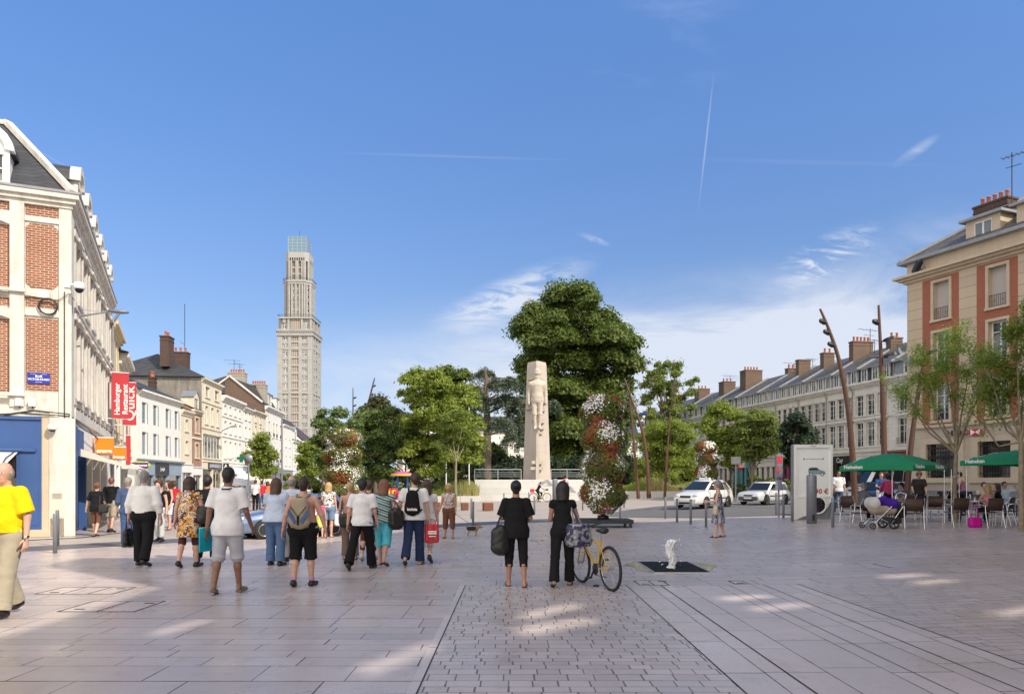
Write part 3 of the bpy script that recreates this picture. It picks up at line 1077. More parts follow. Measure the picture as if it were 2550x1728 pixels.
M['gutter']=mat('grey_gutter',(0.30,0.30,0.29),0.6,0.15,3)
def gutter_pipe(t,x,z0,z1,y=-0.12,name='drainpipe'):
 MB().tube([(x,y-0.3,z1),(x,y,z1-0.5),(x,y,z0)],0.05,8).build(name,M['gutter'],t)
def block(name,label,A,B,H,depth=10,wallm=None,trim=None,floors=(),cor=(0.4,0.35),rf=('gable',3,None),group=None,shop=None,fm=None,cat='house',dorm=(),chims=(),surr=0.12,gm=None,bands=(),style='casement',left_wall=None,right_wall=None,pipe=None,rails=False,reveal=None,sill=0.1):
 """a street house; floors = (z0, z1, [x centres in 0..1], width)"""
 t,w=frame_thing(name,label,cat,A,B,group)
 wallm,trim=wallm or M['cream'],trim or wallm
 holes=[]
 for(z0,z1,xs,ww)in floors:
  for u in xs:
   holes.append((u*w-ww/2,u*w+ww/2,z0,z1))
 sz=shop['z']if shop else 0.0
 mb=MB()
 wall_holes(mb,0,w,sz,H,holes,0.2,0,0)
 if left_wall is None:
  mb.quad((0,depth,sz),(0,0,sz),(0,0,H),(0,depth,H))
 if right_wall is None:
  mb.quad((w,0,0),(w,depth,0),(w,depth,H),(w,0,H))
 mb.quad((w,depth,0),(0,depth,0),(0,depth,H),(w,depth,H))
 mb.quad((0,depth,0),(0,0,0),(0,0,sz),(0,depth,sz))if sz else None
 mb.build('wall',wallm,t,recalc=False)
 if left_wall is not None:
  MB().quad((0,depth,0),(0,0,0),(0,0,H),(0,depth,H)).build('side_wall',left_wall,t,recalc=False)
 if right_wall is not None:
  MB().quad((w,0,0),(w,depth,0),(w,depth,H),(w,0,H)).build('side_wall',right_wall,t,recalc=False)
 tr=MB()
 for h in holes:
  if surr:
   surround(tr,*h,surr,0.045,sill,0)
 if cor:
  cornice(tr,-0.02,w+0.02,H+0.02,cor[0],cor[1],0,dent=len(cor)>2)
 for z in bands:
  tr.box(0,w,-0.09,0.01,z-0.09,z+0.09,0)
 if tr.v:
  tr.build('mouldings',trim,t)
 for h in holes:
  window(t,*h,0.2,fm,gm,style)
  if rails:
   railing(t,h[0],h[1],h[2],0.5,-0.06)
 if rf:
  roof(t,w,depth,H+0.02,rf[0],rf[1],rf[2]or M['slate'],over=(cor[1]if cor else 0.1),wallm=right_wall or wallm)
 for(u,dw,dh,kind)in dorm:
  dormer(t,u*w,H+0.05,dw,dh,0.12,kind,trim,M['zinc'])
 for(u,v,cw,cd,ch,n)in chims:
  rz_=H+(rf[1]*(1-abs(v-0.5)*2)if rf else 0)
  chimney(t,u*w,v*depth,rz_-0.8,cw,cd,ch+0.8,n,along='x' if cw>cd else 'y')
 if pipe is not None:
  gutter_pipe(t,pipe*w,0.2,H-0.2)
 if shop:
  shopfront(t,w,shop)
 return t,w
def shopfront(t,w,s):
 z=s['z']
 m=s.get('m',M['white_p'])
 mb=MB()
 n=s.get('n',3)
 fh=s.get('fascia',0.7)
 mb.box(0,w,-0.08,0.25,z-fh,z,0)
 mb.box(-0.01,w+0.01,-0.16,0.0,z,z+0.08,0)
 for k in range(n+1):
  x=k*w/n
  a,b=max(0,x-0.16),min(w,x+0.16)
  mb.box(a,b,-0.06,0.25,0,z-fh,0)
 mb.box(0,w,0.0,0.24,0.0,0.25,0)
 mb.build('shopfront',m,t)
 gm=s.get('gm',M['shopglass'])
 for k in range(n):
  a,b=k*w/n+0.16,(k+1)*w/n-0.16
  g=MB().quad((a,0.15,0.25),(b,0.15,0.25),(b,0.15,z-fh),(a,0.15,z-fh))
  if k==s.get('door',n//2):
   g.box((a+b)/2-0.03,(a+b)/2+0.03,0.1,0.149,0.25,z-fh,1)
  g.build('shop_window',[gm,m],t,recalc=False)
 if s.get('awning'):
  aw=MB()
  dz,dy=0.55,1.3
  a0,a1=s['awning']
  aw.quad((a0*w,-0.1,z-0.35),(a1*w,-0.1,z-0.35),(a1*w,-dy,z-0.35-dz),(a0*w,-dy,z-0.35-dz))
  aw.quad((a0*w,-dy,z-0.35-dz),(a1*w,-dy,z-0.35-dz),(a1*w,-dy,z-0.6-dz),(a0*w,-dy,z-0.6-dz))
  aw.add([(a0*w,-0.1,z-0.35),(a0*w,-dy,z-0.35-dz),(a0*w,-0.1,z-0.35-dz)],[(0,1,2)])
  aw.build('awning',s.get('am',M['awning']),t,recalc=False)
 if s.get('sign'):
  txt,size,smat,tcol,u0,u1=s['sign']
  sg=MB().box(u0*w,u1*w,-0.13,-0.081,z-fh+0.05,z-0.05,0)
  sg.text(txt,size,((u0+u1)/2*w,-0.131,z-fh/2),depth=0.006,mi=1)
  sg.build('shop_sign',[smat,tcol],t)
C0=Vector((-13.58,22.8))
DS=Vector((-0.409,0.912))
DF=Vector((0.912,0.409))
def side_pt(t_):
 return C0+DS*t_
def corner_building():
 L,DP=15.0,12.0
 t,w=frame_thing('corner_building','brick and stone corner building with mansard roof and blue shopfront at far left','building',C0,side_pt(L))
 H=10.0
 mb=MB()
 wins=[1.75+2.08*k for k in range(7)]
 holes=[]
 for z0,z1 in((4.35,6.75),(7.45,9.35)):
  for c in wins:
   holes.append((c-0.5,c+0.5,z0,z1))
 wall_holes(mb,0,L,3.65,H,holes,0.25,0,1)
 mb.quad((L,0,0),(L,DP,0),(L,DP,H),(L,0,H),1)
 mb.box(0.0,0.62,-0.06,0.0,3.65,H,1)
 for c in wins:
  for s in(-1,1):
   x0=c+s*0.5+(0 if s>0 else-0.24)
   mb.box(x0,x0+0.24,-0.05,0.0,3.9,H-0.3,1)
 for(z0,z1,p)in((3.65,3.95,0.10),(4.1,4.32,0.07),(6.78,6.95,0.12),(7.15,7.38,0.10),(9.4,9.62,0.09),(9.86,H,0.08)):
  mb.box(0.62,L,-p,0.0,z0,z1,1)
 for c in wins:
  for z1 in(6.75,9.35):
   mb.box(c-0.62,c+0.62,-0.17,-0.121,z1+0.03,z1+0.14,1)
 for c in wins:
  for z0 in(4.32,7.38):
   mb.box(c-0.66,c+0.66,-0.16,-0.09,z0-0.07,z0+0.03,1)
 fb=MB()
 X=Matrix(((0,1,0,0),(-1,0,0,DP),(0,0,1,0),(0,0,0,1)))
 fb.quad((0,0,0),(DP,0,0),(DP,0,H),(0,0,H),1)
 def brickpanel(x0,x1,z0,z1,ch=0.0):
  pts=[(x0+ch,z0),(x1-ch,z0),(x1,z0+ch),(x1,z1-ch),(x1-ch,z1),(x0+ch,z1),(x0,z1-ch),(x0,z0+ch)]if ch else[(x0,z0),(x1,z0),(x1,z1),(x0,z1)]
  fb.extrude(pts,-0.012,-0.001,0)
 rel=MB()
 for c in(11.28,8.55,5.7):
  brickpanel(c-0.42,c+0.42,7.5,9.45,0.13)
  brickpanel(c-0.42,c+0.42,4.4,6.6,0.0)
  brickpanel(c-0.42,c+0.42,9.68,9.98)
  brickpanel(c-0.42,c+0.42,6.92,7.22)
  fb.box(c-0.72,c+0.72,-0.05,-0.001,9.50,9.66,1)
  fb.box(c-0.72,c+0.72,-0.05,-0.001,6.66,6.82,1)
 for c in(9.98,7.1,4.2):
  brickpanel(c-0.5,c+0.5,4.35,6.5)
  brickpanel(c-0.5,c+0.5,7.45,9.3)
  brickpanel(c-0.5,c+0.5,9.75,10.0)
  brickpanel(c-0.5,c+0.5,6.9,7.15)
  for s in(-1,1):
   x0=c+(0.5 if s>0 else-0.86)
   fb.box(x0,x0+0.36,-0.16,-0.001,3.9,H,1)
  for z0,z1 in((6.5,6.8),(9.3,9.7)):
   n=6
   top=[(c-0.5+k/n,z0+0.12*math.sin(math.pi*k/n))for k in range(n+1)]
   fb.extrude([(c+0.5,z1),(c-0.5,z1)]+top,-0.155,-0.002,1)
  for z0 in(4.3,7.4):
   fb.box(c-0.7,c+0.9,-0.27,-0.161,z0-0.09,z0+0.0,1)
 fb.box(DP-0.27,DP+0.06,-0.06,-0.001,3.6,H,1)
 fb.box(DP-0.52,DP+0.16,-0.10,-0.001,0.0,3.6,1)
 fb.box(0,DP-0.52,-0.10,-0.001,3.62,3.92,1)
 fb.box(0,DP-0.52,-0.06,-0.001,7.22,7.36,1)
 fb.move(X)
 mb.add(fb.v,[f for f in fb.f],0)
 mb.m[-len(fb.m):]=fb.m
 mb.build('wall',[M['brick_o'],M['stone_w']],t)
 c=MB()
 for(p,z0,z1)in((0.10,H,H+0.12),(0.19,H+0.12,H+0.25),(0.28,H+0.25,H+0.42)):
  c.extrude([(-p,-p),(L,-p),(L,0.3),(0.3,0.3),(0.3,DP),(-p,DP)],z0,z1,0,'xy')
 c.build('cornice',M['stone_w'],t)
 g=MB()
 g.extrude([(-0.31,-0.31),(L,-0.31),(L,-0.2),(-0.2,-0.2),(-0.2,DP),(-0.31,DP)],H+0.40,H+0.47,0,'xy')
 g.build('gutter',M['lead'],t)
 for h in holes:
  window(t,*h,0.25)
 i,hh=1.95,2.65
 z=H+0.44
 r=MB()
 r.quad((-0.1,-0.1,z),(L,-0.1,z),(L,i,z+hh),(i,i,z+hh))
 r.quad((-0.1,DP,z),(-0.1,-0.1,z),(i,i,z+hh),(i,DP,z+hh))
 r.build('roof',M['slate'],t)
 r=MB()
 r.quad((i,i,z+hh),(L,i,z+hh),(L,DP/2,z+hh+0.7),(DP/2,DP/2,z+hh+0.7))
 r.quad((i,DP,z+hh),(i,i,z+hh),(DP/2,DP/2,z+hh+0.7),(DP/2,DP,z+hh+0.7))
 r.quad((L,-0.1,z),(L,DP,z),(L,DP,z+hh+0.7),(L,i,z+hh))
 r.build('upper_roof',M['slate'],t)
 rb=MB()
 rb.beam((-0.12,-0.12,z+0.05),(i,i,z+hh+0.06),0.26,0.14)
 rb.beam((i,i,z+hh+0.03),(i,DP,z+hh+0.03),0.16,0.14)
 rb.beam((i,i,z+hh+0.03),(L,i,z+hh+0.03),0.16,0.14)
 rb.build('hip_flashing',M['stone_w'],t)
 for k in range(6):
  dormer(t,1.9+2.4*k,z+0.0,1.15,0.95,-0.08,'round',M['stone_w'],M['slate'],depth=1.6)
 for cx in(9.72,5.6):
  dormer(t,cx,z,1.5,1.05,-0.1,'round',M['white_p'],M['slate'],X,depth=1.8)
 s=MB()
 s.box(0,DP-0.72,-0.10,-0.003,2.62,3.60,0)
 s.box(0,DP-0.72,-0.16,-0.102,3.52,3.60,0)
 s.box(0,DP-0.86,-0.20,-0.101,2.56,2.66,0)
 s.box(DP-1.36,DP-0.72,-0.10,-0.003,0.22,2.62,0)
 s.box(DP-1.28,DP-0.80,-0.115,-0.1005,0.35,2.5,0)
 s.box(0,6.0,-0.10,-0.003,0.22,2.62,0)
 s.move(X)
 s.box(0.1,1.2,-0.10,-0.062,0.1,3.4,0)
 s.box(1.2,2.6,-0.12,-0.06,2.5,3.35,0)
 s.box(3.2,3.5,-0.12,0.1,0.0,2.6,0)
 s.build('shopfront',M['blue_paint'],t)
 st=MB()
 st.box(6.0,DP-0.52,-0.14,-0.003,0.0,0.22,0)
 st.box(DP-0.72,DP-0.52,-0.07,-0.003,0.0,3.62,0)
 st.box(DP-0.50,DP-0.13,-0.10,-0.061,0.0,0.55,0)
 st.move(X)
 st.build('plinth',M['stone_hp'],t)
 g=MB().quad((6.0,-0.02,0.22),(DP-1.36,-0.02,0.22),(DP-1.36,-0.02,2.6),(6.0,-0.02,2.6)).move(X)
 g.build('shop_window',M['shopglass'],t,recalc=False)
 v=MB().box(DP-0.47,DP-0.16,-0.115,-0.101,0.60,1.35,0).move(X)
 for k in range(9):
  v2=MB().box(DP-0.44,DP-0.19,-0.122,-0.1155,1.14+k*0.02,1.15+k*0.02,1).move(X)
  v.add(v2.v,v2.f,1)
 v.build('vent_box',[M['cream'],M['gutter']],t)
 a=MB()
 a.quad((5.8,-0.12,2.56),(DP-1.30,-0.12,2.56),(DP-1.55,-1.25,2.0),(5.8,-1.25,2.0))
 a.quad((5.8,-1.25,2.0),(DP-1.55,-1.25,2.0),(DP-1.55,-1.25,1.78),(5.8,-1.25,1.78))
 a.move(X)
 a.build('awning',M['awning'],t,recalc=False)
 b=MB().tube([(5.8,-0.16,2.60),(DP-1.2,-0.16,2.60)],0.06,8)
 b.tube([(DP-1.4,-0.16,2.55),(DP-1.5,-0.8,2.35),(DP-1.58,-1.22,2.02)],0.02,6)
 b.tube([(DP-2.9,-0.1,3.55),(DP-2.3,-0.9,3.35),(DP-1.9,-1.1,3.1)],0.018,6)
 b.move(X)
 b.build('awning_frame',M['blue_paint'],t)
 d=MB()
 for(x0,x1)in((1.2,3.2),(3.5,6.2),(6.6,9.4),(9.8,12.6)):
  d.quad((x0,0.30,0),(x1,0.30,0),(x1,0.30,2.6),(x0,0.30,2.6),0)
 d.build('shop_window',M['shopglass'],t,recalc=False)
 p=MB()
 for(x0,x1,m_)in((6.2,6.6,0),(9.4,9.8,0),(12.6,15.0,0)):
  p.box(x0,x1,-0.02,0.28,0,2.6,0)
 p.box(1.2,15.0,0.0,0.28,2.6,3.65,0)
 p.build('shop_pier',M['white_r'],t)
 dp=MB()
 for x in(2.2,4.8,5.5,8.0,11.2):
  dp.box(x-0.04,x+0.04,0.22,0.295,0,2.6,0)
 dp.box(1.2,12.6,0.22,0.294,2.1,2.18,0)
 dp.build('door_frame',M['dark'],t)
 aw=MB()
 for(x0,x1,z0,out)in((1.7,6.6,2.75,1.5),(7.0,12.6,2.75,1.6)):
  aw.quad((x0,-0.1,z0),(x1,-0.1,z0),(x1,-out,z0-0.62),(x0,-out,z0-0.62))
  aw.quad((x0,-out,z0-0.62),(x1,-out,z0-0.62),(x1,-out,z0-0.85),(x0,-out,z0-0.85))
  aw.add([(x0,-0.1,z0),(x0,-out,z0-0.62),(x0,-0.1,z0-0.25)],[(0,1,2)])
 aw.build('side_awning',M['awning'],t,recalc=False)
 gutter_pipe(t,L-0.25,0.2,H)
 gutter_pipe(t,L-0.05,0.2,H)
 return t
corner_building()
TROT=math.atan2(DS.y,DS.x)
def on_side(x,y=0.0,z=0.0):
 """point in the corner block's frame: x along the street side, -y out over the street"""
 n=Vector((DF.x,DF.y))
 p=side_pt(x)-n*y
 return Vector((p.x,p.y,z))
def on_front(fx,out,z):
 """point on the corner block's frontal facade, fx metres left of the corner"""
 n=Vector((0.409,-0.912))
 p=C0-DF*fx+n*out
 return Vector((p.x,p.y,z))
FROT=math.atan2(DF.y,DF.x)
t=thing('street_name_sign','blue enamel street name plate on the lower brick panel of the corner building','sign',on_front(0.80,0.025,4.78),FROT)
mb=MB().box(-0.29,0.29,-0.012,0.0,-0.17,0.17,0)
mb.build('plate',mat('blue_enamel',(0.02,0.03,0.30),0.3,0.03),t)
mb=MB()
mb.text('RUE',0.10,(0,-0.013,0.055),depth=0.003,bold=0.003)
mb.text('VICTOR-HUGO',0.082,(0,-0.013,-0.035),depth=0.003,bold=0.003)
mb.text('1802-1885',0.04,(0,-0.013,-0.115),depth=0.002)
mb.text('Commune',0.035,(-0.15,-0.013,0.13),depth=0.002)
mb.text("d'Amiens",0.035,(0.15,-0.013,0.13),depth=0.002)
mb.build('lettering',M['white_p'],t)
t=thing('dome_camera','white dome surveillance camera on the corner of the brick building','security camera',on_front(0.0,0.05,7.55),FROT)
MB().beam((0,0,0.12),(0.28,-0.32,0.14),0.05,0.05).box(-0.12,0.05,-0.05,0.02,0.04,0.24).build('bracket',M['white_p'],t)
MB().lathe([(0.02,0.22),(0.13,0.2),(0.15,0.08),(0.15,0.0)],14,0,(0.3,-0.34,-0.05)).build('housing',M['white_p'],t)
MB().ball((0.3,-0.34,-0.05),0.12,12).build('dome',M['dark'],t)
t=thing('wall_camera','small round white camera on the pilaster above the blue shopfront','security camera',on_front(0.42,0.06,3.28),FROT)
MB().beam((0,0,0.05),(0,-0.12,0.03),0.05,0.05).build('bracket',M['white_p'],t)
MB().lathe([(0.06,0.16),(0.11,0.14),(0.125,0.02),(0.10,-0.02)],14,0,(0.0,-0.2,-0.04)).build('housing',M['white_p'],t)
MB().lathe([(0.095,0.0),(0.09,-0.03),(0.03,-0.05)],12,0,(0.0,-0.2,-0.06)).build('lens',M['dark'],t)
for fx,lab in((1.28,'left of two small white floodlights under the street name plate'),(0.95,'right of two small white floodlights under the street name plate')):
 t=thing('floodlight',lab,'floodlight',on_front(fx,0.06,3.98),FROT,'small floodlights on the corner building')
 MB().bbox(-0.09,0.09,-0.18,-0.02,-0.06,0.16).build('housing',M['white_p'],t)
 MB().beam((0,-0.05,-0.05),(0.0,0.0,-0.2),0.03,0.03).build('bracket',M['iron'],t)
mb=MB()
p0=on_front(0.13,0.09,0)
mb.tube([on_front(0.12,0.1,z)for z in(3.6,4.5,5.5,6.5,7.05,7.45)],0.014,5)
mb.tube([on_front(3.5,0.12,3.66),on_front(2.4,0.12,3.6),on_front(1.5,0.12,3.68),on_front(0.9,0.12,3.8),on_front(0.0,0.14,3.72),on_side(1.0,-0.15,3.55),on_side(3,-0.2,3.5),on_side(6,-0.2,3.3),on_side(9,-0.2,3.45),on_side(12.6,-0.2,3.25)],0.018,5)
mb.tube([on_front(3.5,0.13,3.60),on_front(2.0,0.13,3.52),on_front(1.3,0.13,3.72),on_front(0.0,0.15,3.66),on_side(2.0,-0.16,3.42),on_side(5,-0.2,3.38),on_side(12.6,-0.2,3.2)],0.016,5)
cn=on_front(0.55,0.12,6.95)
ring=[(cn+Vector((DF.x,DF.y,0))*(0.24*math.cos(a))+Vector((0,0,0.24*math.sin(a))))for a in[2*math.pi*k/20 for k in range(20)]]
mb.tube(ring,0.03,6,closed=True)
mb.tube([on_front(1.8,0.1,7.3),on_front(0.3,0.12,7.15),on_front(0.0,0.14,7.4),on_side(0.3,-0.1,7.3)],0.012,5)
mb.build('cable_bundle',M['iron'],label='black cables with a hanging coil strung round the corner brick building',cat='cable')
t=thing('wall_lamp','grey street lamp on a long arm fixed to the side of the corner brick building','street lamp',on_side(1.3,0,7.1),TROT,'wall mounted street lamps',0.72)
MB().box(-0.11,0.11,-0.08,0.0,-0.25,0.25).build('wall_plate',M['grey_paint'],t)
MB().tube([(0,-0.08,-0.15),(-0.05,-0.7,0.0),(-0.1,-1.35,0.16)],[0.05,0.035,0.03],8).build('arm',M['grey_paint'],t)
MB().tube([(0,-0.08,0.22),(-0.05,-0.7,0.14),(-0.1,-1.35,0.18)],0.008,5).build('stay',M['grey_paint'],t)
mb=MB().ball((-0.12,-1.75,0.2),0.44,14,0,(0.42,1.0,0.22))
mb.build('lamp_head',M['grey_paint'],t)
def hanging_sign(label,cat,x,z0,z1,out,th,m,body,name='hanging_sign',off=0.55,group=None):
 t=thing(name,label,cat,on_side(x,0,0),TROT,group)
 MB().box(-th/2,th/2,-off-out,-off,z0,z1).build('panel',m,t)
 b=MB()
 b.tube([(0,0.05,z1+0.03),(0,-off-out,z1+0.03)],0.025,6)
 b.tube([(0,0.05,z0-0.03),(0,-off-out,z0-0.03)],0.025,6)
 b.build('bracket',M['white_p'],t)
 tx=MB()
 for(s,size,yy,zz,vert,sx)in body:
  for sgn in(-1,):
   x_=-th/2-0.002
   ax,up=((0,0,1),(0,1,0))if vert else((0,-1,0),(0,0,1))
   tx.text(s,size,(x_,-off-out*yy,z0+(z1-z0)*zz),ax,up,0.004,0,'CENTER',sx,0.008)
 tx.build('lettering',M['white_p'],t)
 return t
hanging_sign('tall red banner reading Hamburger Restaurant on the left street','banner',13.0,4.65,6.75,0.72,0.10,M['red'],[('Hamburger',0.32,0.32,0.42,True,1.0),('Restaurant',0.32,0.78,0.42,True,1.0)],'shop_banner',0.2,'red restaurant banners')
hanging_sign('tall red banner with large white letters just behind the first red banner','banner',16.6,4.6,6.75,0.64,0.10,M['red'],[('Quick',0.66,0.55,0.5,True,1.1)],'shop_banner',0.42,'red restaurant banners')
hanging_sign('larger orange square shop sign hanging nearest above the awnings','shop sign',6.8,2.75,3.36,0.62,0.5,M['orange'],[('orange',0.19,0.5,0.18,False,1.0)],'shop_sign',0.1,'orange shop signs')
hanging_sign('smaller orange square shop sign hanging behind the larger orange one','shop sign',14.0,2.75,3.30,0.6,0.5,M['orange'],[('orange',0.18,0.5,0.18,False,1.0)],'shop_sign',0.15,'orange shop signs')
hanging_sign('red vertical tobacco shop sign behind the orange signs','shop sign',18.0,2.6,4.1,0.22,0.2,M['red'],[],'shop_sign',0.5)
t=hanging_sign('purple oval sign with a lime rim above the second awning','shop sign',21.5,2.45,2.78,0.95,0.1,mat('purple_sign',(0.12,0.01,0.16),0.5),[('full and sweet',0.15,0.5,0.5,False,1.0)],'oval_shop_sign',0.5)
MB().lathe([(0.60,-0.05),(0.60,0.03)],24,0,(0,0,0)).move(Matrix.Translation((0.01,-0.98,2.615))@Matrix.Rotation(R(90),4,'Y')@Matrix.Diagonal((0.40,1,1,1))).build('rim',mat('lime_rim',(0.35,0.6,0.03),0.5),t)
block('town_house','narrow cream house with steep mansard right behind the brick corner building',side_pt(15.02),side_pt(20.7),9.6,10,M['cream_y'],M['cream_y'],floors=((4.4,6.3,(0.25,0.75),0.9),(7.2,8.9,(0.25,0.75),0.9)),cor=(0.5,0.35),rf=('mansard',2.6,M['cream_y']),shop=dict(z=3.4,n=2),group='houses on the left street',bands=(4.0,6.9))
block('town_house','cream house with deep boxed eaves behind the two red banners',side_pt(20.72),side_pt(26.9),8.9,10,M['cream_y'],M['stone_w'],floors=((4.2,6.0,(0.25,0.75),0.9),(6.8,8.0,(0.25,0.75),0.9)),cor=(0.6,0.5),rf=('hip',2.0,M['slate']),shop=dict(z=3.3,n=2,awning=(0.05,0.95)),group='houses on the left street',bands=(3.8,))
block('town_house','narrow brick striped house squeezed between cream house and white house with grey windows',side_pt(26.92),side_pt(31.2),8.0,10,M['brick_o'],M['stone_w'],floors=((4.2,6.0,(0.5,),0.9),),cor=(0.5,0.5),rf=('gable',2.0,M['slate']),shop=dict(z=3.3,n=1),group='houses on the left street',bands=(3.8,6.6))
S0=Vector((-27.75,55.0))
SD=Vector((-0.11,0.994))
def st_pt(px):
 k=(px-CX)/FPX
 t_=(k*S0.y-S0.x)/(SD.x-k*SD.y)
 return S0+SD*t_
P=st_pt
M['charcoal']=mat('charcoal_sign',(0.035,0.04,0.05),0.5)
t,w=block('town_house','white house with grey blue windows and grey shopfront on the left street',P(344),P(450),8.55,9,M['white_r'],M['white_r'],floors=((3.75,5.45,(0.13,0.37,0.66,0.89),0.95),(6.1,7.7,(0.13,0.37,0.66,0.89),0.95)),cor=(0.35,0.35),rf=('hip',2.3,M['slate']),surr=0.0,fm=M['bluegrey'],style='grid',shop=dict(z=3.2,m=M['bluegrey'],n=3,fascia=1.0,sign=('Jungle',0.42,M['charcoal'],M['white_p'],0.34,0.66)),group='houses on the left street')
MB().box(-0.3,w+0.3,-0.3,0.0,3.28,3.4).build('ledge',M['lead'],t)
sh=MB()
for u in(0.13,0.37,0.66,0.89):
 for z0,z1 in((3.75,5.45),(6.1,7.7)):
  sh.box(u*w+0.48,u*w+0.62,-0.03,0.0,z0,z1)
sh.build('window_trim',M['bluegrey'],t)
block('town_house','low cream house with grey chimney between white house and narrow brick house',P(451),P(478),8.0,9,M['cream'],M['cream'],floors=((4.2,5.3,(0.5,),0.8),(6.2,7.2,(0.5,),0.8)),cor=(0.5,0.3),rf=('gable',2.2,M['slate']),shop=dict(z=3.2,m=M['white_p'],n=1),group='houses on the left street',chims=((0.3,0.3,0.7,0.5,1.4,2),))
block('town_house','narrow orange brick house with cream bands and a small dormer',P(478.3),P(502),8.3,9,M['brick_o'],M['cream'],floors=((3.9,5.2,(0.5,),1.0),(6.2,7.6,(0.5,),1.0)),cor=(0.4,0.3),rf=('gable',2.2,M['slate']),shop=dict(z=3.0,m=M['white_p'],n=1),group='houses on the left street',dorm=((0.6,1.4,1.2,'gable'),),bands=(5.7,))
block('town_house','tall cream house with large shop window on its first floor and dark roof',P(502.3),P(552),11.6,10,M['cream'],M['cream'],floors=((4.0,6.3,(0.5,),6.2),(7.3,9.0,(0.22,0.5,0.78),0.9),(9.9,10.9,(0.27,0.73),1.4)),cor=(0.4,0.3),rf=('hip',2.6,M['slate']),style='wide',left_wall=mat('sooty_render',(0.22,0.205,0.18),0.9,0.25,1.2,streak=0.8),shop=dict(z=3.6,m=M['cream'],n=2,sign=('ALAIN AFFLELOU',0.5,M['navy'],M['white_p'],0.25,0.95)),group='houses on the left street',chims=((0.15,0.35,1.5,0.8,2.0,2),(0.96,0.4,0.9,1.6,1.2,3)),bands=(6.9,9.4))
block('town_house','white stuccoed house with small attic windows and an A sign',P(552.3),P(604),10.7,10,M['white_r'],M['white_r'],floors=((4.2,6.0,(0.15,0.38,0.62,0.85),0.9),(6.9,8.1,(0.15,0.38,0.62,0.85),0.9),(9.0,9.8,(0.15,0.38,0.62,0.85),0.9)),cor=(0.6,0.5),rf=('gable',1.8,M['lead']),shop=dict(z=3.4,m=M['white_p'],n=3,awning=(0.1,0.9),am=M['white_p']),group='houses on the left street',bands=(3.8,6.5,8.6))
block('town_house','white pharmacy house with pediment windows next to the narrow cream house',P(604.3),P(628),10.4,10,M['white_r'],M['white_r'],floors=((4.2,6.0,(0.3,0.7),0.9),(6.9,8.1,(0.3,0.7),0.9),(9.0,9.9,(0.3,0.7),0.9)),cor=(0.5,0.4),rf=('gable',1.8,M['lead']),shop=dict(z=3.4,m=M['bluegrey'],n=2),group='houses on the left street',bands=(3.8,6.5))
block('town_house','narrow cream house with tall brown gable wall and grey chimneys behind',P(628.3),P(660),10.5,12,M['cream'],M['cream'],floors=((4.2,6.0,(0.25,0.62),0.9),(7.0,8.6,(0.25,0.62),0.9),(9.1,9.9,(0.25,0.62),0.9)),cor=(0.5,0.4),rf=('gable',1.6,M['lead']),shop=dict(z=3.4,m=M['white_p'],n=2),group='houses on the left street')
block('town_house','white house with brown shutters, slate mansard and two white dormers',P(660.3),P(704),11.7,10,M['white_r'],M['white_r'],fm=M['brown_door'],floors=((4.4,6.3,(0.2,0.45,0.62,0.85),1.0),(7.9,9.8,(0.2,0.45,0.62,0.85),1.0)),cor=(0.5,0.5),rf=('mansard',2.6,M['slate']),shop=dict(z=3.6,m=M['lead'],n=3),group='houses on the left street',left_wall=M['brick_old'],dorm=((0.3,2.0,1.8,'flat'),(0.75,2.0,1.8,'flat')),rails=True)
block('town_house','pale narrow house with grey slate eaves before the tower',P(704.3),P(728),10.2,10,M['white_r'],M['white_r'],floors=((4.2,5.6,(0.3,0.7),0.9),(7.0,8.2,(0.3,0.7),0.9)),cor=(0.4,0.3),rf=('gable',2.5,M['slate']),shop=dict(z=3.4,m=M['lead'],n=2),group='houses on the left street',left_wall=M['brick_old'],chims=((0.1,0.35,1.2,1.2,2.4,0),))
block('town_house','low white house with one dormer near the end of the left row',P(728.3),P(752),8.2,10,M['white_r'],M['white_r'],floors=((4.4,5.6,(0.2,0.5,0.8),0.9),(6.2,7.2,(0.2,0.5,0.8),0.9)),cor=(0.4,0.3),rf=('gable',3.2,M['tile']),shop=dict(z=3.4,m=M['white_p'],n=2),group='houses on the left street',left_wall=M['brick_old'],dorm=((0.4,2.0,1.6,'gable'),))
block('town_house','white house with red brick gable end, farthest of the left row',P(752.3),P(792),8.6,10,M['white_r'],M['white_r'],floors=((4.4,5.6,(0.15,0.4,0.65,0.9),0.9),(6.4,7.4,(0.15,0.4,0.65,0.9),0.9)),cor=(0.4,0.3),rf=('gable',4.5,M['tile']),shop=dict(z=3.4,m=M['white_p'],n=3),group='houses on the left street',left_wall=M['brick_old'])
t,w=frame_thing('brick_gable_house','tall brown brick gable house with two rendered chimney stacks behind the left row','house',(-42.0,97.2),(-32.7,97.2))
ZL,ZR,ZP,UP,dd=11.6,12.0,15.4,5.1,2.6
mb=MB()
mb.add([(0,0,0),(w,0,0),(w,0,ZR),(UP,0,ZP),(0,0,ZL)],[(0,1,2,3,4)])
mb.quad((w,0,0),(w,dd,0),(w,dd,ZR),(w,0,ZR))
mb.quad((0,dd,0),(0,0,0),(0,0,ZL),(0,dd,ZL))
mb.build('wall',M['brick_old'],t,recalc=False)
r=MB().quad((UP,0.02,ZP+.05),(w+0.1,0.02,ZR),(w+0.1,dd,ZR),(UP,dd,ZP+.05))
r.quad((-0.2,0.02,ZL),(UP,0.02,ZP+.05),(UP,dd,ZP+.05),(-0.2,dd,ZL))
r.build('roof',M['slate'],t,recalc=False)
MB().beam((UP,-0.05,ZP+.1),(w+0.1,-0.05,ZR+.1),0.25,0.2).beam((UP,-0.05,ZP+.1),(-0.2,-0.05,ZL+.1),0.25,0.2).build('coping',M['stone_w'],t)
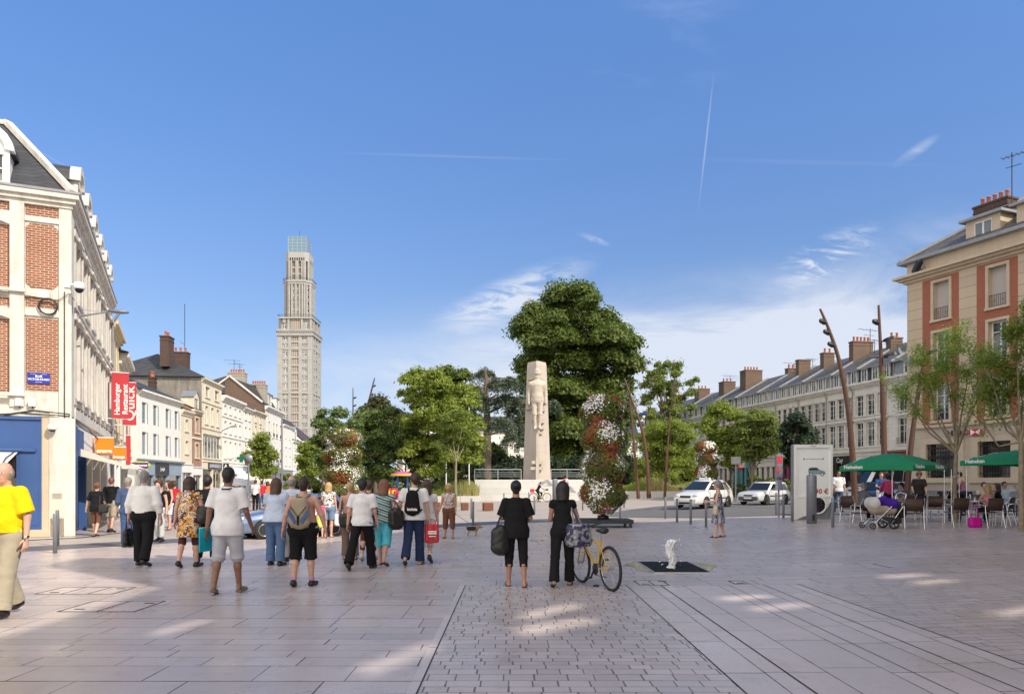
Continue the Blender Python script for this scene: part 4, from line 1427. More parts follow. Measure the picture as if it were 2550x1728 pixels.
rend=mat('grey_rendered_stack',(0.34,0.31,0.27),0.9,0.1,1.5,streak=0.3)
chimney(t,5.5,1.6,12.6,2.2,1.1,3.4,6,rend)
chimney(t,8.2,2.0,11.5,2.0,1.1,3.0,6,rend)
tag(MB().tube([W(460,900,78),W(460,757,78)],0.035,5).tube([W(449,851,78),W(460,858,78)],0.02,4).build('radio_mast',M['iron']),'tall thin aerial mast rising above the roofs of the left row','antenna')
def aerial(px,py0,py1,Y,label,w_=0.9,arms=4,rz=0.4):
 p,q=W(px,py1,Y),W(px,py0,Y)
 t=thing('tv_antenna',label,'antenna',p,rz,'television antennas on the roofs')
 hh=q.z-p.z
 MB().tube([(0,0,0),(0,0,hh)],0.03,5).build('pole',M['iron'],t)
 mb=MB()
 mb.tube([(-w_,0,hh*0.93),(w_*0.6,0,hh*0.93)],0.02,4)
 for k in range(arms):
  x=-w_+1.6*w_*k/(arms-1)
  mb.tube([(x,-0.28,hh*0.93),(x,0.28,hh*0.93)],0.014,4)
 mb.tube([(-w_*.6,0,hh*0.72),(w_*0.4,0,hh*0.72)],0.02,4)
 mb.build('aerial',M['iron'],t)
aerial(583,895,935,100,'left television antenna above the grey chimney stack of the brick gable house',1.2)
aerial(597,905,935,102,'right television antenna above the grey chimney stack of the brick gable house',0.8,rz=1.0)
M['conc']=mat('pale_tower_concrete',(0.34,0.335,0.32),0.85,0.10,0.5,0.0,streak=0.35)
M['conc_d']=mat('tower_infill_concrete',(0.20,0.165,0.13),0.85,0.12,0.8)
_t=NT('pierced_concrete_screen')
_sp=_t.n('ShaderNodeSeparateXYZ')
_t.l(_t.tc.outputs['Object'],_sp.inputs[0])
_fx=_t.math('FRACT',_t.math('DIVIDE',_t.math('ADD',_sp.outputs[0],_sp.outputs[1]),0.78))
_fz=_t.math('FRACT',_t.math('DIVIDE',_sp.outputs[2],0.78))
_k=_t.math('MINIMUM',_t.math('MULTIPLY',_t.math('GREATER_THAN',_fx,0.42),_t.math('GREATER_THAN',_fz,0.42)),1.0)
_t.set(_t.b,'Base Color',_t.mix(_k,(0.40,0.36,0.31),(0.09,0.065,0.045)))
_t.set(_t.b,'Roughness',0.85)
M['screen']=_t.m
def tower():
 D=300.0
 k=D/FPX
 cx=W(734,1200,D).x
 S=14.1
 t=thing('concrete_tower','tall stepped concrete tower block with a glass cube on top','tower',(cx,D+S/2,0),R(0.5))
 mb,ib,scn=MB(),MB(),MB()
 base_off=0.0
 rots=[Matrix.Rotation(R(a),4,'Z')for a in(0,90,180,270)]
 def facep(fn):
  for q,X in enumerate(rots):
   fn(X,q)
 def put(target,tmp,X):
  tmp.move(X)
  b=len(target.v)
  target.add(tmp.v,tmp.f,0)
 Hs=61.0
 h=S/2
 mb.box(-h+0.5,h-0.5,-h+0.5,h-0.5,0,Hs,0)
 floors=[(Hs-5.4-3.19*i)for i in range(16)]+[]
 wins=[]
 def face_low(X,q):
  a=MB()
  for(x0,x1)in((-h,-h+2.0),(-h+4.3,-h+5.6),(h-5.6,h-4.3),(h-2.0,h)):
   a.box(x0+(0.002 if q%2 else 0),x1-(0.002 if q%2 else 0),-h,-h+0.55,0,Hs-0.3)
  for z in[55.2,42.3-5.0,23.0]:
   a.box(-h+0.01,h-0.01,-h-0.08,-h+0.5,z,z+0.9)
  for i in range(17):
   z=Hs-2.3-3.19*i
   if z<3:break
   a.box(-h+2.0,-h+4.3,-h+0.2,-h+0.52,z-1.2,z)
   a.box(h-4.3,h-2.0,-h+0.2,-h+0.52,z-1.2,z)
   a.box(-h+5.6,h-5.6,-h+0.1,-h+0.52,z-0.7,z)
  put(mb,a,X)
  s=MB()
  for i in range(17):
   z=Hs-2.3-3.19*i
   if z<3:break
   s.quad((-h+5.6,-h+0.42,z),(h-5.6,-h+0.42,z),(h-5.6,-h+0.42,z+2.49),(-h+5.6,-h+0.42,z+2.49))
  put(scn,s,X)
  if q in(0,1):
   for i in range(17):
    z=Hs-2.3-3.19*i
    if z<6:break
    for x in(-h+3.15,h-3.15):
     wins.append((X,x,-h+0.44,z+0.1,1.3,1.8))
 facep(face_low)
 mb.box(-h-0.45,h+0.45,-h-0.45,h+0.45,Hs-0.3,Hs+0.5,0)
 mb.box(-h-0.15,h+0.15,-h-0.15,h+0.15,Hs+0.5,Hs+2.4,0)
 g=h-0.35
 mb.box(-g+0.8,g-0.8,-g+0.8,g-0.8,Hs+2.4,Hs+7.0,0)
 mb.box(-g-0.3,g+0.3,-g-0.3,g+0.3,Hs+6.7,Hs+7.3,0)
 def face_gal(X,q):
  a=MB()
  for x in(-g,-g+3.6,g-4.4,g-0.8):
   a.box(x+(0.003 if q%2 else 0),x+0.8,-g,-g+0.8,Hs+2.4,Hs+6.7)
  a.box(-g+1.6,-g+2.9,-g+0.2,-g+0.6,Hs+5.2,Hs+6.7)
  put(mb,a,X)
  s=MB().quad((-g+4.5,-g+0.5,Hs+2.5),(g-4.5,-g+0.5,Hs+2.5),(g-4.5,-g+0.5,Hs+6.6),(-g+4.5,-g+0.5,Hs+6.6))
  put(scn,s,X)
  wins.append((X,-g+2.2,-g+0.75,Hs+2.7,1.2,2.4))
  wins.append((X,g-2.2,-g+0.75,Hs+2.7,1.2,2.4))
 facep(face_gal)
 def octa(hw,ch,z0,z1,target):
  target.extrude([(-hw+ch,-hw),(hw-ch,-hw),(hw,-hw+ch),(hw,hw-ch),(hw-ch,hw),(-hw+ch,hw),(-hw,hw-ch),(-hw,-hw+ch)],z0,z1,0,'xy')
 z1,z2=Hs+7.3,Hs+22.6
 u=5.6
 octa(u-0.7,2.6,z1,z2,ib)
 octa(u+0.35,2.6,z2-0.7,z2,mb)
 octa(u+0.1,2.6,z2-1.6,z2-0.7,mb)
 def face_up(X,q):
  a=MB()
  for x in(-3.05,-2.0,-0.35,1.2,2.25):
   w_=0.75 if abs(x)>1.9 else 0.7
   a.box(x,x+w_-0.1,-u,-u+0.9,z1,z2-1.6)
  for k in range(5):
   a.box(-1.35,-0.35,-u+0.45,-u+0.8,z1+0.1+2.8*k,z1+0.9+2.8*k)
   a.box(0.25,1.2,-u+0.45,-u+0.8,z1+0.1+2.8*k,z1+0.9+2.8*k)
  put(mb,a,X)
  b=MB()
  cl=math.hypot(2.6,2.6)/2
  for x in(-1.5,-0.55,0.85):
   b.box(x,x+0.6,-0.1,0.8,z1,z2-1.6)
  Y=Matrix.Translation((u-1.3,-u+1.3,0))@Matrix.Rotation(R(45),4,'Z')
  b.move(X@Y)
  mb.add(b.v,b.f,0)
  if q in(0,1,3):
   for k in range(5):
    wins.append((X,-0.85,-u+0.66,z1+1.0+2.8*k,0.95,1.7))
    wins.append((X,0.72,-u+0.66,z1+1.0+2.8*k,0.9,1.7))
    wins.append((X@Y,0.18,0.3,z1+1.0+2.8*k,0.9,1.7))
 facep(face_up)
 z3=z2+8.0
 v=4.75
 octa(v-0.7,1.6,z2,z3,ib)
 octa(v,1.4,z3,z3+3.6,mb)
 def face_top(X,q):
  a=MB()
  for x in(-3.2,-2.4,-0.45,0.2,1.9,2.75):
   a.box(x,x+0.55,-v,-v+0.9,z2,z3)
  for k in range(3):
   a.box(-1.85,-0.45,-v+0.45,-v+0.8,z2+2.5*k,z2+0.7+2.5*k)
   a.box(0.75,1.9,-v+0.45,-v+0.8,z2+2.5*k,z2+0.7+2.5*k)
  for k in range(7):
   a.box(-3.1+0.92*k,-3.1+0.92*k+0.32,-v-0.1,-v,z3+0.2,z3+1.3)
  put(mb,a,X)
  d=MB()
  d.quad((-3.2,-v-0.004,z3+0.2),(3.2,-v-0.004,z3+0.2),(3.2,-v-0.004,z3+1.3),(-3.2,-v-0.004,z3+1.3))
  put(dk,d,X)
  b=MB()
  for x in(-0.9,0.4):
   b.box(x,x+0.5,-0.1,0.7,z2,z3)
  Y=Matrix.Translation((v-0.8,-v+0.8,0))@Matrix.Rotation(R(45),4,'Z')
  b.move(X@Y)
  mb.add(b.v,b.f,0)
  if q in(0,1,3):
   for k in range(3):
    wins.append((X,-1.15,-v+0.66,z2+0.8+2.5*k,1.0,1.6))
    wins.append((X,1.3,-v+0.66,z2+0.8+2.5*k,1.0,1.6))
 dk=MB()
 facep(face_top)
 mb.build('structure',M['conc'],t)
 ib.build('infill_wall',M['conc_d'],t)
 scn.build('pierced_screen',M['screen'],t,recalc=False)
 dk.build('louvre_opening',M['dark'],t,recalc=False)
 for(X,x,y,z,w_,h_)in wins[:98]:
  a=MB()
  a.box(x-w_/2,x+w_/2,y-0.02,y,z,z+h_,0)
  for sx in(-1,1):
   a.box(x+sx*w_*0.25-w_*0.18,x+sx*w_*0.25+w_*0.18,y-0.026,y-0.021,z+0.12,z+h_-0.12,1)
  a.move(X)
  a.build('window',[M['white_frame'],M['glass']],t)
 r=MB()
 for(hw,z,ch)in((g+0.25,Hs+7.3,0),(u+0.3,z2,2.6),(h+0.4,Hs+0.5,0)):
  pts=[(-hw+ch,-hw),(hw-ch,-hw),(hw,-hw+ch),(hw,hw-ch),(hw-ch,hw),(-hw+ch,hw),(-hw,hw-ch),(-hw,-hw+ch)]if ch else[(-hw,-hw),(hw,-hw),(hw,hw),(-hw,hw)]
  for zz in(0.55,1.05):
   r.tube([(p[0],p[1],z+zz)for p in pts],0.05,4,closed=True)
  for i_ in range(len(pts)):
   p,q=Vector(pts[i_]),Vector(pts[(i_+1)%len(pts)])
   n_=max(2,int((q-p).length/0.9))
   for k_ in range(n_):
    s_=p.lerp(q,k_/n_)
    r.beam((s_.x,s_.y,z),(s_.x,s_.y,z+1.05),0.06,0.06)
 r.build('gallery_railing',M['iron'],t)
 zc=z3+3.6
 c=3.65
 gt=NT('tower_cube_glass')
 gt.set(gt.b,'Base Color',(0.11,0.21,0.30))
 gt.set(gt.b,'Roughness',0.12)
 gt.set(gt.b,'Specular IOR Level',0.9)
 gt.set(gt.b,'Alpha',0.92)
 MB().box(-c,c,-c,c,zc,zc+6.6).build('glass_cube',gt.m,t)
 MB().box(-1.4,1.4,-1.4,1.4,zc,zc+5.4).build('inner_core',M['conc'],t)
 f=MB()
 for q,X in enumerate(rots):
  a=MB()
  for kx in range(5):
   x=-c+kx*c/2
   a.beam((x,-c-0.03,zc),(x,-c-0.03,zc+6.6),0.1,0.1)
  for kz in range(6):
   z=zc+kz*6.6/5
   a.beam((-c,-c-0.04,z),(c,-c-0.04,z),0.1,0.1)
  put(f,a,X)
 f.build('cube_frame',mat('pale_steel_frame',(0.38,0.46,0.52),0.4),t)
 MB().tube([(0,0,zc+6.5),(0,0,zc+10.2)],0.07,6).build('mast',M['iron'],t)
tower()
KB=Vector((25.0,47.0))
KD=Vector((0.387,-0.922)).normalized()
def bank():
 L,DP,GZ=24.0,12.0,0.32
 t,w=frame_thing('bank_building','beige stone and red brick corner bank building with bare ground floor at far right','building',KB,KB+KD*L)
 H=14.4
 zs=5.15
 def ux(px):
  k=(px-CX)/FPX
  return(k*KB.y-KB.x)/(KD.x-k*KD.y)
 b1,b2=(ux(2297),ux(2388)),(ux(2432),ux(2535))
 w1,w2=(ux(2325),ux(2364)),(ux(2462),ux(2508))
 st=b2[0]-b1[0]
 bays=[b1,b2,(b2[0]+st+0.2,b2[1]+st+0.2),(b2[0]+2*st+0.5,b2[1]+2*st+0.5)]
 wins=[w1,w2,(w2[0]+st+0.2,w2[1]+st+0.2),(w2[0]+2*st+0.5,w2[1]+2*st+0.5)]
 rows=((11.5,13.75,'blind'),(8.5,10.7,'casement'),(5.36,7.45,'french'))
 z_br1=14.05
 holes=[]
 for(a,b)in wins:
  for(c,d,s_)in rows:
   holes.append((a,b,c,d,s_))
 mb=MB()
 edges=[0]+[v for b in bays for v in b]+[L]
 for i in range(0,len(edges)-1,2):
  mb.quad((edges[i],0,zs),(edges[i+1],0,zs),(edges[i+1],0,z_br1),(edges[i],0,z_br1),0)
 mb.quad((0,0,z_br1),(L,0,z_br1),(L,0,H+0.95),(0,0,H+0.95),1)
 for(a,b)in bays:
  hs=[h for h in holes if a<h[0]<b]
  wall_holes(mb,a,b,zs,z_br1,hs,0.34,2,1)
 gw=[(ux(2310),ux(2387),1.9,3.95),(ux(2439),ux(2521),1.9,3.95)]
 gst=gw[1][0]-gw[0][0]
 gw+=[(gw[1][0]+gst,gw[1][1]+gst,1.9,3.95),(gw[1][0]+2*gst,gw[1][1]+2*gst,1.9,3.95)]
 wall_holes(mb,0,L,1.15,zs-0.05,gw,0.45,3,1,y=-0.08)
 mb.quad((0,-0.08,zs-0.05),(L,-0.08,zs-0.05),(L,0,zs),(0,0,zs),1)
 mb.quad((0,DP,0),(0,-0.08,0),(0,-0.08,zs),(0,DP,zs),3)
 mb.quad((0,DP,zs),(0,0,zs),(0,0,H+0.95),(0,DP,H+0.95),0)
 mb.quad((L,0,0),(L,DP,0),(L,DP,H+0.95),(L,0,H+0.95),0)
 mb.quad((L,DP,0),(0,DP,0),(0,DP,H+0.95),(L,DP,H+0.95),0)
 mb.build('wall',[M['stone_h'],M['stone_hp'],M['brick_r'],M['stone_b']],t,recalc=False)
 pl=MB().box(-0.02,L,-0.14,0.0,-0.1,1.15)
 pl.build('plinth',mat('grey_granite_plinth',(0.20,0.20,0.205),0.7,0.12,4,0.2),t)
 v=MB()
 for k in range(5):
  v.box(2.2+k*0.62,2.55+k*0.62,-0.15,-0.139,0.75,1.1)
 v.build('vent',M['dark'],t)
 tr=MB()
 for(a,b,c,d,s_)in holes:
  for q in((a-0.16,a,c,d),(b,b+0.16,c,d)):
   tr.box(q[0],q[1],-0.07,0.01,c,d)
  tr.box(a-0.16,b+0.16,-0.075,0.01,d,d+0.16)
  tr.box(a-0.2,b+0.2,-0.11,0.01,c-0.14,c)
 for(a,b,c,d)in gw:
  tr.box(a-0.42,a,-0.16,-0.08,c,d)
  tr.box(b,b+0.42,-0.16,-0.08,c,d)
  tr.box(a-0.42,b+0.42,-0.165,-0.08,d,d+0.3)
  tr.box(a-0.5,b+0.5,-0.22,-0.08,c-0.3,c)
 tr.box(0.7,b2[1]+10,-0.26,-0.02,zs-0.2,zs-0.06)
 for(p,z0,z1)in((0.16,H-0.28,H-0.12),(0.38,H-0.12,H+0.02),(0.62,H+0.02,H+0.16)):
  tr.extrude([(-p,-p),(L,-p),(L,0.2),(0.2,0.2),(0.2,DP),(-p,DP)],z0,z1,0,'xy')
 tr.build('mouldings',M['stone_hp'],t)
 g=MB()
 g.extrude([(-0.42,-0.42),(L,-0.42),(L,0.2),(0.2,0.2),(0.2,DP),(-0.42,DP)],H+0.95,H+1.15,0,'xy')
 g.build('gutter',M['lead'],t)
 for(a,b,c,d,s_)in holes:
  if s_=='blind':
   MB().quad((a,0.30,c),(b,0.30,c),(b,0.30,d),(a,0.30,d)).build('roller_blind',mat('closed_grey_blind',(0.44,0.40,0.37),0.7,0.03,1),t,recalc=False)
  else:
   window(t,a,b,c,d,0.33,None,None,'casement',fw=0.08)
  railing(t,a+0.02,b-0.02,c+0.02,0.68,0.06,n=8)
 for(a,b,c,d)in gw:
  MB().quad((a,0.3,c),(b,0.3,c),(b,0.3,d),(a,0.3,d)).build('window',M['shopglass'],t,recalc=False)
  br=MB()
  n=11
  for k in range(n+1):
   x=a+0.05+(b-a-0.1)*k/n
   br.tube([(x,0.0,c+0.05),(x,0.0,d-0.1)],0.016,5)
  for z in(c+0.25,c+1.2,d-0.75,d-0.25):
   br.box(a,b,-0.015,0.015,z-0.02,z+0.02)
  for k in range(n):
   x=a+0.05+(b-a-0.1)*(k+0.5)/n
   br.lathe([(0.07,0),(0.08,0.01),(0.07,0.02)],8,0,(x,-0.01,d-0.5),False)
   br.tube([(x-0.07,0,d-0.72),(x-0.04,0,d-0.9),(x+0.04,0,d-0.9),(x+0.07,0,d-0.72)],0.01,4)
  br.build('window_grille',M['iron'],t)
 z=H+1.15
 i=5.2
 r=MB()
 r.quad((-0.3,-0.3,z),(L,-0.3,z),(L,i,z+3.6),(i,i,z+3.6))
 r.quad((-0.3,DP,z),(-0.3,-0.3,z),(i,i,z+3.6),(i,DP-i,z+3.6))
 r.quad((L,-0.3,z),(L,DP,z),(L,DP-i,z+3.6),(L,i,z+3.6))
 r.build('roof',M['slate_pale'],t)
 MB().beam((-0.3,-0.3,z+0.05),(i,i,z+3.65),0.3,0.15).build('hip_flashing',M['lead'],t)
 da,db=ux(2398),ux(2484)
 for(a,b)in((da,db),(db+0.9,db+0.9+(db-da)),(db+1.8+db-da,db+1.8+2*(db-da))):
  d=MB()
  d.box(a,b,0.25,0.37,z-0.05,z+0.22)
  d.box(a,a+0.5,0.25,0.37,z+0.22,z+1.28)
  d.box(b-0.5,b,0.25,0.37,z+0.22,z+1.28)
  d.box(a+0.5,b-0.5,0.25,0.37,z+1.14,z+1.28)
  d.add([(a+0.01,0.37,z),(a+0.01,2.3,z+1.28),(a+0.01,0.37,z+1.28)],[(0,1,2)])
  d.add([(b-0.01,0.37,z),(b-0.01,2.3,z+1.28),(b-0.01,0.37,z+1.28)],[(0,2,1)])
  o=d.build('dormer',M['stone_hp'],t)
  MB().box(a-0.25,b+0.25,-0.05,2.6,z+1.28,z+1.42).build('dormer_roof',M['lead'],o)
  wn_=MB()
  n=2
  for k in range(n+1):
   x=a+0.5+(b-a-1.0)*k/n
   wn_.box(max(a+0.5,x-0.05),min(b-0.5,x+0.05),0.27,0.33,z+0.22,z+1.14,0)
  wn_.box(a+0.5,b-0.5,0.272,0.328,z+0.22,z+0.3,0)
  wn_.box(a+0.5,b-0.5,0.272,0.328,z+1.06,z+1.14,0)
  wn_.quad((a+0.5,0.31,z+0.22),(b-0.5,0.31,z+0.22),(b-0.5,0.31,z+1.14),(a+0.5,0.31,z+1.14),1)
  wn_.build('window',[M['white_frame'],M['glass']],o)
 chimney(t,ux(2470)-2.0,3.2,z+1.2,2.1,0.9,1.7,5,M['brick_dark'])
 MB().box(ux(2470)-3.18,ux(2470)-0.82,2.67,3.73,z+2.4,z+2.46).build('chimney_band',M['lead'],t)
 s=MB()
 zz=4.52
 s.text('HSBC',0.42,(ux(2392),-0.30,zz),depth=0.03,mi=0,bold=0.012,sx=1.25)
 s.build('sign_lettering',mat('bronze_letters',(0.06,0.035,0.03),0.5),t)
 lx,hh=ux(2431)+0.1,0.19
 lg=MB()
 lg.box(lx-0.28,lx+0.28,-0.24,-0.20,zz-hh,zz+hh,1)
 y_=-0.245
 def tri(p):
  lg.add([(a_,y_,b_)for a_,b_ in p]+[(a_,y_+0.02,b_)for a_,b_ in p],[(0,1,2),(5,4,3),(0,3,4,1),(1,4,5,2),(2,5,3,0)],0)
 tri([(lx-0.28,zz-hh),(lx-0.28,zz+hh),(lx-0.5,zz)])
 tri([(lx+0.28,zz-hh),(lx+0.5,zz),(lx+0.28,zz+hh)])
 tri([(lx-0.28,zz-hh),(lx+0.28,zz-hh),(lx,zz)])
 tri([(lx-0.28,zz+hh),(lx,zz),(lx+0.28,zz+hh)])
 lg.build('sign_emblem',[M['red'],M['white_p']],t)
 return t
bank()
KR=math.atan2(KD.y,KD.x)
def on_bank(x,y,z):
 n=Vector((-KD.y,KD.x))
 p=KB+KD*x+n*y
 return Vector((p.x,p.y,z))
t=thing('floodlight','black floodlight under the cornice of the beige bank building','floodlight',on_bank(1.1,-0.3,14.95),KR)
MB().tube([(0,0.4,-0.3),(0.0,0.0,-0.1)],0.03,6).build('bracket',M['iron'],t)
MB().beam((-0.25,-0.1,-0.35),(0.25,-0.25,0.25),0.3,0.3).build('housing',M['black_p'],t)
aerial(2520,380,505,42,'large television antenna at the chimney of the beige bank building',0.8,6,2.2)
t=thing('wall_lamp','grey street lamp on a long arm fixed to the corner of the beige bank building','street lamp',on_bank(0.35,-0.05,9.2),KR,'wall mounted street lamps')
MB().box(-0.1,0.1,-0.1,0.0,-0.3,0.3).build('wall_plate',M['grey_paint'],t)
MB().tube([(0,-0.1,-0.1),(-0.6,-0.5,0.25),(-1.2,-0.9,0.45)],[0.06,0.04,0.035],8).build('arm',M['grey_paint'],t)
MB().ball((-1.6,-1.1,0.5),0.5,14,0,(1.0,0.45,0.22)).build('lamp_head',M['grey_paint'],t)
T0=Vector((34.5,65.0))
TD=Vector((-0.18,0.984))
def tp(px):
 k=(px-CX)/FPX
 s=(T0.x-k*T0.y)/(k*TD.y-TD.x)
 return T0+TD*s
def thouse(px_near,px_far,label,n,wallm,attic=None,chims=(),shop=None,H=11.1,roofm=None,blind=False,rails=False):
 A=tp(px_far)
 B=tp(px_near)if not isinstance(px_near,Vector)else px_near
 t,w=frame_thing('terraced_house',label,'house',A,B,'terraced houses on the right street')
 ww=1.15
 xs=[w*(k+0.5)/n for k in range(n)]
 holes=[]
 for x in xs:
  holes.append((x-ww/2,x+ww/2,5.0,7.3))
  holes.append((x-ww/2,x+ww/2,7.95,9.9))
 mb=MB()
 sz=4.15
 wall_holes(mb,0,w,sz,H,holes,0.22,0,0)
 mb.quad((0,10,0),(0,0,0),(0,0,H),(0,10,H))
 mb.quad((w,0,0),(w,10,0),(w,10,H),(w,0,H))
 mb.build('wall',wallm,t,recalc=False)
 tr=MB()
 for h in holes:
  surround(tr,*h,0.17,0.06,0.1,0)
 for h in holes[::2]:
  tr.box(h[0]-0.3,h[1]+0.3,-0.22,-0.064,7.48,7.60)
 cornice(tr,0,w,H,0.5,0.5,0,dent=True)
 tr.box(0,w,-0.12,0.01,7.62,7.76)
 tr.box(0,w,-0.2,0.01,4.5,4.72)
 tr.build('mouldings',M['stone_r'],t)
 for h in holes:
  window(t,*h[:4],0.2)
 if rails:
  for h in holes[::2]:
   railing(t,h[0]-0.1,h[1]+0.1,h[2],0.55,-0.14,n=7)
 a=MB()
 z=H
 a.quad((0,0.55,z),(w,0.55,z),(w,0.62,z+1.45),(0,0.62,z+1.45))
 a.box(0,0.12,0.45,1.0,z,z+1.5)
 a.build('attic_wall',attic or M['lead'],t,recalc=False)
 for x in xs:
  f=MB()
  x0,x1,z0,z1=x-0.42,x+0.42,z+0.25,z+1.3
  f.box(x0,x1,0.42,0.54,z0-0.08,z0,0)
  f.box(x0,x1,0.42,0.60,z1,z1+0.08,0)
  f.box(x0,x0+0.09,0.42,0.58,z0,z1,0)
  f.box(x1-0.09,x1,0.42,0.58,z0,z1,0)
  f.box(x-0.03,x+0.03,0.44,0.54,z0,z1,0)
  f.quad((x0+.05,0.50,z0),(x1-.05,0.50,z0),(x1-.05,0.50,z1),(x0+.05,0.50,z1),1)
  f.build('attic_window',[M['white_frame'],M['glass']],t)
 r=MB()
 r.quad((0,0.35,z+1.45),(w,0.35,z+1.45),(w,5.0,z+4.1),(0,5.0,z+4.1))
 r.quad((0,5.0,z+4.1),(w,5.0,z+4.1),(w,10,z+1.0),(0,10,z+1.0))
 r.add([(0,0.55,z),(0,10,z+1),(0,5,z+4.1),(0,0.5,z+1.45)],[(0,1,2,3)])
 r.add([(w,0.55,z),(w,10,z+1),(w,5,z+4.1),(w,0.5,z+1.45)],[(0,3,2,1)])
 r.build('roof',roofm or M['slate_pale'],t)
 MB().beam((w-0.06,0.3,z+1.5),(w-0.06,5.0,z+4.17),0.3,0.16).build('party_wall',M['lead'],t)
 MB().box(0,w,0.2,0.42,z+1.36,z+1.48).build('gutter',M['lead'],t)
 for(u,v,cw,cd,zt,npot)in chims:
  zb=z+1.3+2.6*(1-abs(v-0.5)*2)-0.6
  chimney(t,u*w,v*10,zb,cw,cd,z+zt-zb,npot,M['brick_old'],along='x' if cw>cd else 'y')
 s=shop or{}
 s.setdefault('z',4.15)
 shopfront(t,w,s)
 gutter_pipe(t,w-0.1,0.3,H-0.3)
 return t,w
grp=M['stone_r']
shade_sign=mat('brown_sign',(0.07,0.04,0.025),0.5)
M['redshop']=mat('dark_red_shopfront',(0.22,0.03,0.02),0.5,0.1,3)
M['teal']=mat('teal_shopfront',(0.07,0.25,0.28),0.5,0.1,3)
thouse(T0-TD*9,2212,'terraced stone house with curved balcony and red shop directly left of the bank building',3,M['stone_r'],M['lead'],((0.62,0.45,2.0,0.7,4.9,6),),dict(m=M['redshop'],n=3,fascia=1.1,z=4.3),rails=True)
thouse(2211,2128,'terraced stone house with four slate attic windows second from the bank building',3,M['stone_r'],M['slate'],((0.95,0.5,0.7,1.5,4.8,3),),dict(m=M['stone_r'],n=4))
thouse(2127,2062,'terraced stone house with a dark clothing shop behind the advertising panel',3,M['stone_r'],M['lead'],((0.96,0.45,0.7,1.3,4.6,2),),dict(m=M['black_p'],n=3,sign=('Cay',0.7,M['black_p'],M['white_p'],0.1,0.9)))
thouse(2061,1992,'terraced stone house with wide brown chimney behind the dark tree',4,M['stone_r'],M['lead'],((0.95,0.4,0.7,2.3,5.0,5),),dict(m=M['stone_r'],n=4))
thouse(1991,1935,'terraced stone house with grouped attic windows left of the wide brown chimney',4,M['stone_r'],M['lead'],((0.95,0.35,0.7,1.3,4.7,2),),dict(m=mat('magenta_shopfront',(0.25,0.04,0.12),0.5),n=4))
thouse(1934,1880,'terraced stone house with a single tall square chimney in the middle of the row',4,M['stone_r'],M['lead'],((0.95,0.35,0.7,1.5,4.7,0),),dict(m=M['stone_r'],n=4))
thouse(1879,1826,'terraced stone house with teal shopfront behind the round leafy trees',4,M['stone_r'],M['slate_pale'],((0.96,0.5,0.7,1.2,4.5,2),),dict(m=M['teal'],n=5,sign=('MUTUELLE',0.6,M['white_p'],M['navy'],0.1,0.6)))
thouse(1825,1768,'terraced stone house with red brown chimney stack and many pots',4,M['stone_r'],M['slate_pale'],((0.6,0.4,1.6,2.4,5.4,5),),dict(m=M['stone_r'],n=5))
thouse(1767,1700,'terraced stone house half hidden by the feathery trees far along the row',5,M['stone_r'],M['slate_pale'],((0.7,0.4,1.6,1.8,4.8,3),),dict(m=M['stone_r'],n=5))
thouse(1699,1600,'last terraced stone house of the right row behind the park trees',7,M['stone_r'],M['slate_pale'],((0.3,0.4,1.6,1.8,5.0,3),(0.9,0.4,1.6,1.8,4.8,3)),dict(m=M['stone_r'],n=5))
for(px,y0,y1,Y,lab,s_)in((2167,818,880,72,'tallest television antenna just right of the two leaning lamp poles',1.4),(2178,845,880,74,'short antenna behind the tallest television antenna',0.9),(2236,857,888,70,'wide television antenna nearest the bank building',1.6),(2024,893,915,84,'antenna on the wide brown chimney of the terrace',0.9),(2065,889,910,84,'antenna right of the wide brown chimney of the terrace',0.9),(1978,903,935,90,'antenna left of the wide brown chimney of the terrace',1.6),(1883,938,975,108,'antenna left of the single square chimney of the terrace',1.6),(1818,934,970,120,'antenna right of the red brown chimney stack with many pots',1.6)):
 aerial(px,y0,y1,Y,lab,s_)
t=thing('satellite_dish','grey satellite dish at the roof edge beside the bank building','satellite dish',W(2238,880,68),0.8)
MB().lathe([(0.05,0),(0.3,0.06),(0.5,0.2),(0.49,0.22),(0.28,0.09),(0.04,0.03)],16).move(Matrix.Rotation(R(70),4,'X')).build('dish',M['grey_paint'],t)
MB().tube([(0,0,-0.9),(0,0,0)],0.04,6).build('pole',M['iron'],t)
for(px0,px1,Y,H,lab)in((985,1085,150,12.5,'white house with grid windows glimpsed behind the left park trees'),(1090,1180,148,11,'pale house glimpsed behind the tall cedar'),(1185,1330,152,12,'grey roofed house behind the stone monument'),(1335,1470,150,11,'pale house hidden behind the big chestnut tree'),(1475,1592,145,10.5,'pale house seen between the flower tower and the lamp poles')):
 block('house_beyond_park',lab,GX(px0,Y)[:2],GX(px1,Y)[:2],H,12,M['white_r'],M['stone_w'],floors=((1.0,3.2,(0.1,0.3,0.5,0.7,0.9),1.2),(4.4,6.4,(0.1,0.3,0.5,0.7,0.9),1.2),(7.6,9.4,(0.1,0.3,0.5,0.7,0.9),1.2)),cor=(0.5,0.4),rf=('gable',3.5,M['slate']),group='houses beyond the park',style='grid')
HB=16.0
sx,sy=-SUN_DIR.x/SUN_DIR.z,-SUN_DIR.y/SUN_DIR.z
def src(x,y,h=HB):
 return(x-sx*h,y-sy*h)
edge=[src(-5.3,3.0),src(-5.5,11.9),src(-6.2,14.2),src(-6.6,17.8),src(-4.9,20.6),src(-3.6,25.0),src(-2.2,30.6),src(1.0,32.2),src(6.0,29.5),src(9.0,30.2),src(17.0,27.4),src(22,28.5)]  # roof outline projected back from the wanted shade edge on the ground
pts=[(edge[0][0],-60)]+edge+[(60,edge[-1][1]+2),(60,-60)]
lt=[]  # roof openings added so patches of sun fall on the shaded paving
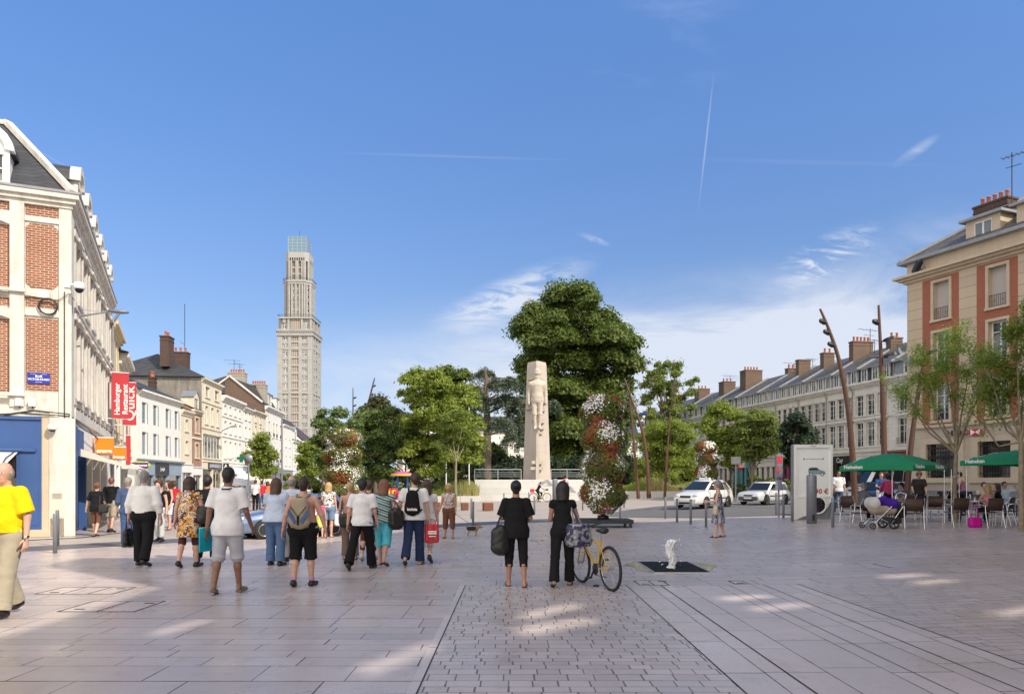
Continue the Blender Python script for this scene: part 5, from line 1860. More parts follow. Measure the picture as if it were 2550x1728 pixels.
for q in(((894,1690),(1075,1622),(1085,1592),(905,1655)),((1290,1588),(1480,1552),(1470,1535),(1290,1560)),((1300,1545),(1450,1510),(1440,1498),(1300,1525)),((1805,1497),(1915,1487),(1905,1478),(1800,1486)),((1880,1524),(2010,1508),(1995,1498),(1875,1511)),((2186,1440),(2285,1433),(2280,1424),(2186,1430)),((2257,1457),(2352,1447),(2345,1438),(2257,1445)),((2460,1540),(2570,1518),(2570,1500),(2460,1520)),((380,1586),(520,1546),(515,1538),(380,1574))):
 lt.append([src(*G(*c)[:2])for c in q])
from mathutils.geometry import tessellate_polygon
poly=[[Vector((x,y,HB))for x,y in pts]]+[[Vector((x,y,HB))for x,y in h][::-1]for h in lt]
allv=[v for p in poly for v in p]
t=thing('unseen_shade_hall','tall stone hall on columns behind the photographer whose roof shades the square','building',(0,0,0))  # unseen; form made up to cast the shade and sun patches on the square
MB().add(allv,[tuple(f)for f in tessellate_polygon(poly)]).build('roof',M['stone_b'],t,recalc=False)
MB().box(26,60,-60,20,0,HB-0.1).build('wall',M['stone_b'],t)
cx_,cy_=src(-9.3,15.6,19.2)
MB().box(cx_,cx_+2.8,cy_-0.9,cy_+0.6,HB-1,19.2).build('chimney',M['brick_dark'],t)  # raised block added to throw the pointed notch of the shade edge
for x,y in((10.5,-14),(10.5,-24),(13.2,12),(18,14),(24,17)):
 MB().lathe([(0.5,0),(0.4,0.6),(0.36,HB)],16,0,(x,y,0)).build('column',M['stone_b'],t)
M['leaf_chestnut']=leaf_mat('chestnut_leaves',(0.066,0.096,0.022),(0.175,0.225,0.052),0.35)
M['leaf_light']=leaf_mat('light_green_leaves',(0.155,0.20,0.035),(0.38,0.43,0.10),0.5)
M['leaf_mid']=leaf_mat('mid_green_leaves',(0.115,0.15,0.033),(0.28,0.33,0.085),0.45)
M['leaf_olive']=leaf_mat('dull_green_leaves',(0.085,0.125,0.036),(0.20,0.265,0.09),0.4)
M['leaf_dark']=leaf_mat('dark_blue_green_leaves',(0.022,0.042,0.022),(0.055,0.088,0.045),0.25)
M['leaf_cedar']=leaf_mat('cedar_needles',(0.075,0.105,0.075),(0.17,0.21,0.155),0.2)
M['leaf_robinia']=leaf_mat('pale_feathery_leaves',(0.22,0.28,0.06),(0.45,0.52,0.15),0.5)
M['leaf_yellow']=leaf_mat('dry_yellow_grass',(0.30,0.24,0.10),(0.50,0.43,0.22),0.3)
def leaf_quads(P,N,size,rng,aspect=0.55,droop=0.0):
 """rhombic leaf faces at points P facing roughly N"""
 n=len(P)
 N=N+rng.normal(0,0.55,(n,3))
 N/=np.linalg.norm(N,axis=1)[:,None]+1e-9
 T=rng.normal(0,1,(n,3))
 T[:,2]-=droop
 T-=N*(T*N).sum(1)[:,None]
 T/=np.linalg.norm(T,axis=1)[:,None]+1e-9
 B=np.cross(N,T)
 s=size*rng.uniform(0.6,1.35,n)[:,None]
 V=np.empty((n,4,3))
 V[:,0]=P-T*s
 V[:,1]=P+B*s*aspect-N*s*0.15
 V[:,2]=P+T*s
 V[:,3]=P-B*s*aspect-N*s*0.15
 F=np.arange(n*4).reshape(n,4)
 return V.reshape(-1,3),F
def crown_points(blobs,n,rng,shell=0.55):
 """points spread through a set of leaf clumps (x,y,z,r,flat)"""
 w=np.array([b[3]**2 for b in blobs])
 idx=rng.choice(len(blobs),n,p=w/w.sum())
 D=rng.normal(0,1,(n,3))
 D/=np.linalg.norm(D,axis=1)[:,None]
 D[:,2]=np.where(D[:,2]<-0.35,-D[:,2]*0.6,D[:,2])
 rr=rng.uniform(shell,1.0,n)**0.6
 rr*=1+0.18*np.sin(D[:,0]*9+idx)*np.sin(D[:,1]*8+idx*2)+rng.normal(0,0.19 if shell>0.22 else 0.36,n)
 Bc=np.array([b[:3]for b in blobs])[idx]
 Br=np.array([b[3]for b in blobs])[idx]
 Bf=np.array([b[4]if len(b)>4 else 0.8 for b in blobs])[idx]
 Pn=D*(Br*rr)[:,None]
 Pn[:,2]*=Bf
 return Bc+Pn,D
def make_blobs(rng,w,h,z0,n,rmin,rmax,flat=0.75,top=1.0,lean=0.0):
 """clumps filling an egg shaped crown, denser outside"""
 out=[]
 for k in range(n):
  u=rng.uniform(0.02,1.0)
  prof=math.sin(math.pi*min(1,u*0.92+0.10))**0.6
  rad=w/2*prof*(1 if u<0.6 else top+(1-top)*(1-u)/0.4)
  a=rng.uniform(0,2*math.pi)
  q=rng.uniform(0.35,1.0)**0.5
  r=rng.uniform(rmin,rmax)
  out.append((math.cos(a)*max(0,rad-r*0.7)*q+lean*u,math.sin(a)*max(0,rad-r*0.7)*q,z0+u*(h-r*0.6),r,flat))
 return out
def tree(name,label,pos,H,blobs,nleaf,leaf,lm,trunk_r=0.15,trunk_top=None,bark=None,seed=1,group=None,cat='tree',limbs=14,shell=0.5,droop=0.0,aspect=0.55,bend=0.0,fork=1):
 rng=np.random.default_rng(seed)
 t=thing(name,label,cat,pos,0,group)
 bark=bark or M['trunk']
 zt=trunk_top or(min(b[2]for b in blobs)+0.25*H)
 zl=min(b[2]for b in blobs)
 mb=MB()
 n=6
 pts=[(bend*math.sin(k/n*2.5),bend*0.4*math.sin(k/n*4),zt*k/n)for k in range(n+1)]
 mb.tube(pts,[trunk_r*(1.25 if k==0 else 1.0-0.75*k/n)for k in range(n+1)],9)
 if limbs:
  pick=rng.choice(len(blobs),min(limbs,len(blobs)),replace=False)
  for i in pick:
   b=blobs[i]
   s=Vector(pts[int(rng.integers(2,n+1))])
   if s.z>b[2]:
    s=Vector(pts[2])
   s.z=min(s.z,b[2])
   e=Vector(b[:3])
   m=s.lerp(e,0.5)+Vector((rng.normal(0,.1),rng.normal(0,.1),(e-s).length*0.08))
   mb.tube([s,m,e],[trunk_r*0.42,trunk_r*0.25,trunk_r*0.08],6)
   for _ in range(2):
    e2=e+Vector(rng.normal(0,1,3))*b[3]*0.5
    mb.tube([m,e2],[trunk_r*0.14,trunk_r*0.05],5)
 mb.build('trunk',bark,t)
 P,D=crown_points(blobs,nleaf,rng,shell)
 V,F=leaf_quads(P,D+np.array([0,0,0.5]),leaf,rng,aspect,droop)
 np_object('crown',V,F,lm,t)
 return t
def px_blobs(lst,Y,origin,depth=1.0):
 """clumps given by where they stand in the view at distance Y: (px, py, radius px)"""
 rng=random.Random(len(lst))
 out=[]
 for it in lst:
  px,py,r=it[:3]
  p=W(px,py,Y)
  rr=r*Y/FPX
  out.append((p.x-origin[0],rng.uniform(-1,1)*rr*depth,p.z-origin[2],rr,it[3]if len(it)>3 else 0.85))
 return out
def fill_blobs(outline,Y,origin,n,rpx,seed,depth=0.35):
 """clumps filling a crown whose outline (px polygon) sits at distance Y, with depth given to it"""
 rng=random.Random(seed)
 xs=[p[0]for p in outline]
 ys=[p[1]for p in outline]
 cx=sum(xs)/len(xs)
 hw=(max(xs)-min(xs))/2
 def inside(x,y):
  c=False
  j=len(outline)-1
  for i in range(len(outline)):
   (xi,yi),(xj,yj)=outline[i],outline[j]
   if(yi>y)!=(yj>y)and x<(xj-xi)*(y-yi)/(yj-yi)+xi:
    c=not c
   j=i
  return c
 out=[]
 k=0
 while len(out)<n and k<n*40:
  k+=1
  x,y=rng.uniform(min(xs),max(xs)),rng.uniform(min(ys),max(ys))
  r=rng.uniform(rpx[0],rpx[1])
  if not all(inside(x+dx*r*0.5,y+dy*r*0.5)for dx,dy in((1,0),(-1,0),(0,1),(0,-1))):
   continue
  p=W(x,y,Y)
  q=math.sqrt(max(0,1-((x-cx)/hw)**2))
  yy=rng.uniform(-1,1)*hw*Y/FPX*depth*2*q
  big=len(out)%3==0 and inside(x+r,y)and inside(x-r,y)
  out.append((p.x-origin[0],yy*(0.3 if big else 1),p.z-origin[2],r*Y/FPX*(1.25 if big else 1),0.85))
 return out
def outline_tree(name,label,trunk_px,Y,outline,n,rpx,nleaf,leaf,lm,tr=0.2,seed=1,depth=0.4,top_py=None,**kw):
 pos=GX(trunk_px,Y)
 blobs=fill_blobs(outline,Y,pos,n,rpx,seed,depth)
 tt=(W(0,top_py,Y).z-pos.z)*0.8 if top_py else None
 n,nleaf,leaf=int(n*1.9),int(nleaf*3.2),leaf*0.86
 H=max(b[2]+b[3]for b in blobs)
 return tree(name,label,pos,H,blobs,nleaf,leaf,lm,tr,tt,seed=seed,**kw)
outline_tree('chestnut_tree','huge rounded chestnut tree towering behind the stone monument',1425,98,[(1300,1010),(1278,930),(1290,870),(1285,820),(1310,765),(1350,728),(1410,712),(1455,732),(1478,765),(1530,775),(1568,815),(1592,865),(1590,930),(1560,990),(1585,1060),(1560,1130),(1500,1185),(1380,1185),(1310,1140),(1290,1080)],180,(22,44),85000,0.28,M['leaf_chestnut'],0.55,11,0.42,950,limbs=0,shell=0.35)
outline_tree('park_tree','dark round topped tree behind the light leafy left park tree',1130,96,[(1070,1000),(1062,950),(1080,915),(1110,902),(1150,910),(1182,940),(1195,1000),(1200,1100),(1180,1180),(1080,1180),(1065,1100)],60,(16,30),14000,0.28,M['leaf_chestnut'],0.35,12,0.4,1000)
outline_tree('park_tree','light green feathery tree left of the cedar with a thin pale trunk',1136,63,[(988,970),(998,922),(1040,915),(1090,925),(1130,935),(1170,965),(1205,1030),(1215,1110),(1200,1175),(1130,1180),(1060,1190),(1015,1180),(1000,1100),(995,1030)],105,(13,26),15000,0.16,M['leaf_light'],0.09,13,0.4,1000,bark=M['trunk_pale'],shell=0.25)
outline_tree('park_tree','mid green tree with low hanging foliage behind the striped top woman',1010,66,[(860,1080),(880,1035),(930,1012),(980,1018),(1030,1050),(1065,1090),(1075,1170),(1050,1205),(950,1205),(870,1200),(850,1140)],85,(13,26),15000,0.15,M['leaf_olive'],0.12,14,0.4,1080,shell=0.25)
outline_tree('park_tree','dark olive tree with brownish top left of the light green tree',935,84,[(880,1090),(890,1030),(915,995),(950,985),(985,1005),(1010,1040),(1015,1120),(960,1160),(890,1150)],45,(14,26),11000,0.22,leaf_mat('bronzed_green_leaves',(0.035,0.045,0.015),(0.12,0.11,0.04),0.3),0.25,15,0.4,1050)
outline_tree('park_tree','dark feathery young tree just left of the left flower tower',812,50,[(785,1040),(800,1022),(840,1018),(880,1030),(905,1060),(900,1120),(905,1180),(860,1210),(800,1200),(790,1120)],44,(11,20),11000,0.12,M['leaf_olive'],0.09,16,0.5,1080,shell=0.2)
outline_tree('park_tree','low light green tree between the farthest left houses and the left flower tower',775,75,[(745,1120),(755,1090),(785,1085),(800,1120),(800,1180),(770,1200),(740,1180)],30,(9,16),6000,0.14,M['leaf_light'],0.08,17,0.5,1140,shell=0.2)
outline_tree('street_tree','slender young street tree with yellow green leaves before the white houses',654,60,[(618,1130),(632,1095),(655,1080),(680,1100),(692,1135),(690,1175),(665,1195),(640,1195),(622,1170)],34,(9,15),7000,0.13,M['leaf_light'],0.07,18,0.5,1140,shell=0.15,bark=M['trunk_pale'])
outline_tree('park_tree','tall airy tree with open top right of the big chestnut',1665,84,[(1588,1060),(1588,980),(1600,900),(1640,893),(1692,903),(1742,948),(1752,990),(1725,1035),(1740,1080),(1680,1110),(1610,1110)],95,(6,15),9000,0.16,M['leaf_mid'],0.22,19,0.5,950,shell=0.2,limbs=26)
outline_tree('weeping_tree','weeping tree with hanging yellow green branches behind the right planter',1655,76,[(1575,1190),(1580,1110),(1610,1060),(1660,1050),(1720,1080),(1750,1130),(1755,1195),(1680,1205),(1600,1205)],70,(14,26),16000,0.17,M['leaf_light'],0.25,20,0.4,1090,shell=0.2,droop=2.0,aspect=0.3)
outline_tree('park_tree','light green tree right of the far flower tower',1822,62,[(1745,1060),(1760,1020),(1800,995),(1840,1010),(1862,1060),(1860,1120),(1840,1165),(1790,1165),(1755,1130)],44,(11,22),10000,0.14,M['leaf_light'],0.12,21,0.45,1080,shell=0.2)
outline_tree('park_tree','full crowned tree with straight pale trunk behind the small white hatchback',1873,58,[(1830,1100),(1835,1050),(1860,1015),(1895,1015),(1930,1045),(1945,1090),(1940,1130),(1910,1155),(1860,1155),(1835,1135)],50,(11,21),11000,0.13,M['leaf_mid'],0.13,22,0.45,1080,bark=M['trunk_pale'],shell=0.2)
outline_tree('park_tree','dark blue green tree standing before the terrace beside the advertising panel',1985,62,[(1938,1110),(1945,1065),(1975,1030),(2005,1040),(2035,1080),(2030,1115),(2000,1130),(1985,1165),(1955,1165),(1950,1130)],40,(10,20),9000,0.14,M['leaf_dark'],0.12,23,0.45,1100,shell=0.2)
outline_tree('park_tree','dark low tree in the shade below the cedar',1215,92,[(1180,1180),(1185,1130),(1220,1105),(1260,1120),(1275,1190)],30,(14,24),7000,0.2,M['leaf_chestnut'],0.2,24,0.4,1150)
def hedge(label,px0,px1,top,Y,n,lm,seed,r=(12,22),cat='hedge',name='hedge',leaf=0.2,depth=1.5):
 a,b=GX(px0,Y),GX(px1,Y)
 pos=GX((px0+px1)/2,Y)
 rng=random.Random(seed)
 blobs=[]
 h=W(0,top,Y).z
 for k in range(n):
  rr=rng.uniform(*r)*Y/FPX
  blobs.append((rng.uniform(a.x,b.x)-pos.x,rng.uniform(-depth,depth),rng.uniform(0.1,max(0.2,h-rr*0.7)),rr,0.9))
 t=thing(name,label,cat,(pos.x,Y,gz(pos.x)))
 g=np.random.default_rng(seed)
 P,D=crown_points(blobs,int(n*700),g,0.3)
 P[:,2]=np.maximum(P[:,2],0.03)
 V,F=leaf_quads(P,D,leaf,g)
 np_object('foliage',V,F,lm,t)
 mb=MB()
 for k in range(max(3,n//3)):
  x=rng.uniform(a.x,b.x)-pos.x
  mb.tube([(x,0,0),(x+rng.uniform(-.3,.3),0.1,h*0.6)],[0.06,0.03],5)
 mb.build('stems',M['trunk'],t)
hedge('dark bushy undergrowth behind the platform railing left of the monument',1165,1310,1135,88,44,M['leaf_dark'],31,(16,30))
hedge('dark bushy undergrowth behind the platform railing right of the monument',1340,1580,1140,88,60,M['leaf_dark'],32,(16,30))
hedge('mixed green shrubs behind the left park trees',900,1165,1165,90,50,M['leaf_olive'],33,(12,22))
hedge('green shrubs below the weeping tree',1575,1760,1165,92,40,M['leaf_mid'],34,(12,22))
hedge('clipped green shrubs before the terrace behind the cars',1790,1965,1193,66,40,M['leaf_mid'],35,(5,9),leaf=0.1,depth=0.8)
hedge('green shrubs at the end of the left street',700,800,1178,90,26,M['leaf_mid'],36,(8,16))
def cedar():
 Y=86.0
 pos=GX(1213,Y)
 t=thing('cedar_tree','blue green cedar with bare trunk and flat drooping tiers left of the monument','tree',pos)
 P=lambda px,py,dy=0:Vector((W(px,py,Y).x-pos.x,dy,W(px,py,Y).z-pos.z))
 mb=MB()
 trunk=[P(1213,1200),P(1214,1120),P(1213,1040),P(1210,980),P(1211,940),P(1207,915)]
 trunk[0].z=0
 mb.tube(trunk,[0.5,0.46,0.4,0.3,0.2,0.08],10)
 rng=np.random.default_rng(9)
 tiers=[(1205,915,30,1210,925),(1235,945,34,1211,950),(1270,952,34,1211,960),(1190,980,26,1211,985),(1300,985,38,1212,1000),(1260,990,40,1212,1000),(1195,1010,22,1212,1020),(1330,1000,26,1212,1010),(1290,1010,34,1213,1030),(1375,1000,26,1300,1000),(1250,1050,34,1213,1075),(1290,1055,34,1213,1080),(1275,1085,28,1213,1085),(1385,1012,14,1300,1005),(1170,968,12,1210,975)]
 Ps,Ns=[],[]
 for(px,py,r,bx,by)in tiers:
  dy=rng.uniform(-3.5,3.5)
  c=P(px,py,dy)
  s=P(bx,by)
  mb.tube([s,s.lerp(c,0.5)+Vector((0,0,0.5)),c],[0.16,0.1,0.03],6)
  R_=r*Y/FPX
  n=int(1900*(r/34)**2)
  a=rng.uniform(0,2*math.pi,n)
  q=np.sqrt(rng.uniform(0,1,n))*R_*(1+0.25*np.sin(a*5+px))
  x,y=q*np.cos(a),q*np.sin(a)*0.8
  z=-0.55*(q/R_)**2*R_*rng.uniform(0.6,1.3,n)+rng.normal(0,0.16,n)
  drop=rng.uniform(0,1,n)**3*0.8*(q/R_)
  Ps.append(np.stack([c.x+x,c.y+y,c.z+z-drop],1))
  Ns.append(np.tile([0,0,1.0],(n,1)))
 mb.build('trunk',M['trunk'],t)
 V,F=leaf_quads(np.concatenate(Ps),np.concatenate(Ns),0.20,rng,0.28,1.2)
 np_object('crown',V,F,M['leaf_cedar'],t)
cedar()
def young_tree(label,px,py,tips,seed,Hs=1.0,leaf=0.05,nleaf=9000,lm=None):
 pos=G(px,py)
 Y=pos.y
 t=thing('young_tree',label,'tree',pos)
 P=lambda x,y,dy=0.0:Vector((W(x,y,Y).x-pos.x,dy,W(x,y,Y).z-pos.z))
 rng=np.random.default_rng(seed)
 mb=MB()
 crotch=tips['crotch']
 mb.tube([Vector((0,0,-0.05)),P(px-2,(py+crotch[1])/2),P(*crotch)],[0.085,0.07,0.06],9)
 blobs=[]
 for(bx,by,r,mx,my)in tips['limbs']:
  dy=rng.uniform(-0.9,0.9)
  e=P(bx,by,dy)
  m=P(mx,my,dy*0.5)
  mb.tube([P(*crotch),m,m.lerp(e,0.6)+Vector((0.05,0,0.05)),e],[0.036,0.026,0.018,0.008],7)
  for _ in range(9):
   s=m.lerp(e,rng.uniform(0.3,1.0))
   q=s+Vector(rng.normal(0,1,3))*r*Y/FPX*0.7
   q.z+=0.1
   mb.tube([s,s.lerp(q,0.5)+Vector((0,0,0.05)),q],[0.012,0.008,0.004],4)
   blobs.append((q.x,q.y,q.z,r*Y/FPX*0.55,0.8))
  blobs.append((e.x,e.y,e.z,r*Y/FPX*0.9,0.8))
 mb.build('trunk',M['trunk_pale'],t)
 Pp,D=crown_points(blobs,nleaf,rng,0.1)
 Pp=Pp+rng.normal(0,0.10,Pp.shape)
 V,F=leaf_quads(Pp,D*0.4+np.array([0,0,1.0]),leaf,rng,0.38,0.6)
 np_object('crown',V,F,lm or M['leaf_light'],t)
 return t
young_tree('slim young tree with fine yellow green leaves in front of the bank sign',2379,1300,dict(crotch=(2381,1130),limbs=[(2270,965,32,2330,1060),(2310,900,40,2345,1050),(2355,850,42,2380,1000),(2400,830,38,2390,980),(2440,880,36,2410,1010),(2455,940,28,2415,1040),(2300,940,30,2350,1040),(2360,910,34,2378,1020),(2420,925,30,2400,1030),(2262,985,22,2320,1075)]),41,nleaf=15000,leaf=0.045,lm=M['leaf_robinia'])
young_tree('young tree with sparse leaves at the right edge of the picture',2545,1322,dict(crotch=(2543,1100),limbs=[(2480,900,30,2510,1040),(2520,830,34,2535,980),(2560,770,40,2550,950),(2600,860,40,2570,1010),(2500,980,28,2525,1070),(2440,1020,16,2500,1110),(2590,960,36,2565,1060),(2540,900,30,2541,1020)]),42,nleaf=12000,leaf=0.05,lm=M['leaf_light'])
young_tree('slim tree with a ringed trunk and a light crown behind the woman with the dog',1136,1262,dict(crotch=(1136,1150),limbs=[(1105,1080,18,1122,1120),(1120,1050,20,1130,1110),(1150,1050,20,1142,1110),(1160,1090,16,1148,1125)]),43,nleaf=4200,leaf=0.10,lm=M['leaf_mid'])
def flower_tower(label,px,py_base,top_py,wpx,seed,n=1.0,Y=None,base=True,tiers=4):
 pos=G(px,py_base)if Y is None else GX(px,Y)
 Y=pos.y
 k=Y/FPX
 H=W(px,top_py,Y).z-pos.z
 Rr=wpx*k/2
 t=thing('flower_tower',label,'flower tower',pos,0,'flower towers planted with petunias')
 z0=0.55
 hh=(H-z0)/tiers
 MB().tube([(0,0,0.2),(0,0,H*0.9)],0.07,8).build('pole',M['iron'],t)
 inner=[]
 for i in range(tiers):
  zc=z0+hh*(i+0.5)
  inner.append((zc,Rr*(0.98-0.10*abs(i-1.5)/1.5)))
 prof=[(0.08,z0-0.1)]
 for j in range(41):
  z=z0+(H-z0)*j/40*0.985
  u=(z-z0)/hh
  ph=u-math.floor(u)
  r=Rr*(0.70+0.26*math.sin(math.pi*ph))*(1-0.30*max(0,(u-tiers+0.6)/0.6)**2)*(0.62+0.38*min(1,u/0.5))
  prof.append((r*0.86,z))
 prof.append((0.02,H*0.985))
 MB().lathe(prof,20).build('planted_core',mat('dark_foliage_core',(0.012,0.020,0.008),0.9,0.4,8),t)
 rng=np.random.default_rng(seed)
 def surf(m,off=0.0):
  z=rng.uniform(z0-0.05,H*0.99,m)
  a=rng.uniform(0,2*math.pi,m)
  u=(z-z0)/hh
  ph=u-np.floor(u)
  r=Rr*(0.74+0.30*np.sin(math.pi*ph))*(1-0.42*np.clip((u-tiers+0.55)/0.55,0,1)**2)*(0.55+0.45*np.clip(u/0.5,0,1))
  r=r*(1+0.07*np.sin(a*5+z*3)+0.05*np.sin(a*3-z*5))+rng.normal(0,0.035,m)+off
  return z,a,r
 m=int(22000*n)
 z,a,r=surf(m)
 P=np.stack([r*np.cos(a),r*np.sin(a),z],1)
 N=np.stack([np.cos(a),np.sin(a),np.full(m,0.4)],1)
 V,F=leaf_quads(P,N,0.05 if n>0.7 else 0.09,rng,0.5)
 np_object('foliage',V,F,[M['leaf_mid'],M['leaf_light']],t,mi=(np.sin(a*2+z*2.6+seed)>0.1).astype(int))
 cols=[('white_petunias',(0.82,0.80,0.82),3000,0),('crimson_begonias',(0.33,0.02,0.03),1700,1),('dark_red_leaves',(0.07,0.02,0.03),1300,2),('pink_flowers',(0.60,0.12,0.32),200,3)]
 for nm,c,cnt,ci in cols:
  cnt=int(cnt*n)
  zz,aa,rr=surf(cnt*6,0.035)
  ph=np.sin(aa*2.0+zz*2.1+ci*1.9+seed)+0.8*np.sin(aa*3.0-zz*3.7+ci*2.7+seed*2)+0.5*np.sin(zz*6.3+ci*4+aa)+rng.normal(0,0.45,len(zz))
  thr=(0.60,1.0,0.75,1.2)[ci]
  sel=np.where(ph>thr)[0][:cnt]
  zz,aa,rr=zz[sel],aa[sel],rr[sel]
  P=np.stack([rr*np.cos(aa),rr*np.sin(aa),zz],1)
  N=np.stack([np.cos(aa),np.sin(aa),np.full(len(sel),0.5)],1)*3
  V,F=leaf_quads(P,N,0.036 if n>0.7 else 0.075,rng,0.9)
  key='bloom_'+nm
  if key not in M:
   M[key]=mat(nm,c,0.6,0.2,9)
  np_object(nm,V,F,M[key],t)
 if base:
  b=MB()
  b.bbox(-1.0,1.0,-0.75,0.75,0.16,0.30,0.01)
  b.lathe([(0.22,0.30),(0.20,0.42),(0.08,0.44)],12)
  for(x,y)in((-0.95,-0.7),(0.85,-0.7),(-0.95,0.6),(0.85,0.6)):
   b.box(x,x+0.1,y,y+0.1,0,0.16)
  b.build('base',mat('black_steel_base',(0.02,0.021,0.024),0.35,0.2,5),t)
 return t
flower_tower('tall flower tower with white and crimson blossoms on a black base, nearest of the three',1502,1312,982,104,3)
flower_tower('flower tower with red and white blossoms behind the people at left',852,0,1066,92,5,0.8,Y=42)
flower_tower('farthest and smallest flower tower behind the white taxi',1760,0,1098,50,8,0.5,Y=58)
M['monu']=stone_mat('pinkish_limestone',(0.47,0.41,0.355),1.5,0.75,0.86,streak=0.3,var=0.05,js=0.01)
M['monu_plain']=mat('carved_pinkish_limestone',(0.50,0.44,0.38),0.8,0.06,1.2,0.15,streak=0.3)
M['platform']=stone_mat('pale_precast_slabs',(0.52,0.51,0.49),2.4,0.55,0.8,streak=0.12,js=0.01)
def surface_nets(f,org,h):
 ins=f<0
 nx,ny,nz=f.shape
 c=[(i,j,k)for i in(0,1)for j in(0,1)for k in(0,1)]
 sub=lambda A,i,j,k:A[i:nx-1+i,j:ny-1+j,k:nz-1+k]
 cnt=sum(sub(ins,*q).astype(np.int8)for q in c)
 act=(cnt>0)&(cnt<8)
 ids=-np.ones(act.shape,dtype=np.int64)
 I=np.argwhere(act)
 ids[act]=np.arange(len(I))
 acc=np.zeros((len(I),3))
 num=np.zeros(len(I))
 ii,jj,kk=I[:,0],I[:,1],I[:,2]
 for a in c:
  for ax in range(3):
   if a[ax]==1:
    continue
   b=list(a)
   b[ax]=1
   fa=f[ii+a[0],jj+a[1],kk+a[2]]
   fb=f[ii+b[0],jj+b[1],kk+b[2]]
   m=(fa<0)!=(fb<0)
   den=np.where(m,fa-fb,1.0)
   tt=np.where(m,fa/den,0)
   p=np.tile(np.array(a,float),(len(I),1))
   p[:,ax]+=tt
   acc[m]+=p[m]
   num[m]+=1
 V=(I+acc/num[:,None])*h+org
 F=[]
 for ax in range(3):
  lo=[slice(None)]*3
  hi=[slice(None)]*3
  lo[ax]=slice(0,-1)
  hi[ax]=slice(1,None)
  A,B=ins[tuple(lo)],ins[tuple(hi)]
  E=np.argwhere(A!=B)
  o=[x for x in range(3)if x!=ax]
  E=E[(E[:,o[0]]>0)&(E[:,o[1]]>0)&(E[:,o[0]]<f.shape[o[0]]-1)&(E[:,o[1]]<f.shape[o[1]]-1)]
  def cid(d0,d1):
   q=E.copy()
   q[:,o[0]]-=d0
   q[:,o[1]]-=d1
   return ids[q[:,0],q[:,1],q[:,2]]
  Q=np.stack([cid(1,1),cid(0,1),cid(0,0),cid(1,0)],1)
  flip=A[E[:,0],E[:,1],E[:,2]]
  if ax==1:
   flip=~flip
  Q[~flip]=Q[~flip][:,::-1]
  F.append(Q)
 return V,np.concatenate(F)
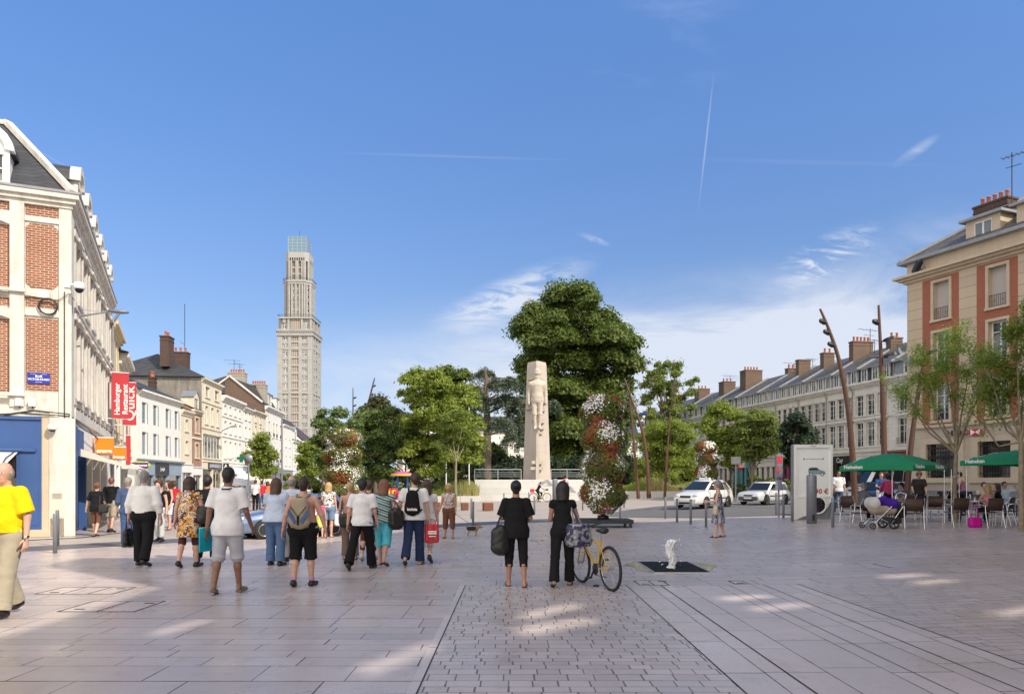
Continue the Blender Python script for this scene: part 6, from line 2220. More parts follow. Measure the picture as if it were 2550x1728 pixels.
class Field:
 """smoothly blended limbs and lumps meshed into one continuous skin"""
 def __init__(s):
  s.p=[]
 def cap(s,a,b,ra,rb,k=0.03,side=None,ratio=1.0,cut0=False,cut1=False,sub=False):
  s.p.append((np.array(a,float),np.array(b,float),ra,rb,k,None if side is None else np.array(side,float)/np.linalg.norm(side),ratio,cut0,cut1,sub))
  return s
 def ball(s,c,r,k=0.03,sub=False,side=None,ratio=1.0):
  c=np.array(c,float)
  return s.cap(c,c+np.array([0,0,1e-4]),r,r,k,side,ratio,sub=sub)
 def mesh(s,h,clips=(),wrinkle=0.0,wseed=0.0,wf=1.0):
  pad=0.06+wrinkle*2
  los,his=[],[]
  for a,b,ra,rb,k,sd,rt,c0,c1,sub in s.p:
   if sub:continue
   r=max(ra,rb)*max(1,rt)
   los.append(np.minimum(a,b)-r-pad)
   his.append(np.maximum(a,b)+r+pad)
  lo,hi=np.min(los,0),np.max(his,0)
  n=np.ceil((hi-lo)/h).astype(int)+1
  f=np.full(tuple(n),0.3,dtype=np.float32)
  ax=[lo[i]+h*np.arange(n[i])for i in range(3)]
  for a,b,ra,rb,k,sd,rt,c0,c1,sub in s.p:
   r=max(ra,rb)*max(1,rt)+0.05+2*k
   i0=np.maximum(((np.minimum(a,b)-r-lo)/h).astype(int),0)
   i1=np.minimum(((np.maximum(a,b)+r-lo)/h).astype(int)+2,n)
   if(i1<=i0).any():continue
   sl=tuple(slice(i0[i],i1[i])for i in range(3))
   X,Y,Z=np.meshgrid(ax[0][sl[0]],ax[1][sl[1]],ax[2][sl[2]],indexing='ij',sparse=True)
   d=b-a
   L2=float(d@d)
   L=math.sqrt(L2)
   px,py,pz=X-a[0],Y-a[1],Z-a[2]
   tu=(px*d[0]+py*d[1]+pz*d[2])/L2
   tt=np.clip(tu,0,1)
   qx,qy,qz=px-tt*d[0],py-tt*d[1],pz-tt*d[2]
   if sd is not None:
    q=qx*sd[0]+qy*sd[1]+qz*sd[2]
    g=1.0/rt-1
    qx,qy,qz=qx+q*g*sd[0],qy+q*g*sd[1],qz+q*g*sd[2]
   D=np.sqrt(qx*qx+qy*qy+qz*qz)-(ra+(rb-ra)*tt)
   if c0:D=np.maximum(D,-tu*L)
   if c1:D=np.maximum(D,(tu-1)*L)
   cur=f[sl]
   if sub:
    f[sl]=np.maximum(cur,-D)
   else:
    hh=np.clip(0.5+0.5*(cur-D)/k,0,1)
    f[sl]=cur*(1-hh)+D*hh-k*hh*(1-hh)
  X,Y,Z=np.meshgrid(*ax,indexing='ij',sparse=True)
  if wrinkle:
   w=1.3*(1-np.abs(np.sin(11*wf*Z+13*X+2.2*np.sin(7*X+9*Z+wseed)+3*Y+wseed)))**4+1.2*(1-np.abs(np.sin(9*wf*Z-17*X+2.0*np.sin(12*Z+wseed*2)-5*Y+wseed*3)))**4
   w=w*(0.55+0.45*np.sin(6*Z+5*X+wseed))+0.35*np.sin(31*wf*X+9*Z+4*np.sin(9*Z+wseed))*np.sin(17*Z+11*Y+wseed)
   f=f+wrinkle*w
  for(p,nn)in clips:
   p,nn=np.array(p,float),np.array(nn,float)
   nn=nn/np.linalg.norm(nn)
   f=np.maximum(f,(X-p[0])*nn[0]+(Y-p[1])*nn[1]+(Z-p[2])*nn[2])
  for i in range(3):
   sl=[slice(None)]*3
   for e in(0,-1):
    sl[i]=e
    f[tuple(sl)]=np.maximum(f[tuple(sl)],0.01)
  return surface_nets(f,lo,h)
 def build(s,name,m,parent=None,h=0.012,clips=(),wrinkle=0.0,wseed=0.0,wf=1.0,extra=None):
  V,F=s.mesh(h,clips,wrinkle,wseed,wf)
  if extra:
   for(v2,f2)in extra:
    F=np.concatenate([F,f2+len(V)])
    V=np.concatenate([V,v2])
  return np_object(name,V,F,m,parent,smooth=True)
def monument():
 Y=72.0
 pos=Vector((W(1337,1200,Y).x,Y,0))
 k=Y/FPX
 zb=1.55
 t=thing('stone_monument','tall tapered limestone monument with a carved standing figure on its front edge','monument',pos)
 H=W(0,902,Y).z
 def ring(z,u):
  hw=(35+(24-35)*u)*k
  dp=1.3*(1-0.3*u)
  e=(0.0+0.0*u)
  return[(e-0.10,-dp,z),(e+0.10,-dp,z),(hw,0.25,z),(hw*0.9,dp*1.1,z),(-hw*0.9,dp*1.1,z),(-hw,0.25,z)]
 mb=MB()
 mb.loft([ring(0.4,-0.03),ring(zb,0),ring(H-0.35,0.985)],smooth=False)
 mb.loft([ring(H-0.35,0.985),[(x*0.93,y*0.93,H)for x,y,z in ring(H,1)]],smooth=False)
 mb.build('shaft',M['monu'],t)
 zf=W(0,1070,Y).z
 zh=W(0,925,Y).z
 Hf=zh-zf
 s=Hf/1.85
 F=Field()
 yo=-1.12
 q=lambda x,y,z:(x*s,yo+y*s,zf+z*s)
 F.cap(q(0,0,1.62),q(0,0,1.70),0.105*s,0.10*s,0.05*s)
 F.cap(q(0,-0.03,1.76),q(0,-0.04,1.80),0.12*s,0.10*s,0.02*s)
 F.cap(q(0,0,1.5),q(0,0,1.6),0.07*s,0.06*s,0.05*s)
 F.cap(q(-0.17,0,1.40),q(0.17,0,1.40),0.09*s,0.09*s,0.08*s)
 F.cap(q(0,0,1.35),q(0,0,1.05),0.17*s,0.13*s,0.08*s,(1,0,0),1.25)
 F.cap(q(0,0,1.0),q(0,0,0.90),0.15*s,0.15*s,0.08*s,(1,0,0),1.15)
 for sg in(-1,1):
  F.cap(q(0.22*sg,0,1.40),q(0.27*sg,0.04,1.08),0.07*s,0.055*s,0.05*s)
  F.cap(q(0.27*sg,0.04,1.08),q(0.27*sg,-0.02,0.78),0.055*s,0.04*s,0.04*s)
  F.cap(q(0.10*sg,0,0.9),q(0.09*sg,-0.02,0.48),0.10*s,0.075*s,0.04*s)
  F.cap(q(0.09*sg,-0.02,0.48),q(0.07*sg,0,0.08),0.07*s,0.045*s,0.04*s)
  F.cap(q(0.07*sg,-0.05,0.05),q(0.09*sg,-0.14,0.0),0.045*s,0.035*s,0.03*s)
 F.build('carved_figure',M['monu_plain'],t,h=0.05,wrinkle=0.03,wf=0.35)
 rel=MB()
 rng=random.Random(2)
 for(px,py,w_,h_)in((1322,947,12,4),(1350,950,9,10),(1318,975,10,16),(1356,973,9,4),(1357,1003,8,4),(1316,1003,10,4),(1316,1018,12,5),(1351,1022,12,8),(1326,1042,6,14),(1350,1050,10,10),(1348,1068,12,5),(1346,1080,8,5)):
  p=W(px,py,Y)
  x=p.x-pos.x
  yy=-1.25+abs(x)*1.05
  rel.box(x-w_*k/2,x+w_*k/2,yy-0.25,yy+0.4,p.z-h_*k/2,p.z+h_*k/2)
 rel.build('relief_carving',M['monu_plain'],t)
 cr=MB()
 for(px0,px1,py0,py1)in((1333,1341,1140,1196),(1323,1351,1148,1156),(1320,1351,1163,1170)):
  a,b=W(px0,py1,Y),W(px1,py0,Y)
  d=1.72 if px1-px0<12 else 1.66
  cr.box(a.x-pos.x,b.x-pos.x,-d,-1.0,a.z,b.z)
 cr.build('double_cross',M['monu_plain'],t)
monument()
def platform():
 Y=66.5
 a,b=GX(1180,Y),GX(1545,Y)
 t=thing('monument_platform','wide pale stepped platform of the monument','platform',((a.x+b.x)/2,Y,0))
 w=(b.x-a.x)/2
 top=W(0,1194,Y+2).z
 mb=MB()
 prev_y=-1.0
 hs=[0.0,0.70,1.28,top]
 for i in range(3):
  z0,z1=hs[i],hs[i+1]
  y0,y1=-1.2+i*1.0,-1.2+i*1.0+0.18
  ww=w-i*0.05
  xl=-ww-0.0
  mb.add([(xl,y0,z0-(0.1 if i==0 else 0)),(ww,y0,z0-(0.1 if i==0 else 0)),(ww,y1,z1),(xl-0.1,y1,z1),(xl,9,z0),(ww,9,z0),(ww,9,z1),(xl,9,z1)],[(0,1,2,3),(4,7,6,5),(0,3,7,4),(1,5,6,2),(3,2,6,7)])
 mb.build('steps',M['platform'],t)
 return t,top
pt,ptop=platform()
def rail_run(px0,px1,Y,z,label,h=0.95,bars=(0.3,0.5,0.7)):
 a,b=W(px0,1200,Y),W(px1,1200,Y)
 t=thing('metal_railing',label,'railing',(a.x,Y,z),0,'steel railings on the monument platform')
 w=b.x-a.x
 n=max(2,int(w/1.7))
 mb=MB()
 for k in range(n+1):
  x=w*k/n
  mb.beam((x,0,0),(x,0,h),0.06,0.06)
 mb.build('posts',M['steel'],t)
 mb=MB()
 mb.tube([(0,0,h),(w,0,h)],0.04,8)
 for q in bars:
  mb.tube([(0,-0.03,h*q),(w,-0.03,h*q)],0.018,6)
 mb.build('rails',M['steel'],t)
rail_run(1182,1298,69,ptop,'steel railing on the platform left of the monument')
rail_run(1372,1452,69,ptop,'steel railing on the platform right of the monument')
def planter(label,px0,px1,Y,top,bot_h,seed,grass=True,depth=3.0):
 a,b=GX(px0,Y),GX(px1,Y)
 zt=W(0,top,Y).z
 t=thing('stone_planter',label,'planter',(a.x,Y,gz(a.x)))
 w=b.x-a.x
 MB().bbox(0,w,0,depth,-0.1,zt-gz(a.x),0.03).build('wall',M['platform'],t)
 rng=np.random.default_rng(seed)
 n=int(w*260)
 x,y=rng.uniform(0.1,w-0.1,n),rng.uniform(0.2,depth-0.1,n)
 hh=bot_h*rng.uniform(0.4,1.0,n)*(0.7+0.3*np.sin(x*1.3+seed))
 lean=rng.normal(0,0.16,(n,2))*hh[:,None]
 wv=0.03
 z0=zt-gz(a.x)
 V=np.stack([np.stack([x-wv,y,np.full(n,z0)],1),np.stack([x+wv,y,np.full(n,z0)],1),np.stack([x+lean[:,0]+wv*.4,y+lean[:,1],z0+hh],1),np.stack([x+lean[:,0]-wv*.4,y+lean[:,1],z0+hh],1)],1).reshape(-1,3)
 F=np.arange(n*4).reshape(n,4)
 yel=(np.sin(x*0.9+seed)+rng.normal(0,.5,n)>0.2).astype(int)if grass else np.zeros(n,int)
 o=np_object('planting',V,F,[M['leaf_light'],M['leaf_yellow']],t,mi=yel)
 o['kind']='stuff'
 return t
planter('low white planter wall with tall grasses behind the woman with the dog',1040,1192,63,1235,1.5,3)
planter('low white planter with yellow ornamental grasses behind the lamp poles',1545,1745,66,1223,1.4,4)
planter('low stone planter with green shrubs right of the small white hatchback',1960,1990,54,1232,0.9,5,False)
planter('low stone planter with ground cover behind the two white cars',1752,1955,67,1226,0.5,6,False,2.0)
for(px,y0,y1,Y,lab)in((1052,1030,1190,80,'thin white flagpole at the left of the park'),(1111,1030,1200,72,'thin white flagpole in the light green tree'),(1168,1007,1193,72,'thin white flagpole beside the cedar trunk')):
 p=GX(px,Y)
 zt=W(px,y0,Y).z
 t=thing('flagpole',lab,'flagpole',p,0,'white flagpoles in the park')
 MB().tube([(0,0,0),(0,0,zt)],[0.07,0.035],7).build('pole',M['white_p'],t)
 MB().ball((0,0,zt+0.06),0.09,8).build('finial',M['white_p'],t)
def lamp_pole(label,pts,Y,r0,lamps=(),seed=0,base_y=None,dys=None):
 base=GX(pts[0][0],Y)
 t=thing('leaning_lamp_pole',label,'lamp pole',base,0,'leaning rust brown lamp poles')
 n=len(pts)
 P=[]
 for i,(px,py)in enumerate(pts):
  q=W(px,py,Y)-base
  q.y=(dys[i]if dys else 0)
  P.append(q)
 P[0]=Vector((0,0,0))
 C=[]
 for i in range(n-1):
  p0,p1,p2,p3=P[max(i-1,0)],P[i],P[i+1],P[min(i+2,n-1)]
  for k in range(5):
   u=k/5
   C.append(0.5*((2*p1)+(p2-p0)*u+(2*p0-5*p1+4*p2-p3)*u*u+(3*p1-p0-3*p2+p3)*u**3))
 C.append(P[-1])
 m=len(C)
 MB().tube(C,[r0*(1-0.68*k/(m-1))for k in range(m)],10).build('pole',M['rust'],t)
 for(px,py,side)in lamps:
  q=W(px,py,Y)-base
  q.y=0.0
  near=min(C,key=lambda c:abs(c.z-q.z))
  q.y=near.y-0.1
  mb=MB()
  mb.beam(near,near+Vector((side*0.25,-0.15,-0.03)),0.06,0.06)
  A=near+Vector((side*0.10,-0.14,0.0))
  rings=[]
  for u,s_ in((0,0.55),(0.25,1.0),(0.75,1.0),(1.0,0.6)):
   c=A.lerp(A+Vector((side*0.40,-0.25,0.10)),u)
   w_,h_=0.20*s_,0.11*s_
   rings.append([(c.x,c.y-w_,c.z-h_*0.4),(c.x,c.y+w_,c.z-h_*0.4),(c.x,c.y+w_*0.7,c.z+h_),(c.x,c.y-w_*0.7,c.z+h_)])
  mb.loft(rings,smooth=False)
  mb.build('floodlight_head',M['iron'],t)
 return t
lamp_pole('leaning rust brown lamp pole with three lamps behind the green parasol, bending left',[(2130,1240),(2124,1150),(2112,1020),(2090,900),(2064,820),(2042,769)],36,0.16,[(2055,805,-1),(2063,838,-1),(2072,868,-1)])
lamp_pole('upright rust brown lamp pole with three lamps rising through the parasol',[(2206,1232),(2202,1130),(2197,960),(2192,850),(2188,760)],36,0.16,[(2190,801,-1),(2191,842,1),(2194,882,1)])
lamp_pole('rust brown lamp pole leaning right in front of the bank corner',[(2255,1216),(2270,1100),(2285,990),(2298,910),(2306,848)],38,0.15,[(2304,884,1),(2294,968,1)])
lamp_pole('rust brown lamp pole bending left behind the large flower tower',[(1616,1247),(1612,1160),(1600,1075),(1575,1000),(1555,942)],62,0.2,[(1560,962,-1),(1567,985,-1)])
lamp_pole('thin rust brown lamp pole left of the bending one behind the large flower tower',[(1590,1247),(1582,1150),(1574,1050),(1567,984)],62,0.16,[(1569,1005,-1),(1573,1048,-1)])
lamp_pole('slim rust brown lamp pole standing alone behind the white taxi',[(1655,1248),(1660,1150),(1665,1080),(1668,1030)],60,0.12,[(1667,1050,-1)])
lamp_pole('short dark lamp pole with two lamps above the left park trees',[(879,1190),(879,1060),(879,965)],92,0.14,[(879,990,1),(879,1006,1)])
lamp_pole('rust brown lamp pole leaning right above the left park trees',[(885,1190),(905,1060),(922,985),(933,941)],90,0.2,[(929,965,1),(925,980,1)])
t=lamp_pole('thin rust brown pole by the dark young tree at left',[(803,1230),(803,1100),(801,1015)],60,0.1)
tb=thing('tricolour_banner','small blue white and red cone shaped lamp shade hanging beside the rust poles','banner',W(1603,1040,60),0,None,0.45)
MB().lathe([(0.30,0.40),(0.75,0.75),(0.75,0.8)],14).build('blue_band',mat('flag_blue',(0.02,0.08,0.42),0.6),tb)
MB().lathe([(0.14,-0.15),(0.30,0.395)],14).build('white_band',M['white_p'],tb)
MB().lathe([(0.02,-0.6),(0.14,-0.155)],14).build('red_band',M['red'],tb)
for q,Yq in((935,0),):
 pass
def bollard(px,py,h=0.9,r=0.045,label=None,m=None):
 p=G(px,py)
 o=MB().lathe([(r,0),(r,h-0.02),(r*0.9,h),(0.004,h+0.004)],12).build('bollard',m or M['grey_paint'],loc=p)
 return tag(o,label,'bollard','slim grey bollards along the road')
BL=[(137,1377,'slim grey bollard behind the man in the yellow shirt, nearer of the pair'),(143,1357,'slim grey bollard behind the man in the yellow shirt, farther of the pair'),(986,1303,'bollard in front of the merry go round left of the backpack man'),(1085,1298,'bollard left of the woman with the dog'),(1178,1309,'nearer bollard right of the woman with the dog'),(1174,1292,'farther bollard right of the woman with the dog'),(1255,1262,'bollard left of the head of the woman in black capris'),(1317,1256,'bollard beside the rear wheel of the cyclist'),(1331,1281,'bollard between the two women in black below the cyclist'),(1451,1270,'bollard just left of the large flower tower'),(1545,1299,'bollard at the right side of the large flower tower'),(1554,1264,'bollard behind the large flower tower at its right'),(1657,1291,'sunlit bollard left of the white taxi front'),(1686,1300,'bollard in front of the white taxi bumper'),(1720,1305,'bollard in front of the white taxi front wheel'),(1758,1312,'bollard just left of the woman in the patterned dress'),(1933,1283,'sunlit bollard before the small white hatchback rear door'),(1951,1289,'sunlit bollard before the small white hatchback rear wheel'),(1973,1298,'bollard at the left edge of the advertising panel'),(2074,1313,'bollard at the right edge of the advertising panel'),(2110,1262,'bollard behind the terrace chairs near the dark car')]
for px,py,lab in BL:
 bollard(px,py,0.92,0.045,lab)
o=MB().lathe([(0.165,0),(0.165,1.58),(0.15,1.63),(0.02,1.65)],24).build('column_body',M['grey_paint'])
t=thing('service_column','thick grey metal column in front of the advertising panel','column',G(2021,1303))
o.parent=t
MB().box(-0.04,0.04,-0.168,-0.155,0.1,0.3).build('access_door',M['black_p'],t)
t=thing('service_column','grey round column between the two women in black near the platform','column',G(1382,1249))
MB().lathe([(0.22,0),(0.22,1.85),(0.20,1.92),(0.02,1.94)],20).build('column_body',M['grey_paint'],t)
for(x0,x1,y0,y1,lab)in((988,1002,1250,1267,'rust cube seat far left by the merry go round'),(1078,1096,1251,1270,'rust cube seat left of the woman with the dog'),(1073,1082,1258,1277,'small rust cube seat just behind the backpack man'),(1150,1167,1252,1270,'rust cube seat right of the woman with the dog'),(1205,1229,1252,1271,'largest rust cube seat left of the woman in black capris')):
 p=G((x0+x1)/2,y1)
 s=(x1-x0)*p.y/FPX
 h=(y1-y0)*p.y/FPX
 tag(MB().bbox(-s/2,s/2,0,s,0.0,h,0.012).build('cube_seat',mat('rusty_steel',(0.16,0.055,0.032),0.7,0.2,6),loc=p,rz=R(12)),lab,'cube seat','rusty cube seats by the planter')
SKIN={'fair':(0.56,0.33,0.25),'tan':(0.40,0.21,0.14),'brown':(0.24,0.12,0.075)}
HAIR={'black':(0.012,0.010,0.010),'dark':(0.028,0.016,0.012),'brown':(0.075,0.035,0.018),'auburn':(0.19,0.075,0.042),'blond':(0.45,0.29,0.13),'grey':(0.24,0.225,0.21),'white':(0.5,0.48,0.45),'dkbrown':(0.045,0.022,0.014)}
def cloth(name,col,rough=0.85):
 return mat('cloth_'+name,col,rough,0.10,7,0.25,0.0,0.15)
def skin(k):
 return mat('skin_'+k,SKIN[k],0.5,0.07,9,0.1)
def hairm(k):
 t=_mc.get('hair_'+k)
 if t is None:
  n=NT('hair_'+k)
  v=n.noise(26,4,0.65,n.coords((3,3,0.35)))
  n.set(n.b,'Base Color',n.mix(n.ramp(v,0.3,0.7),dim(HAIR[k],0.55),dim(HAIR[k],1.45)))
  n.set(n.b,'Roughness',0.5)
  n.bump(v,0.8,0.01)
  t=_mc['hair_'+k]=n.m
 return t
V3=Vector
def hand_mesh(w,d,nin,u,curl,s=1.0,h=0.006):
 """palm, four unequal fingers with knuckle bends and a thumb"""
 F=Field()
 w,d,nin,u=V3(w),V3(d).normalized(),V3(nin).normalized(),V3(u).normalized()
 F.cap(w-d*0.03,w+d*0.02,0.026,0.03,0.01,nin,0.75)
 F.cap(w+d*0.015,w+d*0.085,0.034,0.040,0.012,nin,0.42)
 for off,ln in((-0.030,0.056),(-0.010,0.070),(0.011,0.076),(0.031,0.068)):
  a=w+d*0.088+u*off
  c1,c2=math.radians(curl*0.55),math.radians(curl*1.35)
  m=a+(d*math.cos(c1)+nin*math.sin(c1))*ln*0.5
  e=m+(d*math.cos(c2)+nin*math.sin(c2))*ln*0.55
  F.cap(a,m,0.0098,0.0088,0.004)
  F.cap(m,e,0.0088,0.0072,0.003)
 a=w+d*0.028+u*0.034
 m=a+(d*0.75+u*0.55+nin*0.35).normalized()*0.040
 e=m+(d*0.95+u*0.1+nin*0.45).normalized()*0.030
 F.cap(a,m,0.0135,0.0115,0.01)
 F.cap(m,e,0.0112,0.009,0.004)
 return F.mesh(h)
def rotz(v,a):
 c,s_=math.cos(a),math.sin(a)
 return V3((v[0]*c-v[1]*s_,v[0]*s_+v[1]*c,v[2]))
def person(label,px,py,H=1.70,face=0,legs=((4,4,2),(-4,4,2)),arms=((0,8,8,0),(0,8,8,0)),sk='fair',hair=('short','brown'),top=None,bottom=None,shoe=None,bulk=1.0,lean=2,yaw=0,nod=0,seat=None,curl=(28,28),belly=0.0,pos=None,fem=False,lod=1,wr=0.004,socks=None,group=None,eyes=None,hipw=1.0,stoop=0):
 """one figure; face = direction in degrees it looks to, 0 is away from the camera, counted anticlockwise"""
 pos=pos or G(px,py)
 far=pos.y
 h=0.0115 if far<17.5 else(0.015 if far<26 else 0.021)
 t=thing('person',label,'person',pos,R(face),group,H/1.75)
 hipz=0.93 if seat is None else seat
 b=bulk*0.95
 J={}
 la=R(lean)
 def up(p):
  y,z=p[1],p[2]-hipz
  return V3((p[0],y*math.cos(la)+z*math.sin(la),hipz+z*math.cos(la)-y*math.sin(la)))
 lo=1e9
 for i,sg in enumerate((-1,1)):
  f,k,sp=legs[i]
  hp=V3((0.092*sg*hipw,0,hipz-0.02))
  d=V3((sg*math.sin(R(sp)),math.sin(R(f)),-math.cos(R(f)))).normalized()
  kn=hp+d*0.425
  d2=V3((sg*math.sin(R(sp))*0.5,math.sin(R(f-k)),-math.cos(R(f-k)))).normalized()
  an=kn+d2*0.415
  J[i]=[hp,kn,an]
  tip=R(max(-60,min(25,(f-k)+8)))if f-k<-12 else 0
  toe=an+V3((0.03*sg,0.175*math.cos(tip),-0.055+0.175*math.sin(tip)*1.0))
  heel=an+V3((0,-0.045,-0.055+(0.02 if tip else 0)))
  J[i]+=[toe,heel]
  lo=min(lo,toe.z-0.028,heel.z-0.03)
 dz=-lo
 if seat is not None:
  dz=0.0
 sh=V3((0,0,dz))
 for i in(0,1):
  J[i]=[q+sh for q in J[i]]
 hipz2=hipz+dz
 U=lambda x,y,z:up((x,y,z-0.93+hipz))+sh
 sw=(0.175 if fem else 0.195)*(0.5+0.5*b)
 A={}
 for i,sg in enumerate((-1,1)):
  p,ab,e,inw=arms[i]
  s0=U(sw*sg,0,1.415)
  d=V3((sg*math.sin(R(ab)),math.sin(R(p))*math.cos(R(ab)),-math.cos(R(p))*math.cos(R(ab)))).normalized()
  el=s0+d*0.285
  d2=V3((sg*(math.sin(R(ab))*0.6-math.sin(R(inw))),math.sin(R(p+e)),-math.cos(R(p+e)))).normalized()
  wr_=el+d2*0.25
  A[i]=[s0,el,wr_,d2]
 S=Field()
 hc=U(0,0.015+stoop*0.04,1.635)
 ya,na=R(yaw),R(nod)
 def hp_(x,y,z):
  y2,z2=y*math.cos(na)+z*math.sin(na),z*math.cos(na)-y*math.sin(na)
  q=rotz((x,y2,z2),ya)
  return hc+q
 xs=rotz((1,0,0),ya)
 S.cap(hp_(0,-0.012,0.035),hp_(0,-0.012,0.036),0.098,0.098,0.02,xs,0.80)
 S.cap(hp_(0,0.03,0.0),hp_(0,0.045,-0.075),0.070,0.046,0.03,xs,0.92)
 S.cap(hp_(0,-0.02,-0.04),U(0,-0.01,1.45),0.056,0.060*(0.6+0.4*b),0.03)
 if lod:
  S.cap(hp_(0,0.088,0.018),hp_(0,0.112,-0.018),0.010,0.016,0.012)
  for sg in(-1,1):
   S.cap(hp_(0.079*sg,-0.005,0.018),hp_(0.077*sg,0.0,-0.022),0.017,0.012,0.01,rotz((1,0.3*sg,0),ya),0.5)
  S.cap(hp_(-0.02,0.092,-0.048),hp_(0.02,0.092,-0.048),0.009,0.009,0.008)
  S.cap(hp_(-0.035,0.083,0.042),hp_(0.035,0.083,0.042),0.011,0.011,0.015)
 for sg in(-1,1):
  S.cap(U(0.02*sg,-0.01,1.43),U(sw*0.92*sg,0,1.40),0.052,0.050,0.04)
 S.cap(U(0,0,1.30),U(0,0.0,1.12),0.104*b,0.098*b,0.06,(1,0,0),1.35)
 S.cap(U(0,0,1.05),U(0,0,0.95),0.110*b,0.115*b,0.06,(1,0,0),1.35*hipw)
 lb=0.6+0.4*b
 extra=[]
 for i,sg in enumerate((-1,1)):
  s0,el,w_,d2=A[i]
  S.cap(s0,el,0.050*lb,0.039*lb,0.03)
  S.cap(el,w_,0.038*lb,0.026*(0.8+0.2*lb),0.015)
  S.cap(w_,w_+d2*0.02,0.026,0.026,0.01)
  hpj,kn,an,toe,heel=J[i]
  S.cap(hpj,kn,0.083*lb*(1.06 if fem else 1.0),0.056*lb,0.03)
  mid=kn.lerp(an,0.32)+V3((0,-0.012,0))
  S.cap(kn,mid,0.052*lb,0.054*lb,0.02)
  S.cap(mid,an,0.054*lb,0.035,0.02)
  S.cap(an+V3((0,-0.01,-0.01)),heel,0.035,0.03,0.02)
  S.cap(heel.lerp(toe,0.3),toe,0.030,0.022,0.02,(1,0,0),1.35)
  nin=V3((-sg,0,0))
  nin=(nin-d2*nin.dot(d2)).normalized()
  u=nin.cross(d2).normalized()*(1 if sg<0 else-1)
  if u.y<0 and abs(d2.z)>0.6:u=-u
  extra.append(hand_mesh(w_,d2,nin,u,curl[i],1.0,0.006 if far<17.5 else 0.009))
  A[i].append(w_+d2*0.095)
 S.build('body',skin(sk),t,h=h,extra=extra)
 style,hcol=hair
 if style:
  Hf=Field()
  clips=[]
  hh=min(h,0.012)
  base_clip=((0,0.045,0.03),(0,0.80,-0.60))
  if style in('short','crop'):
   r=0.109 if style=='short' else 0.104
   Hf.cap((0,-0.016,0.04),(0,-0.016,0.041),r,r,0.02,(1,0,0),0.84)
   Hf.cap((0,-0.05,0.0),(0,-0.05,-0.055),0.074,0.055,0.02)
   clips=[base_clip]
  elif style=='bob':
   Hf.cap((0,-0.016,0.045),(0,-0.016,0.046),0.118,0.118,0.02,(1,0,0),0.9)
   Hf.cap((0,-0.02,0.02),(0,-0.035,-0.12),0.114,0.118,0.02,(1,0,0),1.05,cut1=True)
   clips=[((0,0.05,0.03),(0,0.97,-0.25))]
  elif style=='long':
   Hf.cap((0,-0.016,0.045),(0,-0.016,0.046),0.116,0.116,0.02,(1,0,0),0.88)
   Hf.cap((0,-0.025,0.02),(0,-0.055,-0.19),0.108,0.100,0.02,(1,0,0),1.12,cut1=True)
   clips=[((0,0.05,0.03),(0,0.97,-0.25))]
  elif style=='bun':
   Hf.cap((0,-0.016,0.04),(0,-0.016,0.041),0.110,0.110,0.02,(1,0,0),0.85)
   Hf.cap((0,-0.05,0.0),(0,-0.05,-0.045),0.070,0.055,0.02)
   Hf.ball((0,-0.125,0.055),0.052,0.02)
   clips=[base_clip]
  elif style=='curly':
   Hf.cap((0,-0.015,0.055),(0,-0.015,0.056),0.132,0.132,0.02,(1,0,0),0.9)
   Hf.cap((0,-0.05,0.0),(0,-0.05,-0.04),0.09,0.07,0.02)
   clips=[((0,0.055,0.03),(0,0.85,-0.5))]
  elif style=='ring':
   Hf.cap((0,-0.03,0.0),(0,-0.03,0.001),0.104,0.104,0.02,(1,0,0),0.84)
   clips=[((0,0.03,0),(0,1,0)),((0,0,0.045),(0,0.2,1))]
  Vv,Ff=Hf.mesh(hh,clips,0.005 if style!='curly' else 0.014,label.__len__()*0.7,1.6)
  Vt=np.array([tuple(hp_(*v))for v in Vv])
  np_object('hair',Vt,Ff,hairm(hcol),t,smooth=True)
 if bottom:
  kind=bottom.get('kind','trousers')
  lo_=bottom.get('loose',0.014)
  T=Field()
  wz=bottom.get('waist',1.02)
  clips=[(U(0,0,wz),(U(0,0,wz+1)-U(0,0,wz)))]
  hr=0.118*b+lo_*0.6
  T.cap(U(0,-0.012,wz+0.05),U(0,-0.012,0.93),hr*0.97+belly*0.3,hr*1.04,0.05,(1,0,0),1.33*hipw)
  if kind=='trousers':
   Ln=bottom.get('len',1.95)
   fl=bottom.get('flare',0.06)
   for i in(0,1):
    hpj,kn,an,toe,heel=J[i]
    r0,r1=0.090*lb+lo_,0.060*lb+lo_
    T.ball(hpj+V3((0.012*(1 if i else-1),-0.022,0.0)),0.088*b+lo_,0.05)
    if Ln<=1:
     e=hpj.lerp(kn,Ln)
     T.cap(hpj,e,r0,r0+(r1-r0)*Ln+0.008,0.035,cut1=True)
    else:
     T.cap(hpj,kn,r0,r1,0.035)
     e=kn.lerp(an,Ln-1)
     e2=e+V3((0,0,-0.02))if Ln>1.9 else e
     T.cap(kn,e2,r1*0.97,fl+lo_*0.3,0.03,cut1=True)
  else:
   hz=bottom.get('hem',0.55)
   c0=U(0,0,0.93)
   c1=V3((c0.x,c0.y*0.4+(J[0][1].y+J[1][1].y)*0.2,hz*1.0))
   fl=bottom.get('flare',0.20)
   T.cap(c0,c1,hr,fl,0.04,(1,0,0),1.25,cut1=True)
   if seat is not None:
    for i in(0,1):
     T.cap(J[i][0],J[i][1],0.11,0.09,0.05)
  T.build(bottom.get('name',kind),bottom['m'],t,h=h,clips=clips,wrinkle=wr,wseed=px*0.13,wf=0.9)
